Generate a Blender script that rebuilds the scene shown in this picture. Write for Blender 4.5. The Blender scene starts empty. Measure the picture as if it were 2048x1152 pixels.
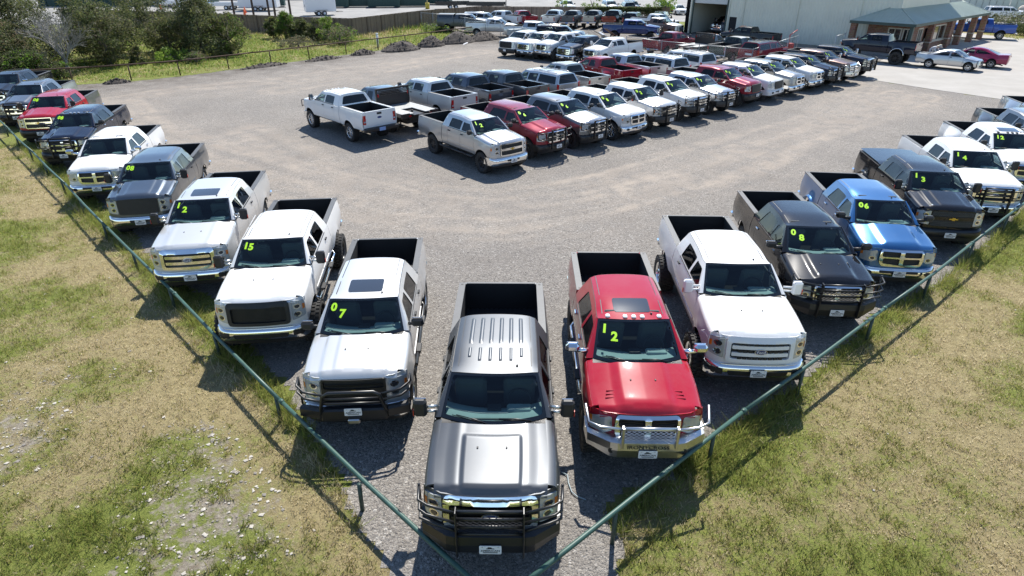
import bpy, bmesh, math, random
import numpy as np
from mathutils import Vector, Matrix, Quaternion, geometry as mgeo
S = bpy.context.scene
C = S.collection
R = math.radians
random.seed(7)
RNG = np.random.default_rng(11)

# ------------------------------------------------------------------ camera, sky, sun, exposure
CAM_Z = 8.006
cd = bpy.data.cameras.new('camera')
cam = bpy.data.objects.new('camera', cd); C.objects.link(cam)
cam.location = (0, 0, CAM_Z)
cam.rotation_euler = (R(90 - 27.81), 0, 0)
cd.sensor_width = 36; cd.lens = 36 * 1251.24 / 2048
cd.clip_start = .1; cd.clip_end = 3000
S.camera = cam
SUN_EL, SUN_AZ = 51.5, 10.5          # azimuth: degrees right of straight ahead (+Y)
w = bpy.data.worlds.new('World'); S.world = w; w.use_nodes = True
nt = w.node_tree
sky = nt.nodes.new('ShaderNodeTexSky'); sky.sky_type = 'NISHITA'; sky.sun_disc = False
sky.sun_elevation = R(SUN_EL); sky.sun_rotation = R(SUN_AZ); sky.air_density = 1.0; sky.dust_density = .0; sky.ozone_density = 2.2; sky.altitude = 300
bg = nt.nodes['Background']; nt.links.new(sky.outputs[0], bg.inputs[0]); bg.inputs[1].default_value = .115
sl = bpy.data.lights.new('sun', 'SUN'); sl.energy = 4.9; sl.angle = R(.53); sl.color = (1, .955, .88)
sun = bpy.data.objects.new('sun', sl); C.objects.link(sun)
sd = Vector((math.cos(R(SUN_EL)) * math.sin(R(SUN_AZ)), math.cos(R(SUN_EL)) * math.cos(R(SUN_AZ)), math.sin(R(SUN_EL))))
sun.rotation_euler = (-sd).to_track_quat('-Z', 'Y').to_euler(); sun.location = sd * 60
S.view_settings.view_transform = 'Standard'; S.view_settings.look = 'None'
S.view_settings.gamma = 1; S.view_settings.use_curve_mapping = False
S.view_settings.exposure = .68
S.render.engine = 'CYCLES'
cy = S.cycles
cy.use_denoising = True; cy.denoiser = 'OPENIMAGEDENOISE'
cy.max_bounces = 6; cy.diffuse_bounces = 3; cy.glossy_bounces = 3; cy.transmission_bounces = 3; cy.transparent_max_bounces = 10
cy.sample_clamp_indirect = 6; cy.use_adaptive_sampling = True; cy.adaptive_threshold = .015
cy.caustics_reflective = False; cy.caustics_refractive = False

# ------------------------------------------------------------------ materials
def new_mat(name):
    m = bpy.data.materials.new(name); m.use_nodes = True
    return m, m.node_tree, m.node_tree.nodes['Principled BSDF']
def nd(t, typ, **k):
    n = t.nodes.new(typ)
    for a, b in k.items():
        if hasattr(n, a): setattr(n, a, b)
    return n
def setin(n, **k):
    for a, b in k.items(): n.inputs[a.replace('_', ' ')].default_value = b
def rgb(c): return (c[0], c[1], c[2], 1)
def mat(name, col, rough=.5, metal=0., coat=0., spec=.5, vary=0., vscale=8., bump=0., bscale=40., coords='Object'):
    m, t, p = new_mat(name)
    setin(p, Base_Color=rgb(col), Roughness=rough, Metallic=metal)
    p.inputs['Coat Weight'].default_value = coat; p.inputs['Coat Roughness'].default_value = .06
    p.inputs['Specular IOR Level'].default_value = spec
    if vary or bump:
        tc = nd(t, 'ShaderNodeTexCoord')
    if vary:
        n = nd(t, 'ShaderNodeTexNoise'); setin(n, Scale=vscale, Detail=5, Roughness=.65)
        t.links.new(tc.outputs[coords], n.inputs['Vector'])
        r = nd(t, 'ShaderNodeMapRange'); setin(r, From_Min=.3, From_Max=.7, To_Min=1 - vary, To_Max=1 + vary)
        t.links.new(n.outputs[0], r.inputs[0])
        v = nd(t, 'ShaderNodeVectorMath', operation='SCALE'); v.inputs[0].default_value = col[:3]
        t.links.new(r.outputs[0], v.inputs['Scale']); t.links.new(v.outputs[0], p.inputs['Base Color'])
    if bump:
        n2 = nd(t, 'ShaderNodeTexNoise'); setin(n2, Scale=bscale, Detail=4)
        t.links.new(tc.outputs[coords], n2.inputs['Vector'])
        b = nd(t, 'ShaderNodeBump'); setin(b, Strength=bump, Distance=.02)
        t.links.new(n2.outputs[0], b.inputs['Height']); t.links.new(b.outputs[0], p.inputs['Normal'])
    return m
def leafy(name, col, rough=.7, vary=.3, vscale=3., thin=.5):
    """thin leaf or blade: lets some light through"""
    m = mat(name, col, rough, vary=vary, vscale=vscale, spec=.25); t = m.node_tree; p = t.nodes['Principled BSDF']
    tl = nd(t, 'ShaderNodeBsdfTranslucent'); tl.inputs[0].default_value = rgb([min(1, c * 1.25) for c in col]); mx = nd(t, 'ShaderNodeMixShader'); mx.inputs[0].default_value = thin
    t.links.new(p.outputs[0], mx.inputs[1]); t.links.new(tl.outputs[0], mx.inputs[2]); t.links.new(mx.outputs[0], t.nodes['Material Output'].inputs[0]); return m
def paint(name, col, rough=.32, metal=0., dust=.05, coat=1.):
    """car paint: base + clear coat, a thin uneven layer of road dust"""
    m, t, p = new_mat(name)
    setin(p, Roughness=rough, Metallic=metal)
    p.inputs['Coat Weight'].default_value = coat
    p.inputs['Specular IOR Level'].default_value = .5 if metal > .3 else .04
    tc = nd(t, 'ShaderNodeTexCoord')
    n = nd(t, 'ShaderNodeTexNoise'); setin(n, Scale=2.3, Detail=6, Roughness=.7)
    t.links.new(tc.outputs['Object'], n.inputs['Vector'])
    r = nd(t, 'ShaderNodeMapRange'); setin(r, From_Min=.42, From_Max=.75, To_Min=dust * .25, To_Max=dust * 1.6)
    t.links.new(n.outputs[0], r.inputs[0])
    mx = nd(t, 'ShaderNodeMix', data_type='RGBA'); mx.inputs[6].default_value = rgb(col); mx.inputs[7].default_value = (.36, .33, .29, 1)
    t.links.new(r.outputs[0], mx.inputs[0]); t.links.new(mx.outputs[2], p.inputs['Base Color'])
    r2 = nd(t, 'ShaderNodeMapRange'); setin(r2, From_Min=.35, From_Max=.75, To_Min=.02, To_Max=.055)
    t.links.new(n.outputs[0], r2.inputs[0]); t.links.new(r2.outputs[0], p.inputs['Coat Roughness'])
    return m
def glass(name, tint, refl=1.5, rough=.015):
    m, t, p = new_mat(name); t.nodes.remove(p)
    o = t.nodes['Material Output']
    tr = nd(t, 'ShaderNodeBsdfTransparent'); tr.inputs[0].default_value = rgb(tint)
    gl = nd(t, 'ShaderNodeBsdfGlossy'); gl.inputs['Roughness'].default_value = rough; gl.inputs[0].default_value = (.95, .97, 1, 1)
    fr = nd(t, 'ShaderNodeFresnel'); fr.inputs[0].default_value = refl
    gm = nd(t, 'ShaderNodeNewGeometry'); ma = nd(t, 'ShaderNodeMath', operation='MULTIPLY_ADD'); ma.inputs[1].default_value = 1 / refl - refl; ma.inputs[2].default_value = refl
    t.links.new(gm.outputs['Backfacing'], ma.inputs[0]); t.links.new(ma.outputs[0], fr.inputs[0])   # a thin pane: same reflection from both sides
    mx = nd(t, 'ShaderNodeMixShader')
    t.links.new(fr.outputs[0], mx.inputs[0]); t.links.new(tr.outputs[0], mx.inputs[1]); t.links.new(gl.outputs[0], mx.inputs[2])
    t.links.new(mx.outputs[0], o.inputs[0])
    return m
M = dict(
    black=mat('black_plastic', (.018, .018, .019), .55, vary=.2),
    satin=mat('satin_black_steel', (.013, .013, .014), .38, spec=.6),
    liner=mat('bed_liner', (.014, .014, .015), .75, bump=.3, bscale=90),
    rail=mat('bed_rail_cap', (.07, .072, .075), .5, vary=.15),
    rubber=mat('tyre_rubber', (.03, .029, .028), .82, vary=.25, vscale=14),
    chrome=mat('chrome', (.86, .87, .88), .08, 1.),
    steel=mat('brushed_steel', (.62, .62, .61), .3, 1.),
    alloy=mat('alloy_rim', (.6, .61, .62), .25, .9),
    lens=mat('headlight_lens', (.50, .53, .55), .15, .3, coat=1.),
    amber=mat('amber_lens', (.75, .2, .02), .2, coat=1.),
    red=mat('tail_lamp_red', (.42, .012, .012), .18, coat=1.),
    white=mat('white_plastic', (.78, .78, .78), .4),
    under=mat('underbody', (.022, .02, .018), .85, vary=.3),
    dash=mat('dashboard_grey', (.30, .335, .325), .6, vary=.08),
    seat=mat('seat_cloth', (.085, .09, .09), .85),
    plate=mat('plate_white', (.8, .81, .82), .35),
    ink=mat('plate_ink', (.03, .035, .04), .5),
    neon=mat('neon_number', (.5, .9, .03), .5),
    gold=mat('emblem_gold', (.62, .4, .06), .25, .6),
    blue_oval=mat('emblem_blue', (.012, .035, .16), .25, coat=1.),
    glass=glass('windshield_glass', (.54, .70, .70)),
    tint=glass('tinted_glass', (.15, .17, .175)),
    sideglass=glass('side_glass', (.42, .49, .49)),
    frit=mat('glass_border', (.006, .007, .008), .12, coat=1.),
)
M['sunglass'] = mat('sunroof_glass', (.03, .035, .045), .12, coat=1.)

# ------------------------------------------------------------------ mesh accumulator
class Geo:
    def __init__(s): s.v = []; s.f = []; s.m = []; s.s = []; s.roles = []
    def role(s, r):
        if r not in s.roles: s.roles.append(r)
        return s.roles.index(r)
    def add(s, vs, fs, r='paint', smooth=False):
        o = len(s.v); k = s.role(r)
        s.v.extend([tuple(v) for v in vs]); s.f.extend([tuple(i + o for i in f) for f in fs])
        s.m.extend([k] * len(fs)); s.s.extend([smooth] * len(fs))
    def mesh(s, name):
        me = bpy.data.meshes.new(name)
        me.from_pydata(s.v, [], s.f)
        for _ in s.roles: me.materials.append(None)
        me.polygons.foreach_set('material_index', s.m); me.polygons.foreach_set('use_smooth', s.s)
        me.update(); return me
    def box(s, c, d, r='paint', ch=.0, rot=None):
        x, y, z = (k / 2 for k in d); ch = min(ch, x * .9, y * .9, z * .9)
        if ch <= 0:
            vs = [(i * x, j * y, k * z) for i in (-1, 1) for j in (-1, 1) for k in (-1, 1)]
            fs = [(0, 1, 3, 2), (4, 6, 7, 5), (0, 4, 5, 1), (2, 3, 7, 6), (0, 2, 6, 4), (1, 5, 7, 3)]
        else:
            vs = []; idx = {}
            for i in (-1, 1):
                for j in (-1, 1):
                    for k in (-1, 1):
                        for a, p in enumerate(((i * x, j * (y - ch), k * (z - ch)), (i * (x - ch), j * y, k * (z - ch)), (i * (x - ch), j * (y - ch), k * z))):
                            idx[i, j, k, a] = len(vs); vs.append(p)
            fs = []
            q = ((-1, -1), (1, -1), (1, 1), (-1, 1))
            for a in range(3):
                for sg in (-1, 1):
                    loop = []
                    for u, v in q:
                        t = [0, 0, 0]; t[a] = sg; t[(a + 1) % 3] = u; t[(a + 2) % 3] = v
                        loop.append(idx[t[0], t[1], t[2], a])
                    fs.append(tuple(loop if sg > 0 else loop[::-1]))
            for a in range(3):
                b, c2 = (a + 1) % 3, (a + 2) % 3
                for sb in (-1, 1):
                    for sc in (-1, 1):
                        def g(sa, ax):
                            t = [0, 0, 0]; t[a] = sa; t[b] = sb; t[c2] = sc
                            return idx[t[0], t[1], t[2], ax]
                        l = [g(-1, b), g(1, b), g(1, c2), g(-1, c2)]
                        fs.append(tuple(l if sb * sc < 0 else l[::-1]))
            for i in (-1, 1):
                for j in (-1, 1):
                    for k in (-1, 1):
                        l = [idx[i, j, k, 0], idx[i, j, k, 1], idx[i, j, k, 2]]
                        fs.append(tuple(l if i * j * k > 0 else l[::-1]))
        if rot is not None: vs = [rot @ Vector(v) for v in vs]
        s.add([(v[0] + c[0], v[1] + c[1], v[2] + c[2]) for v in vs], fs, r)
    def tube(s, pts, rad, r='satin', n=8, closed=False, cap=True):
        P = [Vector(p) for p in pts]; N = len(P); rads = rad if isinstance(rad, (list, tuple)) else [rad] * N
        vs = []; up = None
        for i in range(N):
            if closed: d = P[(i + 1) % N] - P[i - 1]
            else: d = P[min(i + 1, N - 1)] - P[max(i - 1, 0)]
            d.normalize()
            if up is None: up = d.orthogonal().normalized()
            up = (up - d * up.dot(d)); up = up.normalized() if up.length > 1e-6 else d.orthogonal().normalized()
            si = d.cross(up)
            for k in range(n):
                a = 2 * math.pi * k / n
                vs.append(P[i] + (up * math.cos(a) + si * math.sin(a)) * rads[i])
        fs = []
        for i in range(N if closed else N - 1):
            j = (i + 1) % N
            for k in range(n): fs.append((i * n + k, i * n + (k + 1) % n, j * n + (k + 1) % n, j * n + k))
        if cap and not closed: fs += [tuple(range(n))[::-1], tuple((N - 1) * n + k for k in range(n))]
        s.add(vs, fs, r, n > 4)
    def grid(s, fn, nu, nv, r='paint', smooth=True, flip=False, closed=False):
        vs = [fn(i / nu, j / nv) for i in range(nu + 1) for j in range(nv + 1)]
        fs = []
        for i in range(nu):
            for j in range(nv):
                a = i * (nv + 1) + j; q = (a, a + nv + 1, a + nv + 2, a + 1)
                fs.append(q[::-1] if flip else q)
        s.add(vs, fs, r, smooth)
    def lathe(s, prof, n, r='rubber', cen=(0, 0, 0), smooth=True):
        """profile of (x, radius); axis along X"""
        m = len(prof); vs = []
        for k in range(n):
            a = 2 * math.pi * k / n
            for x, q in prof: vs.append((cen[0] + x, cen[1] + q * math.cos(a), cen[2] + q * math.sin(a)))
        fs = []
        for k in range(n):
            for j in range(m - 1): fs.append((k * m + j, k * m + j + 1, ((k + 1) % n) * m + j + 1, ((k + 1) % n) * m + j))
        s.add(vs, fs, r, smooth)
    def panel(s, outer, fn, holes=(), step=.12, r='paint', thick=.02, rim=None, flip=False, inward=None):
        """sheet cut out in 2D (u,v), bent by fn, with a turned-in rim"""
        vs, tris = cut2d(outer, holes, step)
        P = [Vector(fn(u, v)) for u, v in vs]
        s.add(P, [t[::-1] if flip else t for t in tris], r, True)
        if not thick: return
        e = 1e-3; D = {}
        edges = {}
        for t in tris:
            for a, b in ((t[0], t[1]), (t[1], t[2]), (t[2], t[0])):
                if (b, a) in edges: del edges[b, a]
                else: edges[a, b] = 1
        for a, b in edges:
            for q in (a, b):
                if q not in D:
                    u, v = vs[q]
                    if inward is not None: nn = Vector(inward)
                    else:
                        nn = (Vector(fn(u + e, v)) - Vector(fn(u - e, v))).cross(Vector(fn(u, v + e)) - Vector(fn(u, v - e)))
                        nn = nn.normalized() * (1 if flip else -1)
                    D[q] = P[q] + nn * thick
        V = []; F = []
        for a, b in edges:
            o = len(V); V += [P[a], P[b], D[b], D[a]]
            F.append((o + 3, o + 2, o + 1, o) if not flip else (o, o + 1, o + 2, o + 3))
        s.add(V, F, rim or r, False)
def inside(p, poly):
    x, y = p; c = False; j = len(poly) - 1
    for i in range(len(poly)):
        xi, yi = poly[i]; xj, yj = poly[j]
        if (yi > y) != (yj > y) and x < (xj - xi) * (y - yi) / (yj - yi) + xi: c = not c
        j = i
    return c
CUT = {}
def cut2d(outer, holes, step):
    key = (tuple(map(tuple, outer)), tuple(tuple(map(tuple, h)) for h in holes), step)
    if key in CUT: return CUT[key]
    pts = []; edges = []
    for lp in [outer] + list(holes):
        dl = []
        for a, b in zip(lp, lp[1:] + lp[:1]):
            n = max(1, int(math.dist(a, b) / step))
            dl += [(a[0] + (b[0] - a[0]) * k / n, a[1] + (b[1] - a[1]) * k / n) for k in range(n)]
        o = len(pts); pts += dl; edges += [(o + k, o + (k + 1) % len(dl)) for k in range(len(dl))]
    B = list(pts)
    x0, x1 = min(p[0] for p in outer), max(p[0] for p in outer); y0, y1 = min(p[1] for p in outer), max(p[1] for p in outer)
    nx, ny = int((x1 - x0) / step) + 1, int((y1 - y0) / step) + 1
    bn = np.array(B)
    for i in range(1, nx):
        for j in range(1, ny):
            p = (x0 + (x1 - x0) * i / nx, y0 + (y1 - y0) * j / ny)
            if inside(p, outer) and not any(inside(p, h) for h in holes) and np.min(np.sum((bn - p) ** 2, 1)) > (step * .4) ** 2: pts.append(p)
    vv, ee, ff, *_ = mgeo.delaunay_2d_cdt([Vector(p) for p in pts], edges, [], 0, 1e-6)
    vv = [tuple(v) for v in vv]; out = []
    for f in ff:
        c = tuple(sum(vv[i][k] for i in f) / len(f) for k in (0, 1))
        if inside(c, outer) and not any(inside(c, h) for h in holes):
            a, b, d = (vv[i] for i in f[:3])
            if (b[0] - a[0]) * (d[1] - a[1]) - (b[1] - a[1]) * (d[0] - a[0]) < 0: f = f[::-1]
            out.append(tuple(f))
    CUT[key] = (vv, out); return CUT[key]
def rrect(x0, y0, x1, y1, r, n=4):
    o = []
    for cx, cy_, a0 in ((x1 - r, y1 - r, 0), (x0 + r, y1 - r, 90), (x0 + r, y0 + r, 180), (x1 - r, y0 + r, 270)):
        for k in range(n + 1):
            a = R(a0 + 90 * k / n); o.append((cx + r * math.cos(a), cy_ + r * math.sin(a)))
    return o
def rpoly(pts, r, n=3):
    """round the corners of a convex-ish polygon"""
    o = []; N = len(pts)
    for i in range(N):
        p = Vector(pts[i]); a = Vector(pts[i - 1]) - p; b = Vector(pts[(i + 1) % N]) - p
        rr = min(r, a.length * .45, b.length * .45)
        A = p + a.normalized() * rr; B = p + b.normalized() * rr
        for k in range(n + 1):
            t = k / n; o.append(tuple(A * (1 - t) ** 2 + p * 2 * t * (1 - t) + B * t * t))
    return o
def ellipse(cx, cy_, rx, ry, n=20): return [(cx + rx * math.cos(2 * math.pi * k / n), cy_ + ry * math.sin(2 * math.pi * k / n)) for k in range(n)]
def sstep(a, b, x):
    t = min(1, max(0, (x - a) / (b - a))); return t * t * (3 - 2 * t)
def lerp(a, b, t): return a + (b - a) * t
CACHE = {}
def place(o, parent=None, loc=None):
    C.objects.link(o)
    if parent is not None: o.parent = parent
    if loc is not None: o.location = loc
    return o
def obj(name, key, fn, roles, parent=None, loc=(0, 0, 0), rot=None):
    """one mesh object; meshes with the same key are shared, materials sit on the object"""
    if key is None or key not in CACHE:
        g = Geo(); fn(g); me = g.mesh(name); rl = list(g.roles)
        if key is not None: CACHE[key] = (me, rl)
    else: me, rl = CACHE[key]
    o = bpy.data.objects.new(name, me)
    for i, r in enumerate(rl):
        sl_ = o.material_slots[i]; sl_.link = 'OBJECT'; sl_.material = roles.get(r) or M[r]
    place(o, parent, loc)
    if rot: o.rotation_euler = rot
    return o
def empty(name, loc, rz=0, parent=None):
    o = bpy.data.objects.new(name, None); o.empty_display_size = .3
    place(o, parent, loc); o.rotation_euler = (0, 0, rz); return o
def tag(o, label=None, cat=None, group=None, kind=None):
    for k, v in (('label', label), ('category', cat), ('group', group), ('kind', kind)):
        if v: o[k] = v
    return o
TXT = {}
def text_tris(s, bold=.0):
    """letters as flat triangles: (verts 2D, faces), centred, cap height 1"""
    if (s, bold) in TXT: return TXT[s, bold]
    cu = bpy.data.curves.new('t', 'FONT'); cu.body = s; cu.size = 1.0; cu.align_x = 'CENTER'; cu.offset = bold; cu.resolution_u = 3
    to = bpy.data.objects.new('t', cu); C.objects.link(to)
    dg = bpy.context.evaluated_depsgraph_get(); dg.update()
    me = bpy.data.meshes.new_from_object(to.evaluated_get(dg))
    vs = [(v.co.x, v.co.y) for v in me.vertices]; fs = [tuple(p.vertices) for p in me.polygons]
    bpy.data.objects.remove(to); bpy.data.curves.remove(cu); bpy.data.meshes.remove(me)
    h = max(v[1] for v in vs) - min(0, min(v[1] for v in vs)); h = h or 1
    TXT[s, bold] = ([(x / h, y / h) for x, y in vs], fs); return TXT[s, bold]
def add_text(g, s, fn, r='ink', bold=0.):
    vs, fs = text_tris(s, bold)
    g.add([fn(x, y) for x, y in vs], fs, r)
# ------------------------------------------------------------------ vehicles
# local frame of a vehicle: nose towards -Y, front plate at y = 0, ground at z = 0
STY = {
 'F': dict(hw=.985, belt=1.42, sill=.60, zh0=1.19, yh1=1.46, wb=(.83, 1.65, 1.44), wt=(.70, 2.23, 1.88), xr=.70, zr=1.975, ry=3.95, yd0=1.62, d1=2.66, d2=3.62, cb=4.12, be=6.24, rail=1.43, a0=1.00, a1=4.96, ar=.47, L=6.28),
 'R': dict(hw=.98, belt=1.33, sill=.58, zh0=1.08, yh1=1.34, wb=(.80, 1.52, 1.35), wt=(.67, 2.17, 1.80), xr=.66, zr=1.90, ry=3.86, yd0=1.52, d1=2.60, d2=3.58, cb=4.02, be=6.03, rail=1.40, a0=.97, a1=4.74, ar=.46, L=6.06),
 'C': dict(hw=.98, belt=1.37, sill=.58, zh0=1.15, yh1=1.33, wb=(.82, 1.49, 1.39), wt=(.68, 2.06, 1.84), xr=.665, zr=1.93, ry=3.81, yd0=1.50, d1=2.54, d2=3.52, cb=3.98, be=6.04, rail=1.42, a0=.97, a1=4.80, ar=.46, L=6.07),
 'S': dict(hw=.89, belt=.94, sill=.26, zh0=.68, yh1=1.16, wb=(.74, 1.32, .96), wt=(.56, 2.06, 1.36), xr=.55, zr=1.42, ry=3.15, yd0=1.36, d1=2.36, d2=3.22, cb=4.02, be=4.72, rail=.98, a0=.90, a1=3.66, ar=.35, L=4.76),
 'U': dict(hw=.98, belt=1.27, sill=.52, zh0=1.10, yh1=1.28, wb=(.80, 1.45, 1.29), wt=(.67, 2.05, 1.78), xr=.665, zr=1.88, ry=5.02, yd0=1.46, d1=2.45, d2=3.38, cb=5.22, be=5.26, rail=1.27, a0=.95, a1=4.15, ar=.43, L=5.30),
}
for _k in STY: STY[_k]['id'] = _k
def variant(sty, cab):
    s = dict(STY[sty]); s['cab'] = cab
    if cab == 'ext': s.update(ry=s['ry'] - .32, cb=s['cb'] - .34, d2=s['d2'] - .30)
    if cab == 'reg': s.update(ry=s['d1'] + .38, cb=s['d1'] + .52, d2=s['d1'] + .04, be=s['be'] - .2)
    if cab == 'mega': s.update(ry=s['ry'] + .22, cb=s['cb'] + .22, d2=s['d2'] + .2)
    if cab == 'long': s.update(be=s['be'] + .42, a1=s['a1'] + .32, L=s['L'] + .42)
    return s
class Shell:
    """the surfaces of one vehicle body"""
    def __init__(b, s, flare=.028, dually=False): b.s = s; b.flare = flare; b.dually = dually; b.azc = .44 if s['id'] != 'S' else .33
    def X(b, y, z):
        s = b.s; m = (s['belt'] + s['sill']) / 2
        w = s['hw'] * (1 - .050 * abs((z - m) / (s['belt'] - m)) ** 2.2) - .012 * sstep(m + .06, m + .16, z) + .006
        if y < 1.1: w -= .075 * ((1.1 - y) / 1.1) ** 2
        if y > s['L'] - .5: w -= .03 * ((y - s['L'] + .5) / .5) ** 2
        for a in (s['a0'], s['a1']):
            d = math.hypot(y - a, (z - b.azc)) - s['ar']
            w += b.flare * math.exp(-(d / .13) ** 2) if d > -.02 else b.flare
        if b.dually:
            dy = (y - s['a1']) / .62
            if abs(dy) < 1: w += .20 * (1 - dy * dy) ** .8 * sstep(s['rail'] - .04, s['rail'] - .34, z)
        return w
    def z1(b, y):
        s = b.s; return lerp(s['zh0'], s['belt'] - .075, sstep(-.2, 1.15, (y - .3) / (s['yd0'] - .3)) if y > .3 else 0)
    def N(b, x, z):
        s = b.s; return .14 + .10 * (x / .9) ** 2 + .08 * (abs(x) / .9) ** 10 + ((z - .8) * .10 if s['id'] != 'S' else .03 + .25 * max(0, z - .45))
    def W(b, s_, v):
        s = b.s; wb, wt = s['wb'], s['wt']; q = 1 - s_ * s_
        return Vector((s_ * lerp(wb[0], wt[0], v), lerp(wb[1], wt[1], v) - lerp(.15, .07, v) * q, lerp(wb[2], wt[2], v) - .045 * q * (1 - v) + .018 * q * v + .012 * math.sin(math.pi * v)))
    def roofz(b, t):
        s = b.s; a = s['wt'][2] + .018
        return a + (s['zr'] - a) * sstep(-.25, .5, t) / 1 * 1 - (.02 * t * t if s['id'] != 'S' else .10 * max(0, t - .4) ** 1.5)
    def roof(b, s_, t):
        s = b.s; f = b.W(s_, 1); ry = s['ry'] + .02 * (1 - s_ * s_)
        y = lerp(f.y + .012, ry, t); x = s_ * lerp(s['wt'][0], s['xr'] - .015 * t, min(1, t * 3))
        if t < .5: zc = lerp(s['wt'][2] + .018, s['zr'], sstep(-.35, 1, t * 2) * 1.0) if t > 0 else s['wt'][2] + .018
        else: zc = s['zr']
        k0 = sstep(-.35, 1, 0)
        zc = lerp(s['wt'][2] + .018, s['zr'], (sstep(-.35, 1, min(1, t * 2)) - k0) / (1 - k0))
        zc -= (.02 if s['id'] != 'S' else .13) * t ** 3
        k = .018 + .052 * min(1, t * 7); a = abs(s_)
        return Vector((x, y, zc - k * (.35 * a ** 2 + .65 * a ** 7)))
    def railz(b, y):
        s = b.s; t = min(1, max(0, (y - s['wt'][1]) / (s['ry'] - s['wt'][1]))); return b.roof(1, t).z, b.roof(1, t).x
    def side(b, y, z):
        s = b.s; zr, xr = b.railz(y); u = min(1, max(0, (z - s['belt']) / max(.05, zr - s['belt'])))
        x0 = b.X(y, s['belt'])
        ya = min(1, max(0, (y - s['wb'][1]) / (s['wt'][1] - s['wb'][1])))
        # ahead of the roof the rail is the windscreen pillar: keep x on the line from cowl to roof
        if y < s['wt'][1]:
            zr = lerp(s['wb'][2], s['wt'][2], ya); u = (z - s['belt']) / max(.05, s['wt'][2] - s['belt']); xr = s['wt'][0]
        return lerp(x0, xr + .012, max(0, u) ** 1.12)
    def arch(b, a, y0, y1, zb, n=14):
        """bottom edge of a side panel between y0 and y1 with the wheel opening of axle a"""
        r = b.s['ar']; o = [(y0, zb)] if y0 < a - r - .01 else []
        for k in range(n + 1):
            th = math.pi - math.pi * k / n; y = a + r * math.cos(th) * 1.02; z = b.azc + r * math.sin(th) * (1.0 if math.sin(th) > .7 else 1)
            if z < zb: z = zb
            if y0 - .001 <= y <= y1 + .001: o.append((y, z))
        if y1 > a + r + .01: o.append((y1, zb))
        p = []
        for q in o:
            if not p or math.dist(p[-1], q) > 1e-3: p.append(q)
        return p

def wheel(root, y, x, rad, wid, rim, roles, lod):
    sd = 1 if x > 0 else -1
    e = empty('wheel', (x, y, rad), 0, root)
    if sd < 0: e.rotation_euler = (0, 0, math.pi)
    n = 40 if lod < 2 else 24
    def tyre(g):
        rr = rad * .60; h = wid / 2; lg = .016
        p = [(-h * .78, rr), (-h * 1.0, rad * .74), (-h * 1.02, rad * .84), (-h * .93, rad - .035), (-h * .7, rad - lg), (0, rad - lg), (h * .7, rad - lg), (h * .93, rad - .035), (h * 1.02, rad * .84), (h * 1.0, rad * .74), (h * .78, rr)]
        g.lathe(p, n, 'rubber')
        if lod < 2:
            m = 30
            for k in range(m):
                for row, (cx, wd, ph) in enumerate(((-.78, .36, 0), (-.26, .42, .5), (.26, .42, 0), (.78, .36, .5))):
                    a = 2 * math.pi * (k + ph) / m
                    g.box((cx * h, (rad - lg * .6) * math.cos(a), (rad - lg * .6) * math.sin(a)), (wd * h, .052 * rad / .4, lg * 2.2), 'rubber', 0, Matrix.Rotation(a - math.pi / 2, 3, 'X') if True else None)
    def rimf(g):
        rr = rad * .60; h = wid / 2
        g.lathe([(h * .80, rr * 1.02), (h * .86, rr * .99), (h * .80, rr * .93), (h * .25, rr * .88), (h * .10, rr * .5), (h * .18, 0.001)], n, 'hubback' if rim != 'steel' else 'rim')
        g.lathe([(h * .80, rr * 1.02), (h * .88, rr * .985), (h * .80, rr * .91), (h * .62, rr * .90)], n, 'rim')
        for k in range(8):
            a = 2 * math.pi * k / 8
            g.box((h * .52, rr * .55 * math.cos(a), rr * .55 * math.sin(a)), (h * .26, rr * .74, rr * .20), 'rim', .012, Matrix.Rotation(a, 3, 'X'))
        g.lathe([(h * .66, .001), (h * .66, rr * .2), (h * .55, rr * .30), (h * .3, rr * .32)], 14, 'rim')
    obj('tyre', ('tyre', rad, wid, n), tyre, roles, e)
    obj('rim', ('rim', rad, wid, rim, n), rimf, dict(roles, rim=M[{'alloy': 'alloy', 'black': 'satin', 'chrome': 'chrome', 'white': 'white'}[rim]], hubback=M['black']), e)

def chevy_bow(g, cx, cz, w, fn, r='gold'):
    h = w * .155; k = w * .17
    bar = [(-w / 2 + .18 * h, -h * .42), (w / 2 - .0, -h * .42), (w / 2 - .18 * h, h * .42), (-w / 2 + .36 * h, h * .42)]
    mid = [(-k, -h), (k * .9, -h), (k * 1.15, h), (-k * .75, h)]
    for poly, off in ((bar, .004), (mid, .007)):
        g.panel([(cx + p[0], cz + p[1]) for p in poly], lambda u, v, o=off: fn(u, v, o), step=.5, r=r, thick=.012)

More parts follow.
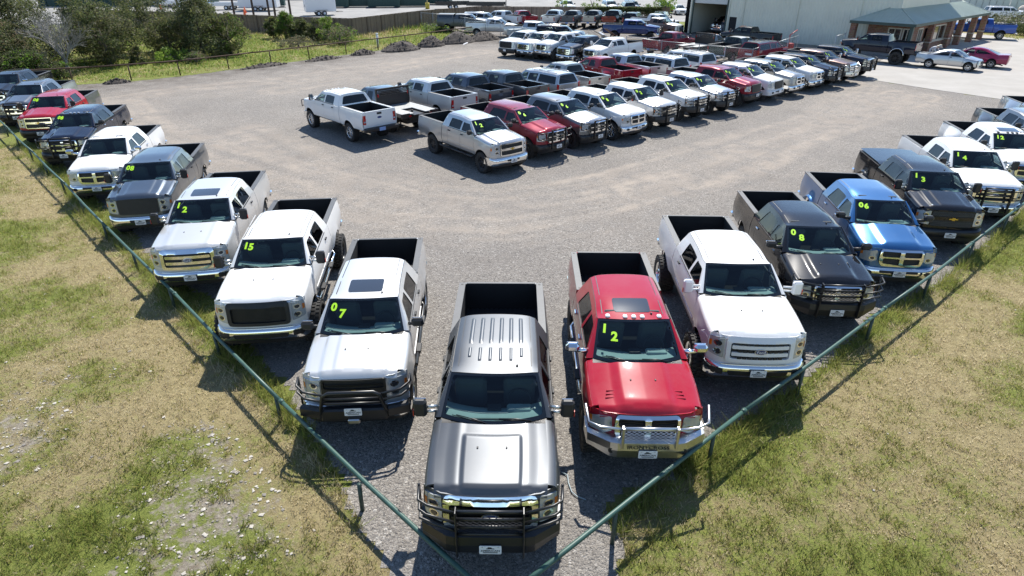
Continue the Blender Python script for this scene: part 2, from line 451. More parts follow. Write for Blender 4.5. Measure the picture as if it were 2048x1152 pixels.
def vehicle(sty, pos, yaw, paintm, label, cab='crew', lift=.1, wr=.405, rim='alloy', group=None, cat='pickup truck', name='pickup_truck', number=None, plate=True,
            guard=None, grille=None, bumper='chrome', mirror='tow', mirmat='black', ridges=False, sunroof=False, cablights=None, flare=.028, dually=False,
            bed='open', bedmat=None, step=None, lod=1, hoodscoop=False, hoodvents=False, archmat=None, railcap='rail', rear_bumper='chrome', interior=True, hoodmat=None, headlight='lens', stack=False, grillemat=None, barmat=None, tailmat=None, doorsplit=True, tint='tint', roofrack=False, roofmat=None, spread=.42):
    s = variant(sty, cab); b = Shell(s, flare, dually)
    K = (sty, cab, flare, dually)
    P = dict(paint=paintm)
    root = empty(name, (pos[0], pos[1], 0), R(yaw)); tag(root, label, cat, group)
    zl = (0, 0, lift)
    stp = .11 if lod < 2 else .22
    def part(nm, key, fn, roles=P, parent=root, loc=None): return obj(nm, None if key is None else (nm, key, lod), fn, roles, parent, zl if loc is None and parent is root else (loc or (0, 0, 0)))
    F = sty
    belt, sill = s['belt'], s['sill']
    car = sty == 'S'; suv = sty == 'U'
    # ---- hood, cowl, front fenders
    def xh(y): return b.X(y, b.z1(y)) - .139
    def hoodz(sx, t, y):
        a = abs(sx); z = b.z1(y) + .086 + .045 * (1 - a ** 2.2) + .035 * t * (1 - a ** 4)
        fade = sstep(0, .25, t)
        if F == 'F':
            z += .020 * sstep(.84, .60, a) - .010 * sstep(.66, .48, a)
        elif F == 'R':
            z += fade * (.045 * sstep(.66, .46, a) * (1 - .35 * t)) + .012 * (1 - a)
        elif F in 'CU':
            z += .03 * sstep(.80, .72, a) * 1 + .016 * sstep(.48, .42, a) * fade
        if hoodscoop: z += .030 * sstep(.56, .48, a) * sstep(.86, .77, t) * sstep(.03, .08, t)
        if t < .13: z -= (.09 if F != 'R' else .11) * (1 - t / .13) ** 2
        return z
    def H(sx, t):
        x0 = sx * .80; f = b.N(x0 * .95, s['zh0'] + .06) - .02; wv = b.W(sx * .93, 0); r_ = min(wv.y - .10, s['yh1'] + .12)
        y = lerp(f, r_, t)
        return Vector((sx * xh(y), y, hoodz(sx, t, y)))
    def hoodf(g):
        g.grid(lambda i, j: H(-1 + 2 * i, j), (96 if hoodscoop else 64) if lod < 1 else 44 if lod < 2 else 20, (64 if hoodscoop else 40) if lod < 1 else 26 if lod < 2 else 10, 'paint')
        # front lip of the hood turned down
        g.grid(lambda i, j: H(-1 + 2 * i, 0) + Vector((0, .02 * j, -.11 * j)), 24, 1, 'paint', True, True)
        if lod < 1:
            for q in (-.26, .26): g.box(H(q, .62) + Vector((0, 0, .004)), (.025, .04, .014), 'black', .004)
        if hoodvents:
            for q in (-1, 1):
                for k in range(3):
                    g.box(H(q * (.70 + .02 * k), .42 - .07 * k) + Vector((0, 0, .004)), (.16, .022, .014), 'paint', .006)
    part('hood', K + (hoodscoop, hoodvents), hoodf, dict(P, paint=hoodmat or paintm))
    def cowl(g):
        g.grid(lambda i, j: H((-1 + 2 * i), 1).lerp(b.W((-1 + 2 * i) * 1.0, 0), j) + Vector((0, 0, -.012)), 16, 2, 'black', True)
    part('cowl', K, cowl)
    for sd in (1, -1):
        def fend(g, sd=sd):
            y0, y1 = .385, s['yd0'] - .006; zb = sill + .02
            def fn(y, q):
                z1 = b.z1(y)
                if q <= 0: z = z1 + q; return (sd * b.X(y, z), y, z)
                th = q / .22 * R(90); x = b.X(y, z1) - .14 * (1 - math.cos(th)) ; return (sd * x, y, z1 + .085 * math.sin(th))
            bot = [(y, z - b.z1(y)) for y, z in b.arch(s['a0'], y0, y1, zb)]
            top = [(lerp(y1, y0, k / 10), .22) for k in range(11)]
            if bot[0][0] > y0: bot = [(y0, zb + .12 - b.z1(y0))] + bot
            g.panel(bot + top, fn, step=stp * .8, flip=sd < 0, thick=.03, rim='paint')
        part('front_fender', K + (sd,), fend)
    # ---- nose
    roles = dict(P, gr=grillemat or M['chrome'], grb=barmat or grillemat or M['chrome'], lens=M[headlight] if isinstance(headlight, str) else headlight)
    def npan(g, poly, off, r, thick=.03, step=.12, rim=None): g.panel(poly, lambda u, v: (u, b.N(u, v) - off, v), step=step, r=r, thick=thick, rim=rim)
    top = s['zh0'] + .045
    if F == 'F': gx, gz0, gz1, hx0, hz0 = .66, .735, top + .03, .685, .77
    elif F == 'R': gx, gz0, gz1, hx0, hz0 = .53, .69, top + .01, .575, .76
    elif car: gx, gz0, gz1, hx0, hz0 = .40, .50, .66, .50, .52
    else: gx, gz0, gz1, hx0, hz0 = .58, .72, top + .01, .61, .75
    def fascia(g):
        zb = gz0 - .12 if not car else .24
        npan(g, [(-.955, zb), (.955, zb), (.955, top - .0), (.7, top + .02), (-.7, top + .02), (-.955, top - .0)] if not car else [(-.86, zb), (.86, zb), (.84, top - .03), (.5, top + .02), (-.5, top + .02), (-.84, top - .03)], 0, 'paint', .02, .14)
        g.box((0, .62, .95 if not car else .5), (1.5, .3, .34 if not car else .3), 'under')
    part('front_panel', K, fascia)
    gk = grille or {'F': 'bars', 'R': 'cross', 'C': 'split', 'U': 'split', 'S': 'slot'}[F]
    def grillef(g):
        if gk in ('bars', 'painted', 'mesh') and F == 'F':
            o = rpoly([(-gx, gz0), (gx, gz0), (gx, gz1), (-gx, gz1)], .09)
            i_ = rpoly([(-gx + .085, gz0 + .07), (gx - .085, gz0 + .07), (gx - .085, gz1 - .115), (-gx + .085, gz1 - .115)], .05)
            npan(g, o, .075, 'gr', .09, .1); g_hole = i_
            g.f.clear(); g.v.clear(); g.m.clear(); g.s.clear(); g.roles.clear()
            g.panel(o, lambda u, v: (u, b.N(u, v) - .075 + .05 * max(0, (v - gz1 + .07) / .07) ** 2, v), [i_], .1, 'gr', .09)
            g.panel(i_, lambda u, v: (u, b.N(u, v) - .015, v), step=.2, r='black', thick=0)
            zc = (gz0 + .07 + gz1 - .115) / 2; hh = (gz1 - .115 - gz0 - .07) / 2
            if gk != 'mesh':
                for q in (-1, 1):
                    bar = rpoly([(-gx + .11, zc + q * hh * .44 - .038), (gx - .11, zc + q * hh * .44 - .038), (gx - .11, zc + q * hh * .44 + .038), (-gx + .11, zc + q * hh * .44 + .038)], .02)
                    g.panel(bar, lambda u, v: (u, b.N(u, v) - .065, v), step=.12, r='grb', thick=.04)
                if gk == 'painted':
                    for q in (-1, 0, 1):
                        for k in range(-4, 5):
                            if q == 0 and abs(k) < 2: continue
                            npan(g, rrect(k * .1 - .04, zc + q * hh * .88 - .022, k * .1 + .04, zc + q * hh * .88 + .022, .010, 1), .075, 'black', .01, .3)
            else:
                for k in range(int(2 * hh / .022)):
                    z = zc - hh + .011 + k * .022
                    npan(g, [(-gx + .09, z), (gx - .09, z), (gx - .09, z + .007), (-gx + .09, z + .007)], .03, 'satin', .01, .3)
        elif F == 'R' and gk == 'cross':
            o = rpoly([(-gx + .05, gz0), (gx - .05, gz0), (gx + .02, gz0 + .14), (gx, gz1), (-gx, gz1), (-gx - .02, gz0 + .14)], .07)
            t_ = .045; zc = (gz0 + gz1) / 2 + .015; hs = []
            for sx in (-1, 1):
                for lo, hi in ((gz0 + t_, zc - .02), (zc + .02, gz1 - t_)):
                    x0, x1 = (.05, gx - t_ - (.03 if lo < zc - .03 and hi < zc else .0))
                    h = [(sx * x0, lo), (sx * x1, lo + (.03 if hi < zc else 0)), (sx * (x1 + .0), hi), (sx * x0, hi)]
                    hs.append(rpoly(h if sx > 0 else h[::-1], .03))
            g.panel(o, lambda u, v: (u, b.N(u, v) - .07 + .05 * max(0, (v - gz1 + .07) / .07) ** 2, v), hs, .09, 'gr', .08)
            npan(g, o, .012, 'black', 0, .2)
            for k in range(10):
                z = gz0 + .05 + k * (gz1 - gz0 - .1) / 9
                npan(g, [(-gx + .05, z), (gx - .05, z), (gx - .05, z + .008), (-gx + .05, z + .008)], .03, 'satin' if grillemat is None else 'satin', .01, .3)
            # ram's head mark: shield with two curls
            npan(g, rpoly([(-.045, zc + .05), (0, zc - .06), (.045, zc + .05), (.0, zc + .065)], .02), .088, 'steel', .02, .1)
            for q in (-1, 1): npan(g, ellipse(q * .05, zc + .02, .022, .034, 10), .090, 'steel', .02, .1)
        elif F == 'R':
            npan(g, rpoly([(-gx + .05, gz0), (gx - .05, gz0), (gx, gz1), (-gx, gz1)], .07), .05, 'black', .06, .12)
        elif car:
            npan(g, rpoly([(-gx, gz0), (gx, gz0), (gx * .9, gz1), (-gx * .9, gz1)], .03), .012, 'black', .02, .15)
            npan(g, [(-.6, .30), (.6, .30), (.55, .42), (-.55, .42)], .014, 'black', .02, .15)
        elif gk == 'mesh':
            npan(g, rpoly([(-gx, gz0), (gx, gz0), (gx, gz1), (-gx, gz1)], .05), .03, 'black', .05, .12)
        elif gk == 'dark':
            o = rpoly([(-gx, gz0), (gx, gz0), (gx, gz1), (-gx, gz1)], .05); zc = (gz0 + gz1) / 2 + .01
            npan(g, o, .012, 'black', .04, .12)
            npan(g, rpoly([(-gx, zc - .05), (gx, zc - .05), (gx, zc + .05), (-gx, zc + .05)], .02), .035, 'paint', .04, .12)
            for z in (gz0 + .03, gz0 + .075, gz0 + .12, zc + .08, zc + .12, zc + .16):
                for k in range(-9, 10):
                    npan(g, [(k * .06 - .03, z), (k * .06, z + .02), (k * .06 + .03, z), (k * .06 + .03, z + .012), (k * .06, z + .032), (k * .06 - .03, z + .012)], .03, 'rail', 0, .3)
        else:
            o = rpoly([(-gx, gz0), (gx, gz0), (gx, gz1), (-gx, gz1)], .05); zc = (gz0 + gz1) / 2 + .01
            npan(g, o, .012, 'black', 0, .15)
            hs = [rrect(-gx + .04, zc + .045, gx - .04, gz1 - .035, .03), rrect(-gx + .04, gz0 + .035, gx - .04, zc - .045, .03)]
            g.panel(o, lambda u, v: (u, b.N(u, v) - .05, v), hs, .1, 'gr', .06)
            for z in (gz0 + .07, gz0 + .10, zc + .085, zc + .115): npan(g, [(-gx + .05, z), (gx - .05, z), (gx - .05, z + .01), (-gx + .05, z + .01)], .03, 'satin', .01, .3)
    gr = part('grille', K + (gk,), grillef, roles)
    if not car and lod < 3:
        zc = (gz0 + gz1) / 2
        if F == 'F' and gk != 'mesh':
            def emb(g):
                zz = zc - .02
                npan(g, ellipse(0, zz, .125, .052), .09, 'steel', .02, .1); npan(g, ellipse(0, zz, .115, .044), .094, 'blue_oval', .01, .1)
                if lod < 2: add_text(g, 'Ford', lambda x, y: (x * .062, b.N(0, zz) - .099, zz + (y - .42) * .062), 'plate', .01)
            part('emblem', K + ('ford',), emb, P, gr)
        elif F in 'CU' and gk in ('split', 'dark'):
            part('emblem', K + ('bow', gk), lambda g: chevy_bow(g, 0, zc + .01, .26, lambda u, v, o: (u, b.N(u, v) - .055 - o, v)), P, gr)
    for sd in (1, -1):
        def hl(g, sd=sd):
            if car: q = [(hx0, .56), (.80, .60), (.80, .70), (hx0 + .06, .68)]
            elif F == 'F': q = [(hx0, hz0), (.945, hz0 + .05), (.945, top - .06), (hx0, top - .005)]
            elif F == 'R': q = [(hx0, hz0 + .06), (.70, hz0), (.945, hz0 + .02), (.945, top - .13), (.80, top - .05), (hx0 + .02, top - .04)]
            else: q = [(hx0, hz0), (.945, hz0 + .02), (.945, top - .06), (hx0, top - .02)]
            q = rpoly([(sd * x, z) for x, z in (q if sd > 0 else q[::-1])], .03)
            npan(g, q, .018, 'lens', .03, .1)
            if not car and lod < 2:
                xa, xb = hx0 + .03, .92
                for k, zz in enumerate((lerp(hz0, top, .28), lerp(hz0, top, .66))):
                    npan(g, ellipse(sd * (hx0 + .12), zz, .075, .065 if F != 'R' else .05, 14), .024, 'chrome', .008, .1)
                    npan(g, ellipse(sd * (hx0 + .12), zz, .05, .04, 12), .028, 'sunglass', .0, .1)
                    if F == 'R': break
                am = [(sd * .905, lerp(hz0, top, .45)), (sd * .943, lerp(hz0, top, .45)), (sd * .943, lerp(hz0, top, .68)), (sd * .905, lerp(hz0, top, .72))]
                npan(g, am if sd > 0 else am[::-1], .023, 'amber', .008, .2)
        part('headlight', K + (sd,), hl, roles)
    # ---- front bumper / guards
    bm = {'chrome': M['chrome'], 'black': M['satin'], 'paint': paintm, 'steel': M['steel']}[bumper]
    def bplan(u):
        x = abs(u); return .035 + .055 * (x / .9) ** 2 + .10 * (x / .9) ** 8
    if not car and guard not in ('ranch', 'iron'):
        zb0, zb1 = (.40, .66) if F == 'F' else (.38, .63)
        if F in 'CU': zb0, zb1 = .40, .65
        def bf(g):
            def surf(i, j):
                t = -1 + 2 * i; u = t * 1.16; x = max(-.99, min(.99, u * (1 if abs(u) < .85 else 1))); x = math.copysign(min(abs(u), .99), u)
                y = bplan(x) + max(0, abs(u) - .99) * 2.6; ph = j
                z = lerp(zb0, zb1, j) - .05 * sstep(.55, .95, abs(x)) * (1 - j); bul = .055 * math.sin(math.pi * (.12 + .8 * j))
                return (x * (1 - .0 * j), y - bul + .05 * (j if j > .9 else 0) + .05, z)
            g.grid(surf, 40, 8, 'bm', True)
            g.grid(lambda i, j: (lerp(-.97, .97, i), bplan(lerp(-.97, .97, i)) + .05 + .16 * j, zb1 - .004), 16, 1, 'bm', True)
            def bp(poly, r, off=.012):
                g.panel(poly, lambda u, v: (u, bplan(u) - .055 * math.sin(math.pi * (.12 + .8 * (v - zb0) / (zb1 - zb0))) + .05 - off, v), step=.12, r=r, thick=.012)
            if F == 'F':
                bp(rpoly([(-.56, zb0 + .04), (.56, zb0 + .04), (.60, zb0 + .15), (-.60, zb0 + .15)], .03), 'black')
                for sd in (1, -1):
                    q = [(.68, zb0 + .05), (.88, zb0 + .04), (.93, zb0 + .17), (.68, zb0 + .19)]; q = [(sd * x, z) for x, z in (q if sd > 0 else q[::-1])]; bp(rpoly(q, .03), 'black')
            elif F == 'R':
                bp(rpoly([(-.48, zb0 + .13), (.48, zb0 + .13), (.48, zb0 + .20), (-.48, zb0 + .20)], .02), 'black')
                for sd in (1, -1):
                    bp(ellipse(sd * .74, zb0 + .12, .085, .06, 14), 'black')
            else:
                bp(rpoly([(-.30, zb0 + .09), (.30, zb0 + .09), (.32, zb0 + .17), (-.32, zb0 + .17)], .02), 'black')
        part('front_bumper', K + ('bump',), bf, dict(P, bm=bm))
        def val(g):
            g.grid(lambda i, j: (lerp(-.92, .92, i), bplan(lerp(-.92, .92, i)) + .06 + .03 * j, lerp(zb0 + .01, zb0 - .13, j)), 16, 2, 'black', True, True)
        part('air_dam', K, val)
    py = -.022
    if guard in ('ranch', 'iron', 'grillbar', 'hoop'):
        gm = {'ranch': M['satin'], 'iron': M['steel'], 'grillbar': M['satin'], 'hoop': M['satin']}[guard]
        py = -.105
        def gf(g):
            if guard in ('ranch', 'iron'):
                # heavy bumper: folded plate with angled ends
                sec = [(.05, .76), (-.06, .74), (-.08, .60), (-.06, .44), (.10, .42)]
                def bar(i, j):
                    xs = (-1.0, -.98, -.62, -.5, .5, .62, .98, 1.0); yo = (.62, .28, .03, 0, 0, .03, .28, .62)
                    k = i * 7; a = min(6, int(k)); f_ = k - a; x = lerp(xs[a], xs[a + 1], f_); yy = lerp(yo[a], yo[a + 1], f_)
                    m = j * 4; c = min(3, int(m)); e_ = m - c; dy = lerp(sec[c][0], sec[c + 1][0], e_); z = lerp(sec[c][1], sec[c + 1][1], e_)
                    return (x, yy + dy, z + .06 * sstep(.55, 1, abs(x)) * (1 if z < .6 else 0))
                g.grid(bar, 42, 8, 'gm', False, True)
                g.grid(lambda i, j: (lerp(-1, 1, i), lerp(.05, .34, j) + .0 * i + (.28 * sstep(.55, 1, abs(lerp(-1, 1, i)))), .758), 20, 1, 'gm', False)
                if guard == 'iron':
                    for q in (-1, 1):
                        g.lathe([(0, .001), (0, .05), (.03, .055)], 14, 'black', (0, 0, 0)) if False else None
            if guard == 'ranch':
                for q in (-.46, .46): g.box((q, -.085, .86), (.022, .13, .86), 'gm', .006)
                for k, z in enumerate((.84, .98, 1.12, 1.26)): g.tube([(-.46, -.085, z), (.46, -.085, z)], .024, 'gm', 8)
                for q in (-1, 1):
                    for z, f_ in ((.88, .92), (1.04, 1.0), (1.22, .98)):
                        g.tube([(q * .46, -.075, z), (q * .88 * f_, .04, z + .03), (q * .985, .12, z + .04), (q * 1.0, .34, z + .09)], .02, 'gm', 8)
                    g.tube([(q * 1.0, .34, .84), (q * 1.0, .34, 1.34)], .02, 'gm', 8)
                # expanded mesh in the middle
                for k in range(12):
                    z = .85 + k * .026
                    g.tube([(-.45 + j * .045, -.085, z + (.010 if (j + k) % 2 else -.010)) for j in range(21)], .0045, 'gm', 3)
            if guard == 'iron':
                for q in (-.44, .44): g.box((q, -.10, .90), (.045, .09, .42), 'gm', .008)
                g.tube([(-.44, -.10, 1.08), (.44, -.10, 1.08)], .034, 'gm', 10)
                for q in (-1, 1): g.tube([(q * .44, -.09, 1.06), (q * .80, .02, 1.02), (q * .985, .10, 1.06), (q * 1.02, .36, 1.22)], .024, 'gm', 8)
                for k in range(9): g.tube([(-.43 + j * .043, -.09, .78 + k * .03 + (.011 if (j + k) % 2 else -.011)) for j in range(21)], .0045, 'gm', 3)
                add_text(g, 'IRON+CROSS', lambda x, y: (x * .085, -.089, .645 + y * .075), 'ink', .02)
                for q in (-1, 1): g.panel(ellipse(q * .60, .58, .05, .05, 14), lambda u, v: (u, -.055 + .0, v), step=.2, r='black', thick=.02)
            if guard == 'grillbar':
                for q in (-.40, .40): g.box((q, -.06, .86), (.05, .10, .84), 'gm', .01)
                for z in (.86, 1.0, 1.14, 1.25): g.tube([(-.40, -.05, z), (.40, -.05, z)], .026, 'gm', 8)
                for q in (-1, 1):
                    for z in (.86, 1.16): g.tube([(q * .40, -.05, z), (q * .9, .05, z + .01), (q * .99, .22, z + .03)], .022, 'gm', 8)
                    g.tube([(q * .99, .22, .88), (q * .99, .22, 1.2)], .022, 'gm', 8)
            if guard == 'hoop':
                g.tube([(-.60, .0, .52), (-.56, -.10, .80), (-.50, -.12, 1.06), (-.40, -.12, 1.12), (.40, -.12, 1.12), (.50, -.12, 1.06), (.56, -.10, .80), (.60, 0, .52)], .034, 'gm', 10)
                for z in (.88, .98): g.tube([(-.54, -.11, z), (.54, -.11, z)], .022, 'gm', 8)
                for q in (-1, 1):
                    for z in (.92, 1.06): g.tube([(q * .5, -.10, z), (q * .86, 0, z + .02), (q * 1.0, .14, z + .06), (q * 1.01, .34, z + .1)], .022, 'gm', 8)
                    g.tube([(q * 1.0, .30, .60), (q * 1.01, .34, 1.17)], .022, 'gm', 8)
                    g.box((q * .78, .06, .60), (.44, .14, .22), 'gm', .03, Matrix.Rotation(q * .3, 3, 'Z'))
                g.box((0, .0, .58), (1.2, .16, .26), 'gm', .03)
                g.box((0, -.11, .50), (.22, .12, .10), 'steel', .02)
        part('grille_guard', K + (guard,), gf, dict(P, gm=gm))
    if plate:
        pz = {'F': .50, 'R': .49, 'C': .47, 'U': .48, 'S': .40}[F] + .03
        if guard in ('ranch', 'iron', 'hoop'): pz = .545 if guard != 'hoop' else .70
        if guard == 'hoop': py = -.135
        if car: py = .10
        def pf(g):
            g.panel(rrect(-.155, -.08, .155, .08, .018), lambda u, v: (u, 0, v), step=.3, r='plate', thick=.008)
            if lod < 2:
                add_text(g, 'AMERICAN', lambda x, y: (x * .040, -.003, -.028 + y * .036), 'ink', .02)
                g.box((0, -.003, -.048), (.20, .003, .012), 'rail')
                g.panel([(-.062, .022), (.062, .022), (.05, .034), (.028, .036), (.012, .056), (-.03, .060), (-.04, .036), (-.056, .034)], lambda u, v: (u, -.003, v), step=.3, r='ink', thick=.0)
                for q in (-.11, .11): g.box((q, -.004, .062), (.012, .004, .012), 'steel')
        part('license_plate', None if False else ('plate', pz, py, guard), pf, P, root, (0, py, pz + lift))
    # ---- doors with windows, windscreen, greenhouse
    d1, d2, yd0, cb = s['d1'], s['d2'], s['yd0'], s['cb']
    topm = .105
    def winpoly(a0, a1, lean0=0., lean1=0.):
        zb = belt + .03; o = []
        zt = lambda y: b.railz(max(y, s['wt'][1] + .12))[0] - topm
        y0t = a0 + lean0; y1t = a1 + lean1
        o = [(a0, zb), (a1, zb)] + [(lerp(y1t, y0t, k / 5), zt(lerp(y1t, y0t, k / 5))) for k in range(6)]
        return rpoly(o, .045)
    # front window follows the pillar
    slope = (s['wt'][1] - s['wb'][1]) / (s['wt'][2] - s['wb'][2])
    zt0 = b.railz(s['wt'][1] + .25)[0] - topm
    wf = winpoly(yd0 + .155, d1 - .05, (zt0 - belt) * slope * .93, 0)
    wins = [wf]
    if cab in ('crew', 'ext', 'mega', 'long') and not car or suv:
        rl = -.04 if not suv else 0
        wins.append(winpoly(d1 + .055, d2 - (.06 if F != 'R' else .0), 0, rl - (.12 if F == 'R' else 0)))
    if suv: wins.append(winpoly(d2 + .09, cb - .17, .0, -.14))
    if car: wins.append(winpoly(d1 + .06, d2 + .38, 0, -.52))
    def greenf(g):
        ry = s['ry']; zr = lambda y: b.railz(y)[0]
        for sd in (1, -1):
            A = [(s['wb'][1] + .03, belt), (s['wt'][1] + .035, zr(s['wt'][1] + .035))]
            n = 12; rail = [(lerp(s['wt'][1] + .035, ry, k / n), zr(lerp(s['wt'][1] + .035, ry, k / n))) for k in range(1, n + 1)]
            out = [A[0], (cb, belt)] + rail[::-1] + [A[1]]
            g.panel(out, lambda u, v: (sd * b.side(u, v), u, v), wins, stp, 'paint', .03, 'black', sd < 0)
            # windscreen pillar, rounded
            def pil(i, j):
                p = b.W(sd * 1.0, j); q = Vector((sd * b.side(lerp(A[0][0], A[1][0], j), lerp(A[0][1], A[1][1], j)), lerp(A[0][0], A[1][0], j), lerp(A[0][1], A[1][1], j)))
                m = p.lerp(q, i); m += Vector((sd * .018, -.018, .008)) * math.sin(math.pi * i); return m
            g.grid(pil, 4, 8, 'paint', True, sd < 0)
            # rear corner
        # rear wall of the cab
        def rear(u, v):
            z = lerp(belt, b.roof(0, 1).z, v) if v > 0 else belt + v * .5
            y = lerp(cb, ry, max(0, v)); x0 = b.X(cb, belt); x1 = b.roof(1, 1).x + .012
            x = u * lerp(x0, x1, max(0, v) ** 1.12); zz = z - (.07 * (.35 * u * u + .65 * abs(u) ** 7) if v > 0 else 0) * max(0, v)
            return (x, y + .025 * (1 - u * u), zz)
        rw = [rpoly([(-.80, .12), (.80, .12), (.76, .80), (-.76, .80)], .08)] if not (car or suv) else [rpoly([(-.86, .08), (.86, .08), (.80, .88), (-.80, .88)], .08)]
        g.panel([(-1, -.9 if not (car or suv) else 0), (1, -.9 if not (car or suv) else 0), (1, 0), (1, .5), (1, 1), (.5, 1), (0, 1), (-.5, 1), (-1, 1), (-1, .5), (-1, 0)], rear, rw, stp, 'paint', .03, 'black', True)
        # floor and firewall so that the cabin reads dark
        g.box((0, (yd0 + cb) / 2, sill + .06), (s['hw'] * 1.84, cb - yd0 - .04, .06), 'under')
        g.box((0, yd0 + .02, (belt + sill) / 2 - .02), (s['hw'] * 1.80, .04, belt - sill - .06), 'under')
        g._rear = rear; g._rw = rw[0]
    cabo = part('cab', K, greenf)
    def rearpt():
        ry = s['ry']
        def rear(u, v):
            z = lerp(belt, b.roof(0, 1).z, v); y = lerp(cb, ry, v); x0 = b.X(cb, belt); x1 = b.roof(1, 1).x + .012
            return (u * lerp(x0, x1, max(0, v) ** 1.12) * .985, y + .025 * (1 - u * u) - .012, z - .07 * (.35 * u * u + .65 * abs(u) ** 7) * v)
        rw = rpoly([(-.82, .11), (.82, .11), (.78, .81), (-.78, .81)], .08) if not (car or suv) else rpoly([(-.88, .07), (.88, .07), (.82, .89), (-.82, .89)], .08)
        return rear, rw
    rr_, rw_ = rearpt()
    part('rear_window', K, lambda g: g.panel(rw_, rr_, step=.3, r='tint', thick=0, flip=True), P)
    if lod < 3:
        def prm(g):
            if roofmat: pass
            g.grid(lambda i, j: b.roof(-1 + 2 * i, j), 28 if lod < 2 else 16, 18 if lod < 2 else 10, 'paint')
            if ridges:
                for k in range(6):
                    u = -.62 + k * .248
                    for hw_, t0, t1 in ((.040, .17 + .05 * (abs(k - 2.5) > 2), .37), (.055, .43, .93)):
                        def rib(i, j, hw_=hw_, t0=t0, t1=t1, u=u):
                            p = b.roof(u + hw_ * (2 * i - 1), lerp(t0, t1, j)); p.z += .018 * math.sin(math.pi * i) ** .7 * min(1, 12 * j, 12 * (1 - j)) - .001; return p
                        g.grid(rib, 8, 24, 'paint')
            for q in (-.86, .86) if not car else ():
                def rp2(u, v): p = b.roof(u, v); return (p.x, p.y, p.z + .004)
                g.panel([(q - .012, .10), (q + .012, .10), (q + .012, .985), (q - .012, .985)], rp2, step=.2, r='black' if ridges is None else 'rail', thick=.0)
        part('roof', K + (ridges,), prm, dict(P, paint=roofmat or paintm))
        if lod < 2 and not car:
            part('antenna', K + ('ant',), lambda g: (g.box(b.roof(.52, .10) + Vector((0, 0, .012)), (.035, .05, .03), 'black', .01)), P)
    if sunroof:
        def sr(g):
            def rp(u, v): p = b.roof(u, v); return (p.x, p.y, p.z + .007)
            g.panel(rpoly([(-.52, .13), (.52, .13), (.53, .39), (-.53, .39)], .06), rp, step=.1, r='sunglass', thick=.01)
        part('sunroof', K, sr)
    if cablights:
        for u in (-.72, -.24, 0, .24, .72):
            p = b.roof(u, .045)
            part('cab_light', ('cl',), lambda g: g.box((0, 0, .012), (.085, .11, .045), 'lampm', .018), dict(lampm=cablights), root, (p.x, p.y, p.z + lift))
    def wsf(g):
        g.panel([(-1, 0), (-.5, 0), (0, 0), (.5, 0), (1, 0), (1, 1), (.5, 1), (0, 1), (-.5, 1), (-1, 1)], lambda u, v: b.W(u, v) + Vector((0, .004, -.002)), [rpoly([(-.945, .085), (.945, .085), (.94, .95), (-.94, .95)], .06)], .12, 'frit', 0)
        g.panel(rpoly([(-.945, .085), (.945, .085), (.94, .95), (-.94, .95)], .06), lambda u, v: b.W(u, v) + Vector((0, .004, -.002)), step=.12, r='glass', thick=0)
    ws = part('windshield', K, wsf)
    if number:
        def numf(g):
            du = .135; vh = .22
            for k, ch in enumerate(number):
                vs, fs = text_tris(ch, .045)
                u0 = -.80 + k * spread * .62; v0 = .66 - k * (.17 if spread > .33 else .03)
                ln = (b.W(0, 1) - b.W(0, 0)).length
                vv = []
                for x, y in vs:
                    hgt = .205; p = b.W(u0 + x * hgt * .95 / .76, v0 + y * hgt / ln); vv.append(p + Vector((0, -.010, .007)))
                g.add(vv, fs, 'neon')
        part('year_number', (K, number, spread), numf, P, ws)
    if not car and lod < 2:
        for q, (u0, u1) in enumerate(((-.72, -.04), (.10, .74))):
            def wp(g, u0=u0, u1=u1):
                a = b.W(u1 - .02, .02) + Vector((0, -.03, .02)); c_ = b.W(u0, .12) + Vector((0, -.012, .014))
                g.tube([a, a.lerp(c_, .45) + Vector((0, 0, .018)), c_], .009, 'satin', 5)
                g.tube([b.W(u0 - .08, .10) + Vector((0, -.012, .012)), b.W(u0 + .50, .045) + Vector((0, -.012, .012))], .008, 'satin', 5)
            part('wiper', K + (q,), wp, P)
    ndoor = [(yd0, d1)] + ([(d1, d2)] if cab != 'reg' and not car else [])
    for sd in (1, -1):
        for di, (a, c) in enumerate(ndoor):
            last = c
            def df(g, a=a, c=c, sd=sd, di=di):
                zb = sill
                bot = [(a + .006, zb), (c - .006, zb)]
                if di == 1 and c > s['a1'] - s['ar']: bot = [q for q in b.arch(s['a1'], a + .006, c - .006, zb)]
                g.panel(bot + [(c - .006, belt - .004), (a + .006, belt - .004)], lambda u, v: (sd * b.X(u, v), u, v), step=stp, r='paint', thick=.025, flip=sd < 0)
                # belt moulding and lower rub strip
                if lod < 2:
                    g.panel([(a + .02, belt - .012), (c - .01, belt - .012), (c - .01, belt + .012), (a + .02, belt + .012)], lambda u, v: (sd * (b.X(u, min(v, belt)) + .006), u, v), step=.2, r='black', thick=.012, flip=sd < 0)
                    if not car: g.panel([(a + .03, sill + .19), (c - .03, sill + .19), (c - .03, sill + .23), (a + .03, sill + .23)], lambda u, v: (sd * (b.X(u, v) + .012), u, v), step=.3, r='paint', thick=.012, flip=sd < 0)
            do = part('door', K + (sd, di), df)
            def hf(g, a=a, c=c, sd=sd):
                y = c - .13; z = belt - .13 if not car else belt - .08
                g.box((sd * (b.X(y, z) + .018), y, z), (.035, .16, .045), 'hm', .01)
            if lod < 2: part('door_handle', K + (sd, di), hf, dict(P, hm=M['chrome'] if F in 'R' else M['black']), do)
            def wn(g, sd=sd, di=di):
                g.panel(wins[di], lambda u, v: (sd * (b.side(u, v) - .012), u, v), step=.4, r='tg', thick=0, flip=sd < 0)
            if di < len(wins): part('window', K + (sd, di), wn, dict(P, tg=M['sideglass'] if di == 0 and tint == 'tint' else M[tint]), do)
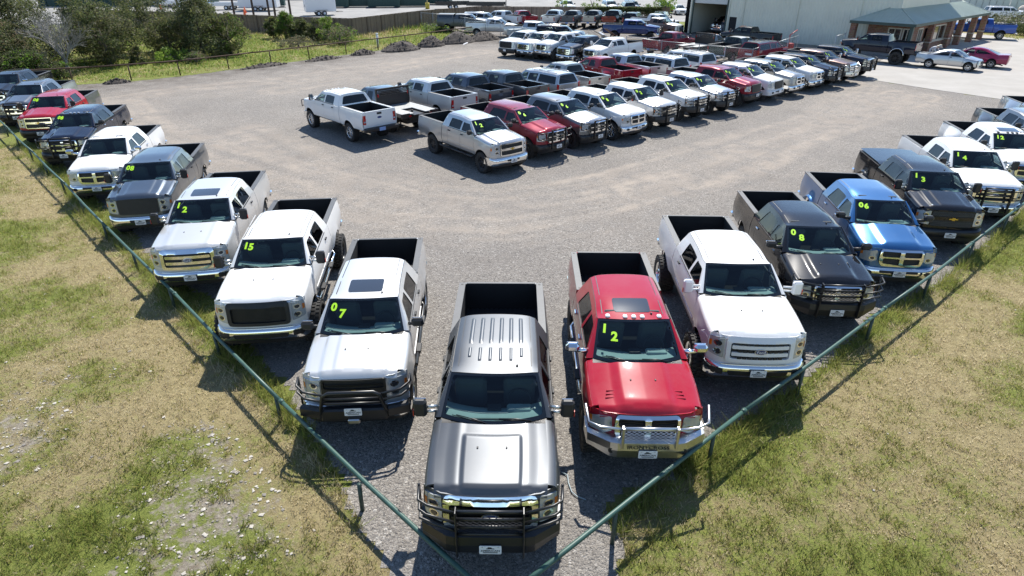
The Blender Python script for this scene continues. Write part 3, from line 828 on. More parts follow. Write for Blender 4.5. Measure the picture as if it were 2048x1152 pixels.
        if car:
            part('quarter_window', K + (sd,), lambda g, sd=sd: g.panel(wins[1], lambda u, v: (sd * (b.side(u, v) - .012), u, v), step=.4, r='tint', thick=0, flip=sd < 0))
        if suv:
            part('quarter_window', K + (sd,), lambda g, sd=sd: g.panel(wins[2], lambda u, v: (sd * (b.side(u, v) - .012), u, v), step=.4, r='tint', thick=0, flip=sd < 0))
        # panel behind the doors
        y0 = ndoor[-1][1]
        def cq(g, sd=sd):
            if suv or car:
                ye = s['be'] - .02
                bot = b.arch(s['a1'], y0 + .006, ye, sill)
                if bot[0][1] > sill + .01 and bot[0][0] > y0 + .02: bot = [(y0 + .006, bot[0][1])] + bot
                zt = lambda y: belt - .004 if suv else lerp(belt - .004, s['rail'] - .03, sstep(cb - .2, ye, y))
                g.panel(bot + [(lerp(ye, y0 + .006, k / 8), zt(lerp(ye, y0 + .006, k / 8))) for k in range(9)], lambda u, v: (sd * b.X(u, v), u, v), step=stp, r='paint', thick=.03, flip=sd < 0)
            else:
                g.panel([(y0 + .006, sill), (cb, sill), (cb, belt - .004), (y0 + .006, belt - .004)], lambda u, v: (sd * b.X(u, v), u, v), step=stp, r='paint', thick=.03, flip=sd < 0)
        part('quarter_panel' if (suv or car) else 'cab_corner', K + (sd,), cq)
        # mirrors
        def mf(g, sd=sd):
            y = yd0 + .17; z = belt + .10; x0 = b.side(y, belt + .05) - .02
            if mirror == 'tow':
                for dz in (-.04, .05): g.tube([(sd * x0, y, z + dz - .02), (sd * 1.06, y - .06, z + dz)], .026, 'mm' if mirmat == 'white' else 'arm', 6)
                g.box((sd * 1.155, y - .08, z + .05), (.21, .13, .31), 'mm', .04)
                g.box((sd * 1.155, y - .012, z + .06), (.17, .012, .25), 'chrome')
                g.box((sd * 1.262, y - .10, z - .03), (.012, .05, .10), 'redm')
            elif mirror == 'ram':
                g.tube([(sd * x0, y, z - .03), (sd * 1.08, y - .04, z + .0)], [.055, .04], 'mm2', 8)
                g.box((sd * 1.165, y - .05, z + .07), (.25, .14, .17), 'mm', .05)
                g.box((sd * 1.165, y + .024, z + .07), (.21, .012, .13), 'chrome')
            else:
                g.tube([(sd * x0, y, z - .03), (sd * 1.0, y - .03, z - .01)], .035, 'mm', 6)
                sc = .75 if car else 1
                g.box((sd * (1.08 if not car else .98), y - .04, z + .02), (.24 * sc, .12 * sc, .19 * sc), 'mm', .045 * sc)
                g.box((sd * (1.08 if not car else .98), y + .022 * sc, z + .02), (.20 * sc, .01, .15 * sc), 'chrome')
        mm = {'black': M['black'], 'white': paintm, 'paint': paintm, 'chrome': M['chrome']}[mirmat]
        part('mirror', K + (sd, mirror, mirmat), mf, dict(P, mm=mm, mm2=mm if mirmat != 'chrome' else M['chrome'], arm=M['steel'], redm=mat_red))
    # ---- interior
    if interior and lod < 2 and not car:
        def dash(g):
            def dsh(i, j):
                u = -1 + 2 * i; p = b.W(u * .93, .03); hb = p.z - .02
                pts = [(p.y + .03, hb), (p.y + .30, hb + .02), (p.y + .44, hb - .02), (p.y + .50, hb - .14), (p.y + .42, hb - .42)]
                k = j * 4; a = min(3, int(k)); f_ = k - a
                return (p.x, lerp(pts[a][0], pts[a + 1][0], f_), lerp(pts[a][1], pts[a + 1][1], f_))
            g.grid(dsh, 14, 8, 'dash', True)
            p = b.W(0, .03)
            g.box((0, p.y + .13, p.z - .004), (.72, .035, .012), 'black', .004)
            g.box((0, p.y + .40, p.z + .0), (.22, .16, .05), 'black', .015)
            g.box((.40, p.y + .38, p.z + .005), (.40, .20, .07), 'dash', .03)
        part('dashboard', K, dash)
        def stw(g):
            p = b.W(.45, .03); c_ = Vector((.40, p.y + .62, p.z - .06))
            g.tube([c_ + Vector((.19 * math.cos(a), .19 * math.sin(a) * .45, .19 * math.sin(a) * .9)) for a in [k * 2 * math.pi / 16 for k in range(16)]], .017, 'black', 6, True)
            g.tube([c_, c_ + Vector((0, -.25, -.1))], .05, 'black', 6)
        part('steering_wheel', K, stw)
        for sx in (-.40, .40):
            def st(g, sx=sx):
                y = d1 - .32
                g.box((sx, y - .25, sill + .42), (.52, .52, .16), 'seat', .05)
                g.box((sx, y + .05, sill + .78), (.52, .16, .66), 'seat', .06, Matrix.Rotation(.2, 3, 'X').to_3x3())
                g.box((sx, y + .13, sill + 1.18), (.28, .11, .18), 'seat', .04)
            part('seat', K + (sx,), st)
        if cab != 'reg' and not car:
            def rs(g):
                y = d2 - .18
                g.box((0, y - .28, sill + .44), (1.45, .5, .16), 'seat', .05); g.box((0, y, sill + .80), (1.45, .15, .64), 'seat', .05)
            part('rear_seat', K, rs)
    # ---- bed
    be, rl, a1 = s['be'], s['rail'], s['a1']
    if not (car or suv):
        bs = cb + .035
        bm_ = bedmat or paintm; PB = dict(P, paint=bm_)
        if bed in ('open', 'tonneau', 'topper'):
            for sd in (1, -1):
                def bsd(g, sd=sd):
                    bot = b.arch(a1, bs, be, sill)
                    g.panel(bot + [(be, rl), (lerp(be, bs, .5), rl), (bs, rl)], lambda u, v: (sd * (b.X(u, min(v, belt)) - .035 * max(0, (v - belt + .22)) ** 2 * 4), u, v), step=stp, r='paint', thick=.03, flip=sd < 0)
                    if flare > .05:
                        r_ = s['ar']
                        for ax in (a1,):
                            g.grid(lambda i, j: (sd * (b.X(ax, b.azc + r_) - .03 + .085 * math.sin(math.pi * j)), ax + (r_ + .015 + .09 * j) * math.cos(math.pi * i), b.azc - .0 + (r_ + .015 + .09 * j) * math.sin(math.pi * i)), 20, 6, 'archm', True, sd > 0)
                bo = part('bed_side', K + (sd,), bsd, dict(PB, archm=archmat or bm_))
                def rlc(g, sd=sd):
                    xo = b.X(a1, belt) - .02
                    g.panel([(sd * (xo - .13), bs), (sd * (xo + .008), bs), (sd * (xo + .008), be), (sd * (xo - .13), be)] if sd > 0 else [(sd * (xo + .008), bs), (sd * (xo - .13), bs), (sd * (xo - .13), be), (sd * (xo + .008), be)],
                            lambda u, v: (u, v, rl + .012), step=.5, r='rc', thick=.03, inward=(0, 0, -1))
                    for k in (.04, .96): g.box((sd * (xo - .06), lerp(bs, be, k), rl + .013), (.05, .05, .006), 'black')
                part('rail_cap', K + (sd, 'cap'), rlc, dict(PB, rc=M[railcap] if railcap in M else bm_), bo)
            def lin(g):
                xi = b.X(a1, belt) - .145; zf = .80
                g.grid(lambda i, j: (lerp(-xi, xi, i), lerp(bs + .03, be - .05, j), zf), 1, 1, 'liner', False)
                for k in range(15): g.box((lerp(-xi + .05, xi - .05, k / 14), (bs + be) / 2, zf + .009), (.05, be - bs - .12, .018), 'liner')
                for sd in (1, -1):
                    g.grid(lambda i, j: (sd * xi, lerp(bs + .03, be - .05, i), lerp(zf, rl + .01, j)), 1, 1, 'liner', False, sd > 0)
                    g.box((sd * (xi - .10), a1, zf + .11), (.22, .95, .24), 'liner', .05)
                for k in range(7): g.box((0, lerp(bs + .3, be - .2, k / 6), 0), (.01, .01, .01), 'liner') if False else None
                g.box((0, bs + .025, (zf + rl) / 2), (2 * xi + .2, .05, rl - zf), 'liner')
                g.box((0, be - .05, (zf + rl) / 2), (2 * xi, .02, rl - zf), 'liner')
            part('bed_liner', K, lin)
            def fw(g): g.box((0, bs + .0, rl - .06), (2 * b.X(a1, belt) - .06, .05, .13), 'paint', .01)
            part('bed_front_wall', K, fw, PB)
            def tg(g):
                xo = b.X(be, belt) - .15
                g.panel(rpoly([(-xo, .70), (xo, .70), (xo, rl), (-xo, rl)], .02), lambda u, v: (u, be + .012 - .012 * sstep(.2, .5, abs(v - 1.08)), v), step=.12, r='paint', thick=.06, flip=True)
                g.box((0, be - .015, rl + .008), (2 * xo, .075, .02), 'rc', .006)
            tgo = part('tailgate', K, tg, dict(PB, rc=M[railcap] if railcap in M else bm_, paint=tailmat or bm_))
            def th(g):
                g.panel(rrect(-.13, rl - .17, .13, rl - .07, .02), lambda u, v: (u, be + .017, v), step=.3, r='black', thick=.01, flip=True)
                if lod < 2:
                    if F == 'F': g.panel(ellipse(0, 1.12, .12, .05), lambda u, v: (u, be + .018, v), step=.2, r='blue_oval', thick=.01, flip=True)
                    elif F == 'R': g.panel(rpoly([(-.05, 1.16), (0, 1.04), (.05, 1.16)], .02), lambda u, v: (u, be + .020, v), step=.2, r='chrome', thick=.01, flip=True)
            part('tailgate_handle', K, th, PB, tgo)
            if bed == 'tonneau':
                part('bed_cover', K, lambda g: g.grid(lambda i, j: (lerp(-1, 1, i) * (b.X(a1, belt) - .03), lerp(bs, be, j), rl + .05 + .03 * (1 - (2 * i - 1) ** 2) + .03 * math.sin(math.pi * min(1, j * 8) / 2)), 12, 10, 'paint', True))
            if bed == 'topper':
                def tp(g):
                    xw = b.X(a1, belt) - .05
                    def prof(i, j):
                        a = math.pi * i; c_ = math.cos(a); s_ = math.sin(a)
                        return (xw * math.copysign(abs(c_) ** .28, c_) * lerp(1, .80, max(0, s_ ** .5)), lerp(bs, be, j) - .10 * s_ * (1 if j > .95 else 0), rl + .02 + .50 * s_ ** .35)
                    g.grid(prof, 20, 6, 'paint', True, True)
                    g.panel([(-xw * .97, rl + .03), (xw * .97, rl + .03), (xw * .82, rl + .48), (-xw * .82, rl + .48)], lambda u, v: (u, be - .02 - .1 * (v - rl), v), step=.3, r='tint', thick=.02, flip=True)
                    for sd in (1, -1): g.panel(rrect(bs + .2, rl + .12, be - .25, rl + .40, .05), lambda u, v: (sd * (xw * lerp(1.0, .83, (v - rl) / .5) + .012), u, v), step=.3, r='frit', thick=.02, flip=sd < 0)
                part('topper', K, tp)
            if bed == 'open' and stack:
                pass
        elif bed == 'flat':
            def fb(g):
                # deck with a hitch well cut in, as in a hauler bed
                w2 = 1.06
                g.panel([(-w2, bs + .12), (w2, bs + .12), (w2, be + .25), (.34, be + .25), (.34, be - .95), (-.34, be - .95), (-.34, be + .25), (-w2, be + .25)], lambda u, v: (u, v, 1.06), step=.5, r='deck', thick=.04)
                g.box((0, be - .35, .94), (.66, 1.2, .06), 'satin')
                for sd in (1, -1):
                    g.box((sd * (w2 + .035), (bs + be) / 2 + .18, 1.0), (.07, be - bs + .16, .18), 'satin', .01)
                    g.box((sd * (w2 - .2), be + .27, .97), (.5, .05, .24), 'satin', .01); g.box((sd * .62, be + .30, .95), (.12, .02, .07), 'red')
                    g.box((sd * (w2 - .25), bs + .5, .86), (.42, .7, .34), 'satin', .02)
                g.lathe([(-.05, .001), (-.05, .05), (.05, .05), (.05, .001)], 10, 'satin', (0, be - .45, 1.02))
                g.box((0, (bs + be) / 2, .78), (.9, be - bs, .22), 'under')
            part('flat_deck', K, fb, dict(P, deck=mat_deck))
            def hr(g):
                for sd in (1, -1): g.box((sd * .97, bs + .12, 1.50), (.10, .08, .92), 'satin', .01)
                g.panel([(-.95, 1.06), (.95, 1.06), (.95, 1.62), (-.95, 1.62)], lambda u, v: (u, bs + .13, v), step=1, r='satin', thick=.03, flip=True)
                for k, z in enumerate((1.68, 1.75, 1.82)): g.box((0, bs + .12, z), (1.86, .05, .035), 'satin')
                g.box((0, bs + .12, 1.92), (2.0, .09, .10), 'satin', .015)
                for sd in (1, -1): g.box((sd * .90, bs + .165, 1.62), (.05, .02, .16), 'red')
            part('headache_rack', K, hr)
        if bed in ('open', 'tonneau', 'topper'):
            for sd in (1, -1):
                def tl(g, sd=sd):
                    xo = b.X(be, belt) - .005
                    g.panel([(-.135, .86), (.012, .86), (.012, rl - .14), (-.135, rl - .14)], lambda u, v: (sd * (xo + u * .95 - .012), be + .018 - .10 * max(0, (u + .03)) / .04 * .3, v), step=.06, r='red', thick=.05, flip=sd > 0)
                    g.box((sd * (xo - .075), be + .022, .985), (.11, .012, .07), 'lens', .004)
                    g.box((sd * (xo - .075), be - .01, .78), (.14, .05, .16), 'paint'); g.box((sd * (xo - .075), be - .012, rl - .07), (.14, .05, .14), 'paint')
                part('tail_light', K + (sd,), tl, PB)
            def rb(g):
                g.box((0, be + .10, .60), (1.92, .20, .17), 'rbm', .03)
                g.box((0, be + .10, .688), (1.5, .16, .01), 'black')
                g.box((0, be + .205, .60), (.34, .012, .17), 'plate2', .004)
            part('rear_bumper', K, rb, dict(P, rbm=M['chrome'] if rear_bumper == 'chrome' else M['satin'], plate2=mat_plate_rear))
        if stack:
            for sd in (1, -1):
                part('exhaust_stack', K + (sd,), lambda g, sd=sd: g.tube([(sd * .62, bs + .14, .8), (sd * .62, bs + .14, 2.0), (sd * .66, bs + .2, 2.12)], .07, 'chrome', 10))
    elif suv:
        def tgs(g):
            xo = b.X(be - .1, belt) - .01
            g.panel(rpoly([(-xo, .62), (xo, .62), (xo, belt + .01), (-xo, belt + .01)], .05), lambda u, v: (u, be + .0 - .03 * (u / xo) ** 4, v), step=.12, r='paint', thick=.08, flip=True)
            g.panel(rrect(-.3, .86, .3, 1.02, .02), lambda u, v: (u, be + .006, v), step=.3, r='plate', thick=.01, flip=True)
        part('tailgate', K, tgs)
        for sd in (1, -1):
            part('tail_light', K + (sd,), lambda g, sd=sd: g.panel([(-.13, .82), (.0, .82), (.0, belt + .06), (-.13, belt + .0)], lambda u, v: (sd * (b.X(be - .1, min(v, belt)) + .004 + u), be + .014, v), step=.3, r='red', thick=.07, flip=sd > 0))
        part('rear_bumper', K, lambda g: g.box((0, be + .04, .55), (1.9, .18, .22), 'paint', .04))
        for sd in (1, -1):
            part('roof_rail', K + (sd,), lambda g, sd=sd: g.tube([b.roof(sd * .80, .2) + Vector((0, 0, -.0)), b.roof(sd * .80, .24) + Vector((0, 0, .05)), b.roof(sd * .8, .85) + Vector((0, 0, .05)), b.roof(sd * .8, .9)], .018, 'steel', 6))
        for t_ in (.38, .62): part('roof_bar', K + (t_,), lambda g, t_=t_: g.tube([b.roof(-.8, t_) + Vector((0, 0, .06)), b.roof(.8, t_) + Vector((0, 0, .06))], .016, 'black', 6))
    else:
        def tr(g):
            def deck(i, j):
                u = -1 + 2 * i; y = lerp(cb - .01, be - .02, j); x = u * (b.X(y, belt) - .03)
                return (x, y, lerp(belt + .0, s['rail'], j) + .035 * (1 - abs(u) ** 6) - .02 * j ** 6)
            g.grid(deck, 14, 8, 'paint', True)
            g.grid(lambda i, j: (lerp(-.84, .84, i) * (1 - .03 * (1 - j)), be + .0 - .10 * abs(2 * i - 1) ** 5 + .05 * math.sin(math.pi * j), lerp(.24, s['rail'] + .0, j)), 14, 8, 'paint', True, True)
        part('trunk', K, tr)
        for sd in (1, -1):
            part('tail_light', K + (sd,), lambda g, sd=sd: g.panel(rpoly([(.42, .72), (.82, .70), (.82, .86), (.46, .86)], .03) if sd > 0 else rpoly([(-.46, .86), (-.82, .86), (-.82, .70), (-.42, .72)], .03), lambda u, v: (u, be + .055 - .10 * (abs(u) / .84) ** 5, v), step=.1, r='red', thick=.03, flip=True))
    # ---- running gear
    def und(g):
        L = be if not car else be - .3
        g.box((0, (L + .5) / 2, sill + .02), (1.18 if not car else 1.2, L - .7, .22 if not car else .14), 'under')
        for a in (s['a0'], a1): g.tube([(-.85, a, .02 + b.azc - .03), (.85, a, .02 + b.azc - .03)], .07, 'under', 6)
        for sd in (1, -1):
            for a in (s['a0'], a1):   # wheel houses
                r_ = s['ar'] + .015
                g.grid(lambda i, j: (sd * lerp(s['hw'] - .05, .56, j), a + r_ * math.cos(math.pi * i), b.azc + r_ * math.sin(math.pi * i)), 12, 1, 'under', True, sd < 0)
                g.panel([(a + r_ * math.cos(math.pi * k / 12), b.azc + r_ * math.sin(math.pi * k / 12)) for k in range(13)], lambda u, v: (sd * .56, u, v), step=.5, r='under', thick=0, flip=sd < 0)
            g.box((sd * (s['hw'] - .09), (s['a0'] + a1) / 2, sill + .03), (.10, a1 - s['a0'] - 1.1 * s['ar'] * 2, .10), 'under')
        g.tube([(.38, 2.2, sill - .04), (.42, 3.6, sill - .06), (.55, a1 + .55, sill - .04), (.86, be - .25, sill - .06)], .04, 'under', 6)
    part('chassis', K, und)
    wid = .275 if wr < .42 else (.32 if wr < .47 else .40)
    if car: wid = .23
    xw = s['hw'] - wid / 2 - .02 + (.04 if wr > .43 else 0) + (.15 if wr >= .47 else 0)
    for y in (s['a0'], a1):
        for sd in (1, -1):
            wheel(root, y, sd * (xw + (.17 if dually and y == a1 else 0)), wr, wid, rim, P, lod)
    if step:
        for sd in (1, -1):
            def sf(g, sd=sd):
                y0_, y1_ = s['a0'] + s['ar'] + .15, (a1 - s['ar'] - .15 if cab != 'reg' else s['cb'])
                g.tube([(sd * .90, y0_, sill - .02), (sd * .985, y0_ + .06, sill - .12), (sd * .985, y1_ - .06, sill - .12), (sd * .90, y1_, sill - .02)], .042, 'sm', 8)
                for k in (.25, .7): g.box((sd * 1.0, lerp(y0_, y1_, k), sill - .092), (.11, .34, .05), 'smp', .012)
            part('running_board', K + (sd, step), sf, dict(P, sm=M['chrome'] if step == 'chrome' else M['satin'], smp=M['black']))
    return root
mat_red = mat('mirror_marker_red', (.55, .04, .02), .3)
mat_deck = mat('steel_deck', (.30, .31, .31), .55, .3, vary=.25)
mat_plate_rear = mat('dealer_plate_blue', (.22, .34, .62), .4)
# ------------------------------------------------------------------ ground
def vnoise(x, y, seed=0):
    """smooth value noise in the plane"""
    x = np.asarray(x, float); y = np.asarray(y, float)
    xi = np.floor(x).astype(np.int64); yi = np.floor(y).astype(np.int64); fx = x - xi; fy = y - yi
    fx = fx * fx * (3 - 2 * fx); fy = fy * fy * (3 - 2 * fy)
    def h(a, b):
        n = (a * 374761393 + b * 668265263 + seed * 974634777) & 0xFFFFFFFF
        n = ((n ^ (n >> 13)) * 1274126177) & 0xFFFFFFFF
        return ((n ^ (n >> 16)) & 0xFFFF) / 65535.0
    return (h(xi, yi) * (1 - fx) + h(xi + 1, yi) * fx) * (1 - fy) + (h(xi, yi + 1) * (1 - fx) + h(xi + 1, yi + 1) * fx) * fy
def fbm(x, y, seed=0, oct=4):
    s = 0; a = .5; t = 0
    for k in range(oct): s = s + a * vnoise(x * 2 ** k, y * 2 ** k, seed + k * 17); t += a; a *= .55
    return s / t
def seg_dist(px, py, pts):
    d = np.full(np.shape(px), 1e9)
    for (ax, ay), (bx, by) in zip(pts, pts[1:]):
        dx, dy = bx - ax, by - ay; t = np.clip(((px - ax) * dx + (py - ay) * dy) / (dx * dx + dy * dy), 0, 1)
        d = np.minimum(d, np.hypot(px - ax - t * dx, py - ay - t * dy))
    return d
def poly_mask(px, py, poly):
    c = np.zeros(np.shape(px), bool); j = len(poly) - 1
    for i in range(len(poly)):
        xi, yi = poly[i]; xj, yj = poly[j]
        k = ((yi > py) != (yj > py)) & (px < (xj - xi) * (py - yi) / (yj - yi + 1e-12) + xi); c ^= k; j = i
    return c
LOT = [(-.4, 4.9), (-1.3, 5.5), (-1.9, 6.2), (-2.7, 7.6), (-3.7, 9.2), (-4.9, 10.8), (-6.8, 13.3), (-8.4, 14.9), (-9.9, 15.9), (-12.1, 18.6), (-15.4, 22.2), (-18.9, 26.0), (-24.6, 31.9), (-29.9, 37.1), (-36, 43), (-34, 46.6), (-31.2, 46.2), (-28, 47.6), (-25.3, 49.8), (-22.8, 53), (-18, 58.6), (-13.2, 64.8), (-8, 70.5), (-5, 75), (-9, 84), (-5, 96.5), (22, 94.5), (21, 81.3), (36, 63.6), (33, 58), (25.6, 48.9), (26.8, 48.2), (28.8, 44.7), (31.2, 41.3), (40, 30), (46, 34), (34, 30), (26, 27), (19.2, 21.9), (15.6, 18.7), (11.9, 15.5), (10.2, 14.4), (8.6, 13.2), (6.3, 10.9), (4.9, 9.9), (4.0, 9.3), (2.7, 8.2), (2.0, 7.8), (1.45, 7.3), (1.75, 6.6), (1.4, 5.9), (.9, 5.2), (.3, 4.7)]
TRACKS = [([(-19, 30), (-15.2, 26.7), (-12.4, 25.2), (-7.6, 22.5), (-3.9, 20.7), (-.4, 20.2), (3.2, 21.7), (9.1, 26), (19.5, 36.6), (26, 43)], .75),
          ([(-13.8, 32.9), (-11.2, 30), (-8, 26), (-4.3, 23.1), (-.5, 22.2), (3.5, 24.3), (8.6, 28.3), (15.6, 34.2), (21.6, 41), (25, 46)], .6),
          ([(-30, 37), (-26.8, 39.2), (-23.2, 44.5), (-17.2, 48.2), (-9.7, 57), (-3, 64)], 1.6),
          ([(-24, 40), (-19.6, 34), (-14.2, 29.1), (-8.8, 25.3), (-4, 22)], 1.1), ([(5, 23), (12, 29), (19, 35), (27, 42)], .6), ([(-16, 44), (-12, 50), (-7, 58)], 1.0)]
def sheet(name, xs, ys, z, keep=None, attrs=None, m=None, jit=0.):
    X, Y = np.meshgrid(xs, ys, indexing='ij'); nx, ny = X.shape
    Z = np.full(X.shape, z) if np.isscalar(z) else z(X, Y)
    if jit: X = X + RNG.normal(0, jit, X.shape); Y = Y + RNG.normal(0, jit, X.shape)
    idx = np.arange(nx * ny).reshape(nx, ny)
    q = np.stack([idx[:-1, :-1], idx[1:, :-1], idx[1:, 1:], idx[:-1, 1:]], -1).reshape(-1, 4)
    if keep is not None:
        cx = X.ravel()[q].mean(1); cy_ = Y.ravel()[q].mean(1); q = q[keep(cx, cy_)]
    used = np.unique(q); mp = np.full(nx * ny, -1); mp[used] = np.arange(len(used)); q = mp[q]
    V = np.stack([X.ravel(), Y.ravel(), Z.ravel()], -1)[used]
    me = bpy.data.meshes.new(name)
    me.vertices.add(len(V)); me.vertices.foreach_set('co', V.ravel())
    me.loops.add(len(q) * 4); me.loops.foreach_set('vertex_index', q.ravel()); me.polygons.add(len(q))
    me.polygons.foreach_set('loop_start', np.arange(len(q)) * 4); me.polygons.foreach_set('use_smooth', np.ones(len(q), bool)); me.update(calc_edges=True)
    for k, fn in (attrs or {}).items():
        a = me.attributes.new(k, 'FLOAT', 'POINT'); a.data.foreach_set('value', np.asarray(fn(V[:, 0], V[:, 1]), np.float32))
    o = bpy.data.objects.new(name, me); C.objects.link(o)
    if m: me.materials.append(m)
    return o
def ramp(t, stops):
    n = nd(t, 'ShaderNodeValToRGB'); e = n.color_ramp.elements
    while len(e) < len(stops): e.new(.5)
    for k, (p, c) in enumerate(stops): e[k].position = p; e[k].color = rgb(c)
    return n
def ground_mat(name, kind):
    m, t, p = new_mat(name); setin(p, Roughness=.95); p.inputs['Specular IOR Level'].default_value = .2
    L = t.links.new
    tc = nd(t, 'ShaderNodeTexCoord'); gm = nd(t, 'ShaderNodeNewGeometry')
    def noise(sc, det=6, rough=.6, vec=None):
        n = nd(t, 'ShaderNodeTexNoise'); setin(n, Scale=sc, Detail=det, Roughness=rough); L(vec or gm.outputs['Position'], n.inputs['Vector']); return n.outputs[0]
    def mix(f, a, b, blend='MIX'):
        n = nd(t, 'ShaderNodeMix', data_type='RGBA', blend_type=blend)
        for s_, v in ((0, f), (6, a), (7, b)):
            if hasattr(v, 'is_linked') or hasattr(v, 'node'): L(v, n.inputs[s_])
            elif isinstance(v, (int, float)): n.inputs[s_].default_value = v
            else: n.inputs[s_].default_value = rgb(v)
        return n.outputs[2]
    def rng(v, a, b, c=0., d=1.):
        n = nd(t, 'ShaderNodeMapRange'); setin(n, From_Min=a, From_Max=b, To_Min=c, To_Max=d); L(v, n.inputs[0]); return n.outputs[0]
    def attr(a): n = nd(t, 'ShaderNodeAttribute'); n.attribute_name = a; return n.outputs['Fac']
    def math_(op, a, b):
        n = nd(t, 'ShaderNodeMath', operation=op)
        for i, v in enumerate((a, b)):
            if isinstance(v, (int, float)): n.inputs[i].default_value = v
            else: L(v, n.inputs[i])
        return n.outputs[0]
    if kind == 'gravel':
        vo = nd(t, 'ShaderNodeTexVoronoi'); setin(vo, Scale=24.); L(gm.outputs['Position'], vo.inputs['Vector'])
        vo2 = nd(t, 'ShaderNodeTexVoronoi'); setin(vo2, Scale=60.); L(gm.outputs['Position'], vo2.inputs['Vector'])
        sep = nd(t, 'ShaderNodeSeparateColor'); L(vo.outputs['Color'], sep.inputs[0]); sep2 = nd(t, 'ShaderNodeSeparateColor'); L(vo2.outputs['Color'], sep2.inputs[0])
        stone = ramp(t, [(0, (0.095, 0.087, 0.082)), (.35, (0.218, 0.201, 0.182)), (.78, (0.310, 0.284, 0.253)), (.95, (0.396, 0.370, 0.337)), (1, (0.660, 0.634, 0.594))]); L(sep.outputs[0], stone.inputs[0])
        stone2 = ramp(t, [(0, (0.112, 0.103, 0.095)), (.5, (0.251, 0.231, 0.207)), (.93, (0.343, 0.317, 0.284)), (1, (0.634, 0.607, 0.568))]); L(sep2.outputs[0], stone2.inputs[0])
        col = mix(.5, stone.outputs[0], stone2.outputs[0])
        big = rng(noise(.22, 5, .6), .35, .65)
        col = mix(math_('MULTIPLY', big, .45), col, (.185, .172, .160))
        fines = mix(noise(30, 4, .7), (.40, .342, .282), (.31, .262, .213))
        tr = math_('MULTIPLY', attr('track'), rng(noise(1.1, 6, .65), .30, .62))
        col = mix(math_('MULTIPLY', tr, .88), col, fines)
        col = mix(math_('MULTIPLY', attr('dark'), rng(noise(.8, 5, .6), .3, .65)), col, mix(noise(18, 4, .7), (.085, .073, .062), (.16, .14, .12)))
        col = mix(math_('MULTIPLY', rng(noise(.55, 6, .7), .52, .7), .35), col, (.13, .118, .107)); L(col, p.inputs['Base Color'])
        h = math_('ADD', math_('MULTIPLY', vo.outputs['Distance'], -.6), math_('MULTIPLY', vo2.outputs['Distance'], -.35))
        h = math_('MULTIPLY', h, rng(tr, 0, .8, 1, .25))
        b = nd(t, 'ShaderNodeBump'); setin(b, Strength=.85, Distance=.045); L(h, b.inputs['Height']); L(b.outputs[0], p.inputs['Normal'])
    if kind == 'grass':
        n1 = noise(6, 9, .8); n2 = noise(34, 5, .8); n3 = noise(1.3, 6, .7)
        straw = ramp(t, [(.30, (0.078, 0.062, 0.031)), (.43, (0.213, 0.175, 0.085)), (.55, (0.369, 0.305, 0.163)), (.70, (0.596, 0.511, 0.327))]); L(math_('ADD', math_('ADD', math_('MULTIPLY', n1, .45), math_('MULTIPLY', n2, .35)), math_('MULTIPLY', n3, .20)), straw.inputs[0])
        green = ramp(t, [(.30, (0.043, 0.057, 0.014)), (.44, (0.116, 0.142, 0.031)), (.56, (0.213, 0.239, 0.057)), (.72, (0.383, 0.369, 0.142))]); L(math_('ADD', math_('MULTIPLY', n1, .45), math_('MULTIPLY', n2, .55)), green.inputs[0])
        g = rng(math_('ADD', attr('green'), math_('MULTIPLY', math_('SUBTRACT', n1, .5), 1.5)), .35, .65)
        col = mix(g, straw.outputs[0], green.outputs[0]); col = mix(math_('MULTIPLY', rng(n3, .5, .66), .35), col, (.16, .125, .068))
        vo = nd(t, 'ShaderNodeTexVoronoi'); setin(vo, Scale=13.); L(gm.outputs['Position'], vo.inputs['Vector'])
        lime = mix(vo.outputs['Distance'], (.36, .325, .265), (.20, .165, .12))
        bare = rng(math_('ADD', attr('bare'), math_('MULTIPLY', math_('SUBTRACT', noise(2.6, 8, .75), .5), 2.2)), .62, .85)
        col = mix(bare, col, lime)
        L(col, p.inputs['Base Color'])
        b = nd(t, 'ShaderNodeBump'); setin(b, Strength=.9, Distance=.06); L(math_('ADD', n1, math_('MULTIPLY', n2, .6)), b.inputs['Height']); L(b.outputs[0], p.inputs['Normal'])
    if kind == 'concrete':
        col = mix(rng(noise(.5, 6, .6), .35, .7), (.34, .322, .295), (.40, .38, .352)); col = mix(math_('MULTIPLY', rng(noise(3.0, 6, .7), .5, .8), .25), col, (.30, .28, .26))
        L(col, p.inputs['Base Color']); b = nd(t, 'ShaderNodeBump'); setin(b, Strength=.2, Distance=.01); L(noise(60, 3), b.inputs['Height']); L(b.outputs[0], p.inputs['Normal'])
    if kind == 'asphalt':
        col = mix(rng(noise(.3, 6, .6), .35, .7), (.25, .245, .235), (.36, .35, .335)); col = mix(math_('MULTIPLY', rng(noise(2, 6, .7), .45, .8), .3), col, (.14, .135, .13))
        L(col, p.inputs['Base Color'])
    return m
MG = {k: ground_mat(k, k) for k in ('gravel', 'grass', 'concrete', 'asphalt')}
FENCE_L = [(-.22, 5.30), (-1.42, 6.45), (-2.41, 7.33), (-3.71, 8.77), (-6.02, 11.19), (-9.2, 14.58), (-12.95, 18.45), (-17.81, 23.65), (-26.4, 32.55), (-33, 39.3)]
FENCE_R = [(-.2, 5.15), (1.62, 6.78), (3.09, 8.09), (4.36, 9.13), (5.74, 10.26), (8.35, 12.44), (11.91, 15.41), (17.14, 19.85), (24.5, 26.1)]
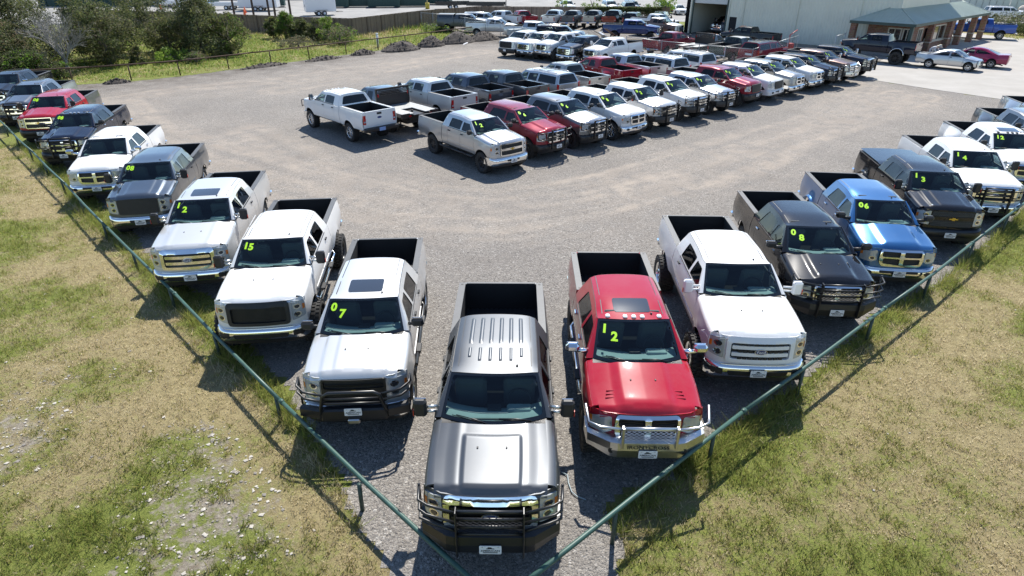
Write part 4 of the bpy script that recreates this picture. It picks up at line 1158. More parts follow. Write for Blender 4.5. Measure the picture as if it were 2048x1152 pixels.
def green_f(x, y):
    wx, wy = x + 1.6 * fbm(x * .5, y * .5, 91), y + 1.6 * fbm(x * .5 + 40, y * .5, 92)
    g = fbm(wx * .42, wy * .42, 3) * 1.05 - .045 + .75 * (fbm(wx * 1.5, wy * 1.5, 13) - .5)
    left = x < -.2 - (y - 5.15) * .9
    x0_, y0_ = x, y
    d = seg_dist(x, y, FENCE_L); dr = seg_dist(x, y, FENCE_R)
    inner = poly_mask(x, y, FENCE_L[::-1] + FENCE_R)
    g = g + .38 * inner * np.exp(-np.minimum(d, dr) / 1.2) + .22 * np.exp(-dr / 1.1)
    g = g - .22 * np.exp(-((d - .7) / .9) ** 2) * (~inner)
    g = g + .22 * (left & (y < 9)) * np.clip((9 - y) / 4, 0, 1) + .06 * (x < -3)
    g = g - .07 * ((x > 1) & (dr > 1.1) & (y < 20)) + .10 * ((x > 6) & (y < 9) & (x + y > 14.5))
    far = y > 46
    return np.where(far, .55 + .35 * fbm(x * .25, y * .25, 8), g)
def bare_f(x, y):
    left = (x < -1.4 - (y - 5.15) * .95) & (y < 26)
    band = np.exp(-((x + 5.2 + (y - 7) * .05) / 1.3) ** 2) * (y < 9.6) + np.exp(-(((x + 9.6) / 1.2) ** 2 + ((y - 9.3) / 1.6) ** 2)) + .8 * np.exp(-(((x + 4.0) / .9) ** 2 + ((y - 7.2) / 1.0) ** 2))
    return np.where(left, .22 + .40 * np.clip(band, 0, 1) + .25 * fbm(x * .7, y * .7, 21), .02)
o = sheet('ground', np.concatenate([np.linspace(-1200, -70, 12), np.arange(-60, 60.1, .5), np.linspace(70, 1200, 12)]), np.concatenate([np.linspace(-300, -6, 8), np.arange(-4, 110, .5), np.linspace(115, 2200, 14)]), lambda X, Y: -.012 + 0 * X, None, dict(green=green_f, bare=bare_f), MG['grass']); tag(o, kind='structure')
def track_f(x, y):
    v = np.zeros_like(x)
    for pts, wd in TRACKS:
        d = seg_dist(x + .5 * (fbm(x * .3, y * .3, 31) - .5), y, pts)
        al = (x * .8 + y * .35)
        st = fbm(d * 3.3 + .4 * fbm(x * .5, y * .5, 33), al * .16 + 7, 34, 3)
        k = np.exp(-(d / (wd * 3.0)) ** 2) * (.22 + 1.5 * np.clip(st - .42, 0, .5)) + .35 * np.exp(-((np.abs(d - .85)) / (wd * .4)) ** 2); v = np.maximum(v, k)
    v = v + .35 * np.clip(fbm(x * .16, y * .16, 5) - .5, 0, 1) * 2 * (y > 18)
    return np.clip(v, 0, 1)
def dark_f(x, y):
    d = seg_dist(x, y, [(-31, 46.3), (-25, 50.5), (-18, 59), (-13, 65.3), (-8, 71), (-5, 75)])
    v = np.exp(-(d / 2.2) ** 2) + .55 * np.exp(-(d / 7) ** 2) + .35 * (y > 70)
    return np.clip(v, 0, 1)
lot_edge = lambda x, y: poly_mask(x + .45 * (fbm(x * 1.6, y * 1.6, 41) - .5) + .25 * (fbm(x * 6, y * 6, 44) - .5), y + .45 * (fbm(x * 1.6 + 9, y * 1.6, 42) - .5) + .25 * (fbm(x * 6, y * 6 + 5, 45) - .5), LOT)
o = sheet('gravel_lot', np.arange(-37, 47, .16), np.arange(4.2, 97, .16), lambda X, Y: -.004 + .012 * (fbm(X * .8, Y * .8, 51) - .5), lot_edge, dict(track=track_f, dark=dark_f), MG['gravel']); tag(o, kind='structure')
def flat(name, poly, z, m, kind='structure'):
    g = Geo(); g.panel(poly, lambda u, v: (u, v, z), step=30, r='x', thick=.1, inward=(0, 0, -1))
    me = g.mesh(name); o = bpy.data.objects.new(name, me); C.objects.link(o); o.data.materials[0] = m; tag(o, kind=kind); return o
flat('driveway', [(25.6, 48.7), (26.8, 48.2), (28.8, 44.8), (31.2, 41.3), (42, 27), (70, 48), (110, 70), (95, 96), (60, 86), (47, 77), (36.4, 63.0), (31.6, 57.0)], .008, MG['concrete'])
flat('parking_lot', [(-140, 84), (-60, 92.6), (-34.9, 83.9), (-24.6, 79.6), (-18.2, 77.8), (-12.3, 89.2), (-5.2, 98), (22, 96), (60, 100), (110, 140), (150, 330), (-240, 330), (-240, 120)], .012, MG['asphalt'])
flat('street', [(52, 92), (100, 68), (260, 110), (260, 140), (110, 112), (70, 112)], .004, MG['asphalt'])
M['stripe'] = mat('road_paint', (.62, .62, .60), .7, vary=.2)
for k in range(5):
    x0, y0 = -48 + k * 13, 100 + k * 1.6
    tag(obj('painted_line', ('pl',), lambda g: g.box((0, 0, .022), (9, .12, .004), 'stripe'), {}, None, (x0, y0, 0), (0, 0, .12)), kind='structure')
# grass: short blades, three kinds of colour, thick where the ground is green
M['blade_dry'] = leafy('dry_grass', (.44, .36, .23), .75, .35, 3)
M['blade_straw'] = leafy('straw', (.60, .52, .345), .75, .25, 3)
M['blade_olive'] = leafy('olive_grass', (.275, .25, .085), .75, .35, 3)
M['blade_green'] = leafy('green_grass', (.20, .215, .058), .75, .35, 3)
M['blade_lush'] = leafy('lush_grass', (.225, .275, .06), .75, .3, 3)
M['weed_green'] = leafy('weed_green', (.13, .185, .04), .75, .35, 2); M['weed_lush'] = leafy('weed_lush', (.17, .25, .045), .75, .3, 2)
def blades(name, px, py, hgt, wid, pick, mats, lean=.6):
    n = len(px); ang = RNG.uniform(0, 2 * np.pi, n); la = RNG.uniform(0, 2 * np.pi, n); ln = RNG.uniform(.15, 1, n) * lean * hgt
    bx, by = np.cos(ang) * wid / 2, np.sin(ang) * wid / 2
    V = np.empty((n, 3, 3)); V[:, 0] = np.stack([px - bx, py - by, np.full(n, -.005)], -1); V[:, 1] = np.stack([px + bx, py + by, np.full(n, -.005)], -1)
    V[:, 2] = np.stack([px + np.cos(la) * ln, py + np.sin(la) * ln, hgt], -1)
    me = bpy.data.meshes.new(name); me.vertices.add(3 * n); me.vertices.foreach_set('co', V.ravel())
    me.loops.add(3 * n); me.loops.foreach_set('vertex_index', np.arange(3 * n)); me.polygons.add(n); me.polygons.foreach_set('loop_start', np.arange(n) * 3)
    me.polygons.foreach_set('material_index', pick.astype(np.int32)); me.update(calc_edges=True)
    for m_ in mats: me.materials.append(m_)
    o = bpy.data.objects.new(name, me); C.objects.link(o); return o
def grass_field(n, x0, x1, y0, y1, accept, hs=1., name='grass'):
    x = RNG.uniform(x0, x1, n); y = y0 + (y1 - y0) * RNG.uniform(0, 1, n) ** 1.5
    k = accept(x, y); x, y = x[k], y[k]
    cl = fbm(x * 3.1, y * 3.1, 71, 3); tuft = vnoise(x * 7.5, y * 7.5, 72)
    g = green_f(x, y) + .75 * (cl - .5) + RNG.normal(0, .15, len(x)); br = bare_f(x, y) + .6 * (fbm(x * 2.6, y * 2.6, 62, 3) - .5)
    k = (br < .52 + .2 * tuft) & (RNG.uniform(0, 1, len(x)) < .12 + 1.15 * tuft ** 1.4 * (.6 + .6 * g)); x, y, g, tuft = x[k], y[k], g[k], tuft[k]
    r = RNG.uniform(0, 1, len(x))
    pick = np.where(g < .36, np.where(r < .42, 1, 0), np.where(g < .50, np.where(r < .40, 0, np.where(r < .55, 1, 2)), np.where(g < .68, np.where(r < .15, 0, np.where(r < .6, 2, 3)), np.where(r < .2, 2, np.where(r < .65, 3, 4)))))
    h = hs * (.02 + .05 * RNG.uniform(0, 1, len(x)) * (.5 + tuft) + .15 * np.clip(g - .48, 0, 1) * RNG.uniform(.3, 1.4, len(x)))
    fd = np.minimum(seg_dist(x, y, FENCE_L), seg_dist(x, y, FENCE_R)); h = h * (1 + 1.5 * np.exp(-(fd / .3) ** 2))
    tag(blades(name, x, y, h, .008 + .013 * RNG.uniform(0, 1, len(x)), pick, [M[q] for q in ('blade_dry', 'blade_straw', 'blade_olive', 'blade_green', 'blade_lush')], 1.2), kind='stuff')
inv = lambda x, y: (np.abs(x) < 2.5 + (y + 1.5) * 1.12) & ~poly_mask(x, y, LOT)
grass_field(2300000, -40, 30, 3.6, 30, inv)
def far_ok(x, y): return poly_mask(x, y, [(-60, 60), (-31.7, 46.9), (-25.6, 50.4), (-18.2, 59.4), (-10.9, 68), (-3.6, 78.8), (-7.4, 86), (-11.9, 88.2), (-18.2, 77), (-24.6, 78.8), (-34.9, 83.4), (-60, 92)])
def far_grass():
    n = 90000; x = RNG.uniform(-55, -3, n); y = RNG.uniform(45, 90, n); k = far_ok(x, y); x, y = x[k], y[k]
    g = fbm(x * .25, y * .25, 8) + .5 * (fbm(x * .9, y * .9, 9) - .5); r = RNG.uniform(0, 1, len(x))
    d = seg_dist(x, y, [(-34.9, 83.4), (-24.6, 78.8), (-18.2, 77), (-11.9, 88.2)])
    h = (.05 + .16 * RNG.uniform(0, 1, len(x))) * (.5 + .9 * g) * (1 + 3.0 * np.exp(-d / 1.6))
    pick = np.where(g < .42, np.where(r < .5, 0, 2), np.where(r < .35, 2, np.where(r < .7, 3, 4)))
    tag(blades('tall_grass', x, y, h, .05 + .05 * RNG.uniform(0, 1, len(x)), pick, [M[q] for q in ('blade_dry', 'blade_straw', 'blade_olive', 'weed_green', 'weed_lush')], .8), kind='stuff')
far_grass()
# loose stones
def stones(name, px, py, size, mats, pick, flatn=.6):
    n = len(px); base = np.array([(1, 0, 0), (-1, 0, 0), (0, 1, 0), (0, -1, 0), (0, 0, 1.), (0, 0, -.4)]); F = np.array([(0, 2, 4), (2, 1, 4), (1, 3, 4), (3, 0, 4)])
    V = base[None] * (size[:, None, None] * RNG.uniform(.55, 1.25, (n, 6, 1))); V[:, :, 2] *= flatn
    a = RNG.uniform(0, 6.28, n); ca, sa = np.cos(a)[:, None], np.sin(a)[:, None]
    X = V[:, :, 0] * ca - V[:, :, 1] * sa + px[:, None]; Y = V[:, :, 0] * sa + V[:, :, 1] * ca + py[:, None]; Z = V[:, :, 2]
    P = np.stack([X, Y, Z], -1); fi = (F[None] + 6 * np.arange(n)[:, None, None]).reshape(-1)
    me = bpy.data.meshes.new(name); me.vertices.add(6 * n); me.vertices.foreach_set('co', P.ravel()); me.loops.add(len(fi)); me.loops.foreach_set('vertex_index', fi)
    me.polygons.add(4 * n); me.polygons.foreach_set('loop_start', np.arange(4 * n) * 3); me.polygons.foreach_set('material_index', np.repeat(pick, 4).astype(np.int32)); me.update(calc_edges=True)
    for q in mats: me.materials.append(q)
    o = bpy.data.objects.new(name, me); C.objects.link(o); tag(o, kind='stuff'); return o
M['stone_a'] = mat('grey_gravel', (.12, .112, .105), .9); M['stone_b'] = mat('tan_gravel', (.22, .20, .175), .9); M['stone_c'] = mat('pale_gravel', (.42, .40, .37), .85); M['lime'] = mat('limestone', (.42, .39, .34), .9, vary=.25)
n = 150000; x = RNG.uniform(-18, 20, n); y = 4.6 + 23 * RNG.uniform(0, 1, n) ** 1.3; k = lot_edge(x, y) & (RNG.uniform(0, 1, n) > track_f(x, y) * .9); x, y = x[k], y[k]
stones('gravel', x, y, .008 + .016 * RNG.uniform(0, 1, len(x)) ** 2.2, [M['stone_a'], M['stone_b'], M['stone_c']], RNG.choice(3, len(x), p=[.42, .46, .12]), .6)
n = 42000; x = RNG.uniform(-20, 0, n); y = RNG.uniform(4, 21, n); br = bare_f(x, y) + .45 * (fbm(x * 3, y * 3, 62, 3) - .5); k = (br > .44 + .24 * RNG.uniform(0, 1, n)) & ~lot_edge(x, y); x, y = x[k], y[k]
stones('limestone_rubble', x, y, .008 + .045 * RNG.uniform(0, 1, len(x)) ** 5, [M['lime'], M['stone_b']], (RNG.uniform(0, 1, len(x)) < .35).astype(int), .38)
n = 260; x = np.concatenate([RNG.uniform(-16, 0, 130), RNG.uniform(1, 18, 30)]); y = np.concatenate([RNG.uniform(5, 20, 130), RNG.uniform(4, 16, 30)]); k = inv(x, y)
stones('scattered_stones', x[k], y[k], .012 + .03 * RNG.uniform(0, 1, k.sum()) ** 2, [M['lime']], np.zeros(k.sum(), int))

# ------------------------------------------------------------------ fences
M['green_paint'] = mat('green_pipe_paint', (.036, .092, .074), .5, vary=.22, vscale=5)
M['green_dark'] = mat('green_post_paint', (.030, .055, .046), .5, vary=.3, vscale=6)
M['rust'] = mat('rusted_pipe', (.085, .048, .03), .85, vary=.4, vscale=6)
def along(pts, step):
    out = []; acc = 0; nxt = 0
    for (ax, ay), (bx, by) in zip(pts, pts[1:]):
        L_ = math.hypot(bx - ax, by - ay)
        while nxt <= acc + L_: t = (nxt - acc) / L_; out.append((ax + (bx - ax) * t, ay + (by - ay) * t)); nxt += step
        acc += L_
    return out
def pipe_fence(name, pts, posts, h, rad, rm, pm, label, group=None, sag=.012):
    root = empty(name, (pts[0][0], pts[0][1], 0)); tag(root, label, 'fence', group)
    o_ = Vector((pts[0][0], pts[0][1], 0)); J = along(pts, 5.9) + [pts[-1]]
    for i, (a, c) in enumerate(zip(J, J[1:])):
        if math.dist(a, c) < .3: continue
        a3, c3 = Vector((*a, h)), Vector((*c, h)); mid = (a3 + c3) / 2 + Vector((random.uniform(-.03, .03), random.uniform(-.03, .03), -sag))
        def rl(g): g.tube([a3 - o_, a3.lerp(mid, .5) - o_ + Vector((0, 0, -.004)), mid - o_, mid.lerp(c3, .5) - o_ + Vector((0, 0, -.004)), c3 - o_], rad, 'rm', 10); g.tube([c3.lerp(a3, .10 / (c3 - a3).length) - o_, c3 - o_ + Vector((0, 0, .003))], rad * 1.28, 'rm', 10)
        obj('rail', None, rl, dict(rm=rm), root)
    for (x, y) in posts:
        obj('post', ('post', name, round(h, 2), rad), lambda g: (g.tube([(0, 0, -.1), (0, 0, h - rad * .6)], rad * .95, 'pm', 8)), dict(pm=pm), root, (x - o_.x, y - o_.y, 0), (random.uniform(-.02, .02), random.uniform(-.02, .02), 0))
    return root
pipe_fence('pipe_fence', FENCE_L, along(FENCE_L, 3.05)[1:], .60, .039, M['green_paint'], M['green_dark'], 'green pipe rail fence in front of the trucks beside the stony grass', 'green rail fences along the truck rows')
pipe_fence('pipe_fence', FENCE_R, [(1.55, 6.72), (3.52, 8.45), (5.86, 10.36), (8.3, 12.4), (10.9, 14.57), (13.4, 16.67), (15.9, 18.8), (18.4, 20.92), (20.9, 23.05), (23.4, 25.2)], .73, .039, M['green_paint'], M['green_dark'], 'green pipe rail fence throwing a long shadow on the dry lawn', 'green rail fences along the truck rows')
BACK = [(-36, 45.2), (-31.7, 46.9), (-28.2, 48.2), (-25.6, 50.4), (-23.1, 53.5), (-20.6, 56.3), (-18.2, 59.3), (-15.6, 62.4), (-13.2, 65.6), (-10.9, 68.2), (-8.6, 71.5), (-6.0, 75.0), (-4.2, 77.6)]
pipe_fence('pipe_fence', BACK, BACK[1:], 1.05, .05, M['rust'], M['rust'], 'rusty brown single rail pipe fence between gravel lot and weeds')
# tall board fence: bay by bay
def plank_mat():
    m, t, p = new_mat('cedar_boards'); setin(p, Roughness=.85); L = t.links.new
    tc = nd(t, 'ShaderNodeTexCoord'); sx = nd(t, 'ShaderNodeSeparateXYZ'); L(tc.outputs['Object'], sx.inputs[0])
    fl = nd(t, 'ShaderNodeMath', operation='MULTIPLY'); fl.inputs[1].default_value = 7.1; L(sx.outputs[0], fl.inputs[0])
    f2 = nd(t, 'ShaderNodeMath', operation='FLOOR'); L(fl.outputs[0], f2.inputs[0])
    wn = nd(t, 'ShaderNodeTexWhiteNoise', noise_dimensions='1D'); L(f2.outputs[0], wn.inputs['W'])
    r = ramp(t, [(0, (.175, .120, .085)), (.5, (.235, .165, .115)), (1, (.29, .21, .15))]); L(wn.outputs[0], r.inputs[0])
    n = nd(t, 'ShaderNodeTexNoise'); setin(n, Scale=1.6, Detail=6, Roughness=.7); L(tc.outputs['Object'], n.inputs['Vector'])
    mr = nd(t, 'ShaderNodeMapRange'); setin(mr, From_Min=.35, From_Max=.75, To_Min=0, To_Max=.55); L(n.outputs[0], mr.inputs[0])
    mx = nd(t, 'ShaderNodeMix', data_type='RGBA'); mx.inputs[7].default_value = (.13, .105, .09, 1); L(mr.outputs[0], mx.inputs[0]); L(r.outputs[0], mx.inputs[6]); L(mx.outputs[2], p.inputs['Base Color'])
    return m
M['boards'] = plank_mat(); M['fpost'] = mat('fence_post', (.14, .10, .075), .85, vary=.25); M['galv'] = mat('galvanised_steel', (.45, .46, .46), .45, .7)
def board_fence(pts, h, label, bay=2.45):
    root = empty('board_fence', (*pts[0], 0)); tag(root, label, 'fence', 'tall board fences round the yards'); o_ = Vector((*pts[0], 0))
    for (a, c) in zip(pts, pts[1:]):
        L_ = math.dist(a, c); n_ = max(1, round(L_ / bay)); ang = math.atan2(c[1] - a[1], c[0] - a[0]); d = L_ / n_
        for k in range(n_):
            x, y = lerp(a[0], c[0], k / n_), lerp(a[1], c[1], k / n_)
            def pn(g, d=d):
                m_ = int(d / .14)
                for q in range(m_): g.box((d * (q + .5) / m_, random.uniform(-.006, .006), h / 2), (d / m_ - .008, .02, h + random.uniform(-.025, .02)), 'boards')
                g.box((d / 2, .05, h - .25), (d, .05, .09), 'fpost'); g.box((d / 2, 0, h + .03), (d, .10, .04), 'fpost')
            obj('fence_panel', ('fp', round(d, 2), random.randint(0, 3)), pn, {}, root, (x - o_.x, y - o_.y, 0), (0, 0, ang))
            obj('post', ('fpost', h), lambda g: g.box((0, -.03, h / 2), (.10, .09, h + .06), 'fpost', .01), {}, root, (x - o_.x, y - o_.y, 0), (0, 0, ang))
    return root
board_fence([(-62, 93.5), (-34.9, 83.6), (-24.6, 79.2), (-18.3, 77.3)], 1.9, 'tall brown board fence behind the weeds and cedar trees')
board_fence([(-18.3, 77.3), (-12.1, 88.8)], 1.9, 'sunlit brown board fence with wide bays in front of the dumpsters')
board_fence([(-12.1, 88.8), (-5, 97.4), (8, 96.2), (22, 95)], 1.9, 'long brown board fence behind the row of parked rear ends')
def chain_fence(pts, h, label, posts=None, tall=None):
    root = empty('chain_link_fence', (*pts[0], 0)); tag(root, label, 'fence', 'chain link fences'); o_ = Vector((*pts[0], 0))
    for (a, c) in zip(pts, pts[1:]):
        a3, c3 = Vector((*a, 0)) - o_, Vector((*c, 0)) - o_; up = Vector((0, 0, 1))
        obj('rail', None, lambda g: g.tube([a3 + up * h, c3 + up * h], .024, 'galv', 6), {}, root)
        def net(g):
            d = (c3 - a3); L_ = d.length; d /= L_; s_ = .11; n_ = int((L_ + h) / s_)
            for k in range(n_):
                for sg in (0, 1):
                    t0 = k * s_ - h; t1 = k * s_; z0, z1 = 0, h
                    if t0 < 0: z0 = -t0; t0 = 0
                    if t1 > L_: z1 = h - (t1 - L_); t1 = L_
                    if z1 <= z0: continue
                    p0, p1 = a3 + d * t0 + up * z0, a3 + d * t1 + up * z1
                    if sg: p0.z, p1.z = h - p0.z, h - p1.z
                    w_ = Vector((0, 0, .004)); g.add([p0 - w_, p0 + w_, p1 + w_, p1 - w_], [(0, 1, 2, 3)], 'galv')
        obj('wire_mesh', None, net, {}, root)
        L_ = (c3 - a3).length; n_ = max(1, round(L_ / 3.0))
        for k in range(n_ + 1): obj('post', ('cpost', h), lambda g: (g.tube([(0, 0, 0), (0, 0, h + .06)], .032, 'galv', 6), g.box((0, 0, h + .07), (.07, .07, .04), 'galv', .015)), {}, root, a3.lerp(c3, k / n_))
    return root
chain_fence([(-11.8, 88.3), (-8.4, 85.2), (-4.2, 78.4), (.2, 70.2), (1.6, 67.4)], 1.75, 'chain link fence from the board fence corner past the grey truck with topper')
chain_fence([(10.6, 62.0), (13.2, 58.8), (15.8, 56.2), (19.3, 53.2)], 1.55, 'chain link fence behind the white wagons in the middle rows')
chain_fence([(19.3, 53.2), (23.2, 58.2), (27.0, 63.2)], 1.55, 'chain link fence running to the metal wall beside the luggage rack wagon')
chain_fence([(29.6, 61.2), (31.6, 63.6)], 1.7, 'short chain link piece between the porch and the metal wall')

# ------------------------------------------------------------------ dirt piles
M['dirt'] = mat('dark_dirt', (.070, .058, .05), .95, vary=.5, vscale=3, bump=1., bscale=6)
def pile(x, y, rx, ry, h, rot, label, seed):
    def f(g):
        def p(i, j):
            a = 2 * math.pi * i; r = j; nx = math.cos(a) * r; ny = math.sin(a) * r
            z = h * (1 - r ** 1.6) * (.75 + .5 * float(fbm(nx * 2.2 + seed, ny * 2.2, seed, 4))) + (.10 * h * float(vnoise(nx * 9 + seed, ny * 9, seed)) if r < .98 else -.03)
            k = 1 + .35 * (float(fbm(math.cos(a) * 1.5 + seed, math.sin(a) * 1.5, seed + 3, 3)) - .5)
            return (nx * rx * k, ny * ry * k, z - .02)
        g.grid(p, 40, 16, 'dirt', False, True)
        for k in range(90):
            a = random.uniform(0, 6.28); r = random.random() ** .5; q = p(a / 6.283, r); s_ = random.uniform(.04, .14)
            g.box((q[0], q[1], q[2] + s_ * .2), (s_, s_ * random.uniform(.6, 1.2), s_ * .7), 'dirt', s_ * .2, Matrix.Rotation(random.uniform(0, 3), 3, (random.random(), random.random(), 1)))
    o = obj('dirt_pile', None, f, {}, None, (x, y, 0), (0, 0, rot)); tag(o, label, 'dirt pile', 'dirt piles along the rusty fence')
pile(-10.9, 65.2, 2.3, 1.3, .85, .9, 'wide dark dirt mound directly behind the white standpipe', 1)
pile(-8.3, 68.6, 1.7, 1.2, .95, .9, 'steep rounded dark dirt mound, second along the rusty fence', 2)
pile(-5.9, 71.6, 2.6, 1.4, 1.0, .9, 'largest dark dirt mound with a white scrap at its foot', 3)
pile(-3.2, 74.2, 2.2, 1.5, .8, .9, 'crumbly brown dirt mound nearest the first white trucks', 4)
pile(-14.0, 62.3, 1.4, .8, .45, .9, 'small low dirt mound at the weedy end of the row', 5)
pile(-16.8, 58.7, 1.9, .6, .32, .9, 'low long ridge of dirt under the rusty rail', 6)
pile(-20.6, 54.8, 2.2, .5, .26, .9, 'lowest thin spill of dirt along the fence foot', 7)
pile(-28.6, 47.0, .9, .5, .3, .6, 'short tan heap of dry brush and dirt by fence', 8)
tag(obj('paper_scrap', None, lambda g: g.panel([(-.3, -.12), (.25, -.18), (.32, .1), (-.05, .2)], lambda u, v: (u, v, .06 + .1 * math.sin(u * 6) * math.cos(v * 5)), step=.1, r='white', thick=.01), {}, None, (-4.9, 69.6, .05), (0, 0, .5)), 'crumpled white scrap lying at foot of dirt mound', 'litter')
tag(obj('standpipe', None, lambda g: (g.tube([(0, 0, 0), (0, 0, 1.25)], .11, 'white', 12), g.lathe([(-.14, .001), (-.14, .13), (.0, .13)], 12, 'white', (0, 0, 0)) if False else g.tube([(0, 0, 1.22), (0, 0, 1.32)], .135, 'white', 12)), {}, None, (-13.6, 67.6, 0)), 'white plastic standpipe with a cap standing in weeds', 'pipe')
tag(obj('hose', None, lambda g: g.tube([(.86, 8.22, .02), (.97, 8.13, .025), (.97, 7.96, .02), (1.01, 7.75, .02), (1.09, 7.65, .02), (1.23, 7.58, .02)], .010, 'hosem', 8), dict(hosem=mat('pale_blue_hose', (.30, .38, .42), .5))), 'pale blue grey hose on gravel beside the nearest truck', 'hose')
# ------------------------------------------------------------------ metal shop building with brick porch office
BW = Vector((.656, -.755, 0)); BN = Vector((.755, .656, 0)); BE = Vector((36, 60.2, 0)); BK = BE + 2.4 * (BN - BW); UP = Vector((0, 0, 1))
M['siding'] = mat('metal_siding', (.74, .735, .63), .5, .0, vary=.06, vscale=.6); M['trim'] = mat('dark_green_trim', (.045, .075, .068), .45)
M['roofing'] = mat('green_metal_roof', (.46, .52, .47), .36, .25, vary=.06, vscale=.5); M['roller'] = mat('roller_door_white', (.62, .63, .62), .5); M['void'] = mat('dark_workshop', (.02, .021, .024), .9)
M['wframe'] = mat('window_frame', (.50, .47, .40), .5)
def brick_mat():
    m, t, p = new_mat('brick_red'); setin(p, Roughness=.9); L = t.links.new
    tc = nd(t, 'ShaderNodeTexCoord'); b = nd(t, 'ShaderNodeTexBrick'); b.inputs['Color1'].default_value = (.25, .105, .065, 1); b.inputs['Color2'].default_value = (.36, .19, .12, 1); b.inputs['Mortar'].default_value = (.33, .29, .25, 1)
    setin(b, Scale=1.0, Mortar_Size=.012); b.inputs['Brick Width'].default_value = .34; b.inputs['Row Height'].default_value = .16
    mp = nd(t, 'ShaderNodeMapping'); mp.inputs['Rotation'].default_value = (R(90), 0, 0); L(tc.outputs['Object'], mp.inputs[0]); L(mp.outputs[0], b.inputs['Vector']); 
    n = nd(t, 'ShaderNodeTexNoise'); setin(n, Scale=2.2, Detail=4); L(tc.outputs['Object'], n.inputs['Vector'])
    mx = nd(t, 'ShaderNodeMix', data_type='RGBA', blend_type='MULTIPLY'); mx.inputs[0].default_value = .55; L(b.outputs['Color'], mx.inputs[6]); L(n.outputs['Color'], mx.inputs[7]); L(mx.outputs[2], p.inputs['Base Color']); return m
M['brick'] = brick_mat()
shop = empty('metal_building', BK); tag(shop, 'grey green ribbed metal workshop with an open roller door', 'building')
def wallface(name, o_, d, L_, h, holes=(), rib=.30):
    """ribbed wall from o_ along d; outside on the right of d"""
    nrm = Vector((d.y, -d.x, 0))
    def f(g):
        def mp(u, v): return o_ + d * u + UP * v
        xs = []; k = 0
        while k * rib < L_: xs += [(k * rib, 0), (k * rib + rib * .64, 0), (k * rib + rib * .74, .035), (k * rib + rib * .90, .035)]; k += 1
        xs.append((L_, 0))
        def col(u0, u1, a0, a1, z0, z1): g.add([mp(u0, z0) + nrm * a0, mp(u1, z0) + nrm * a1, mp(u1, z1) + nrm * a1, mp(u0, z1) + nrm * a0], [(0, 1, 2, 3)], 'siding')
        for (u0, a0), (u1, a1) in zip(xs, xs[1:]):
            um = (u0 + u1) / 2; zs = [(0, h)]
            for (x0, x1, z0, z1) in holes:
                if x0 < um < x1: zs = ([(0, z0)] if z0 > .01 else []) + [(z1, h)]
            for z0, z1 in zs: col(u0, u1, a0, a1, z0, z1)
    return obj(name, None, f, {}, shop)
HT = 8.2
s2u = lambda s_: 23.07 - s_
Lc = -BW * 23.07
wallface('wall', Lc + Vector((0, 0, 0)), BW, 23.07, HT, [(s2u(22.65), s2u(18.08), 0, 4.2), (s2u(17.62), s2u(16.68), 0, 2.15)])
wallface('wall', Vector((0, 0, 0)), BN, 12.5, HT)
for s_ in (22.9, 17.85, 16.05, 9.86, 3.6): obj('downpipe', None, lambda g: g.box((0, 0, HT / 2), (.12, .10, HT), 'siding', .01), {}, shop, -BW * s_ - BN * .07, (0, 0, math.atan2(BW.y, BW.x)))
wa = math.atan2(BW.y, BW.x)
def shopbox(name, s0, s1, dn, z0, z1, th, r, parent=shop, roles={}):
    c_ = -BW * ((s0 + s1) / 2) + BN * dn
    return obj(name, None, lambda g: g.box((0, 0, (z0 + z1) / 2), (abs(s1 - s0), th, z1 - z0), r), roles, parent, c_, (0, 0, wa))
rd = shopbox('roller_door', 22.65, 18.08, .12, 3.35, 4.2, .06, 'roller')
for k in range(6): obj('slat', ('slat',), lambda g: g.box((0, 0, 0), (4.5, .02, .10), 'roller'), {}, rd, (0, -.035, 3.43 + k * .135))
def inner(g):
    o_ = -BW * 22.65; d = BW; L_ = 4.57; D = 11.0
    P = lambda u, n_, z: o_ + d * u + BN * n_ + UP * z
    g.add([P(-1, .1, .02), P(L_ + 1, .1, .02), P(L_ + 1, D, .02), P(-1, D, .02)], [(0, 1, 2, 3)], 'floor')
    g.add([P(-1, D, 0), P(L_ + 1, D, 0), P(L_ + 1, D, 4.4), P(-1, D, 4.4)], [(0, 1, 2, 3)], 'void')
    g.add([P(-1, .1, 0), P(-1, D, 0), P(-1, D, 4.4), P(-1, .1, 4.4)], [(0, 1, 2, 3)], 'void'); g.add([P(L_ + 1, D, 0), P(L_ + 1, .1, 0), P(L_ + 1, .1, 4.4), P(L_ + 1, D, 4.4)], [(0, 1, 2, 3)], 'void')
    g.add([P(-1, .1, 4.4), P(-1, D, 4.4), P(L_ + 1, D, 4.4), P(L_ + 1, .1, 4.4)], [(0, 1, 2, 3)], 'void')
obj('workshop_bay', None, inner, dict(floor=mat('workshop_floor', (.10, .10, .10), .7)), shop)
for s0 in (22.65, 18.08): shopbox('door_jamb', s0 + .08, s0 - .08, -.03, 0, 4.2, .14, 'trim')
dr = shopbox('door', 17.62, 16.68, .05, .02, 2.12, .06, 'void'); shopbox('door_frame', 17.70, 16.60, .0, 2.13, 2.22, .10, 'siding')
for s_, zz in ((16.1, 4.25), (11.0, 4.4), (5.6, 4.6)):
    o = shopbox('wall_lamp', s_ + .22, s_ - .22, -.20, zz, zz + .14, .34, 'trim')
for s_ in (7.2, 3.0): shopbox('vent', s_ + .35, s_ - .35, -.04, 5.0, 5.5, .08, 'trim')
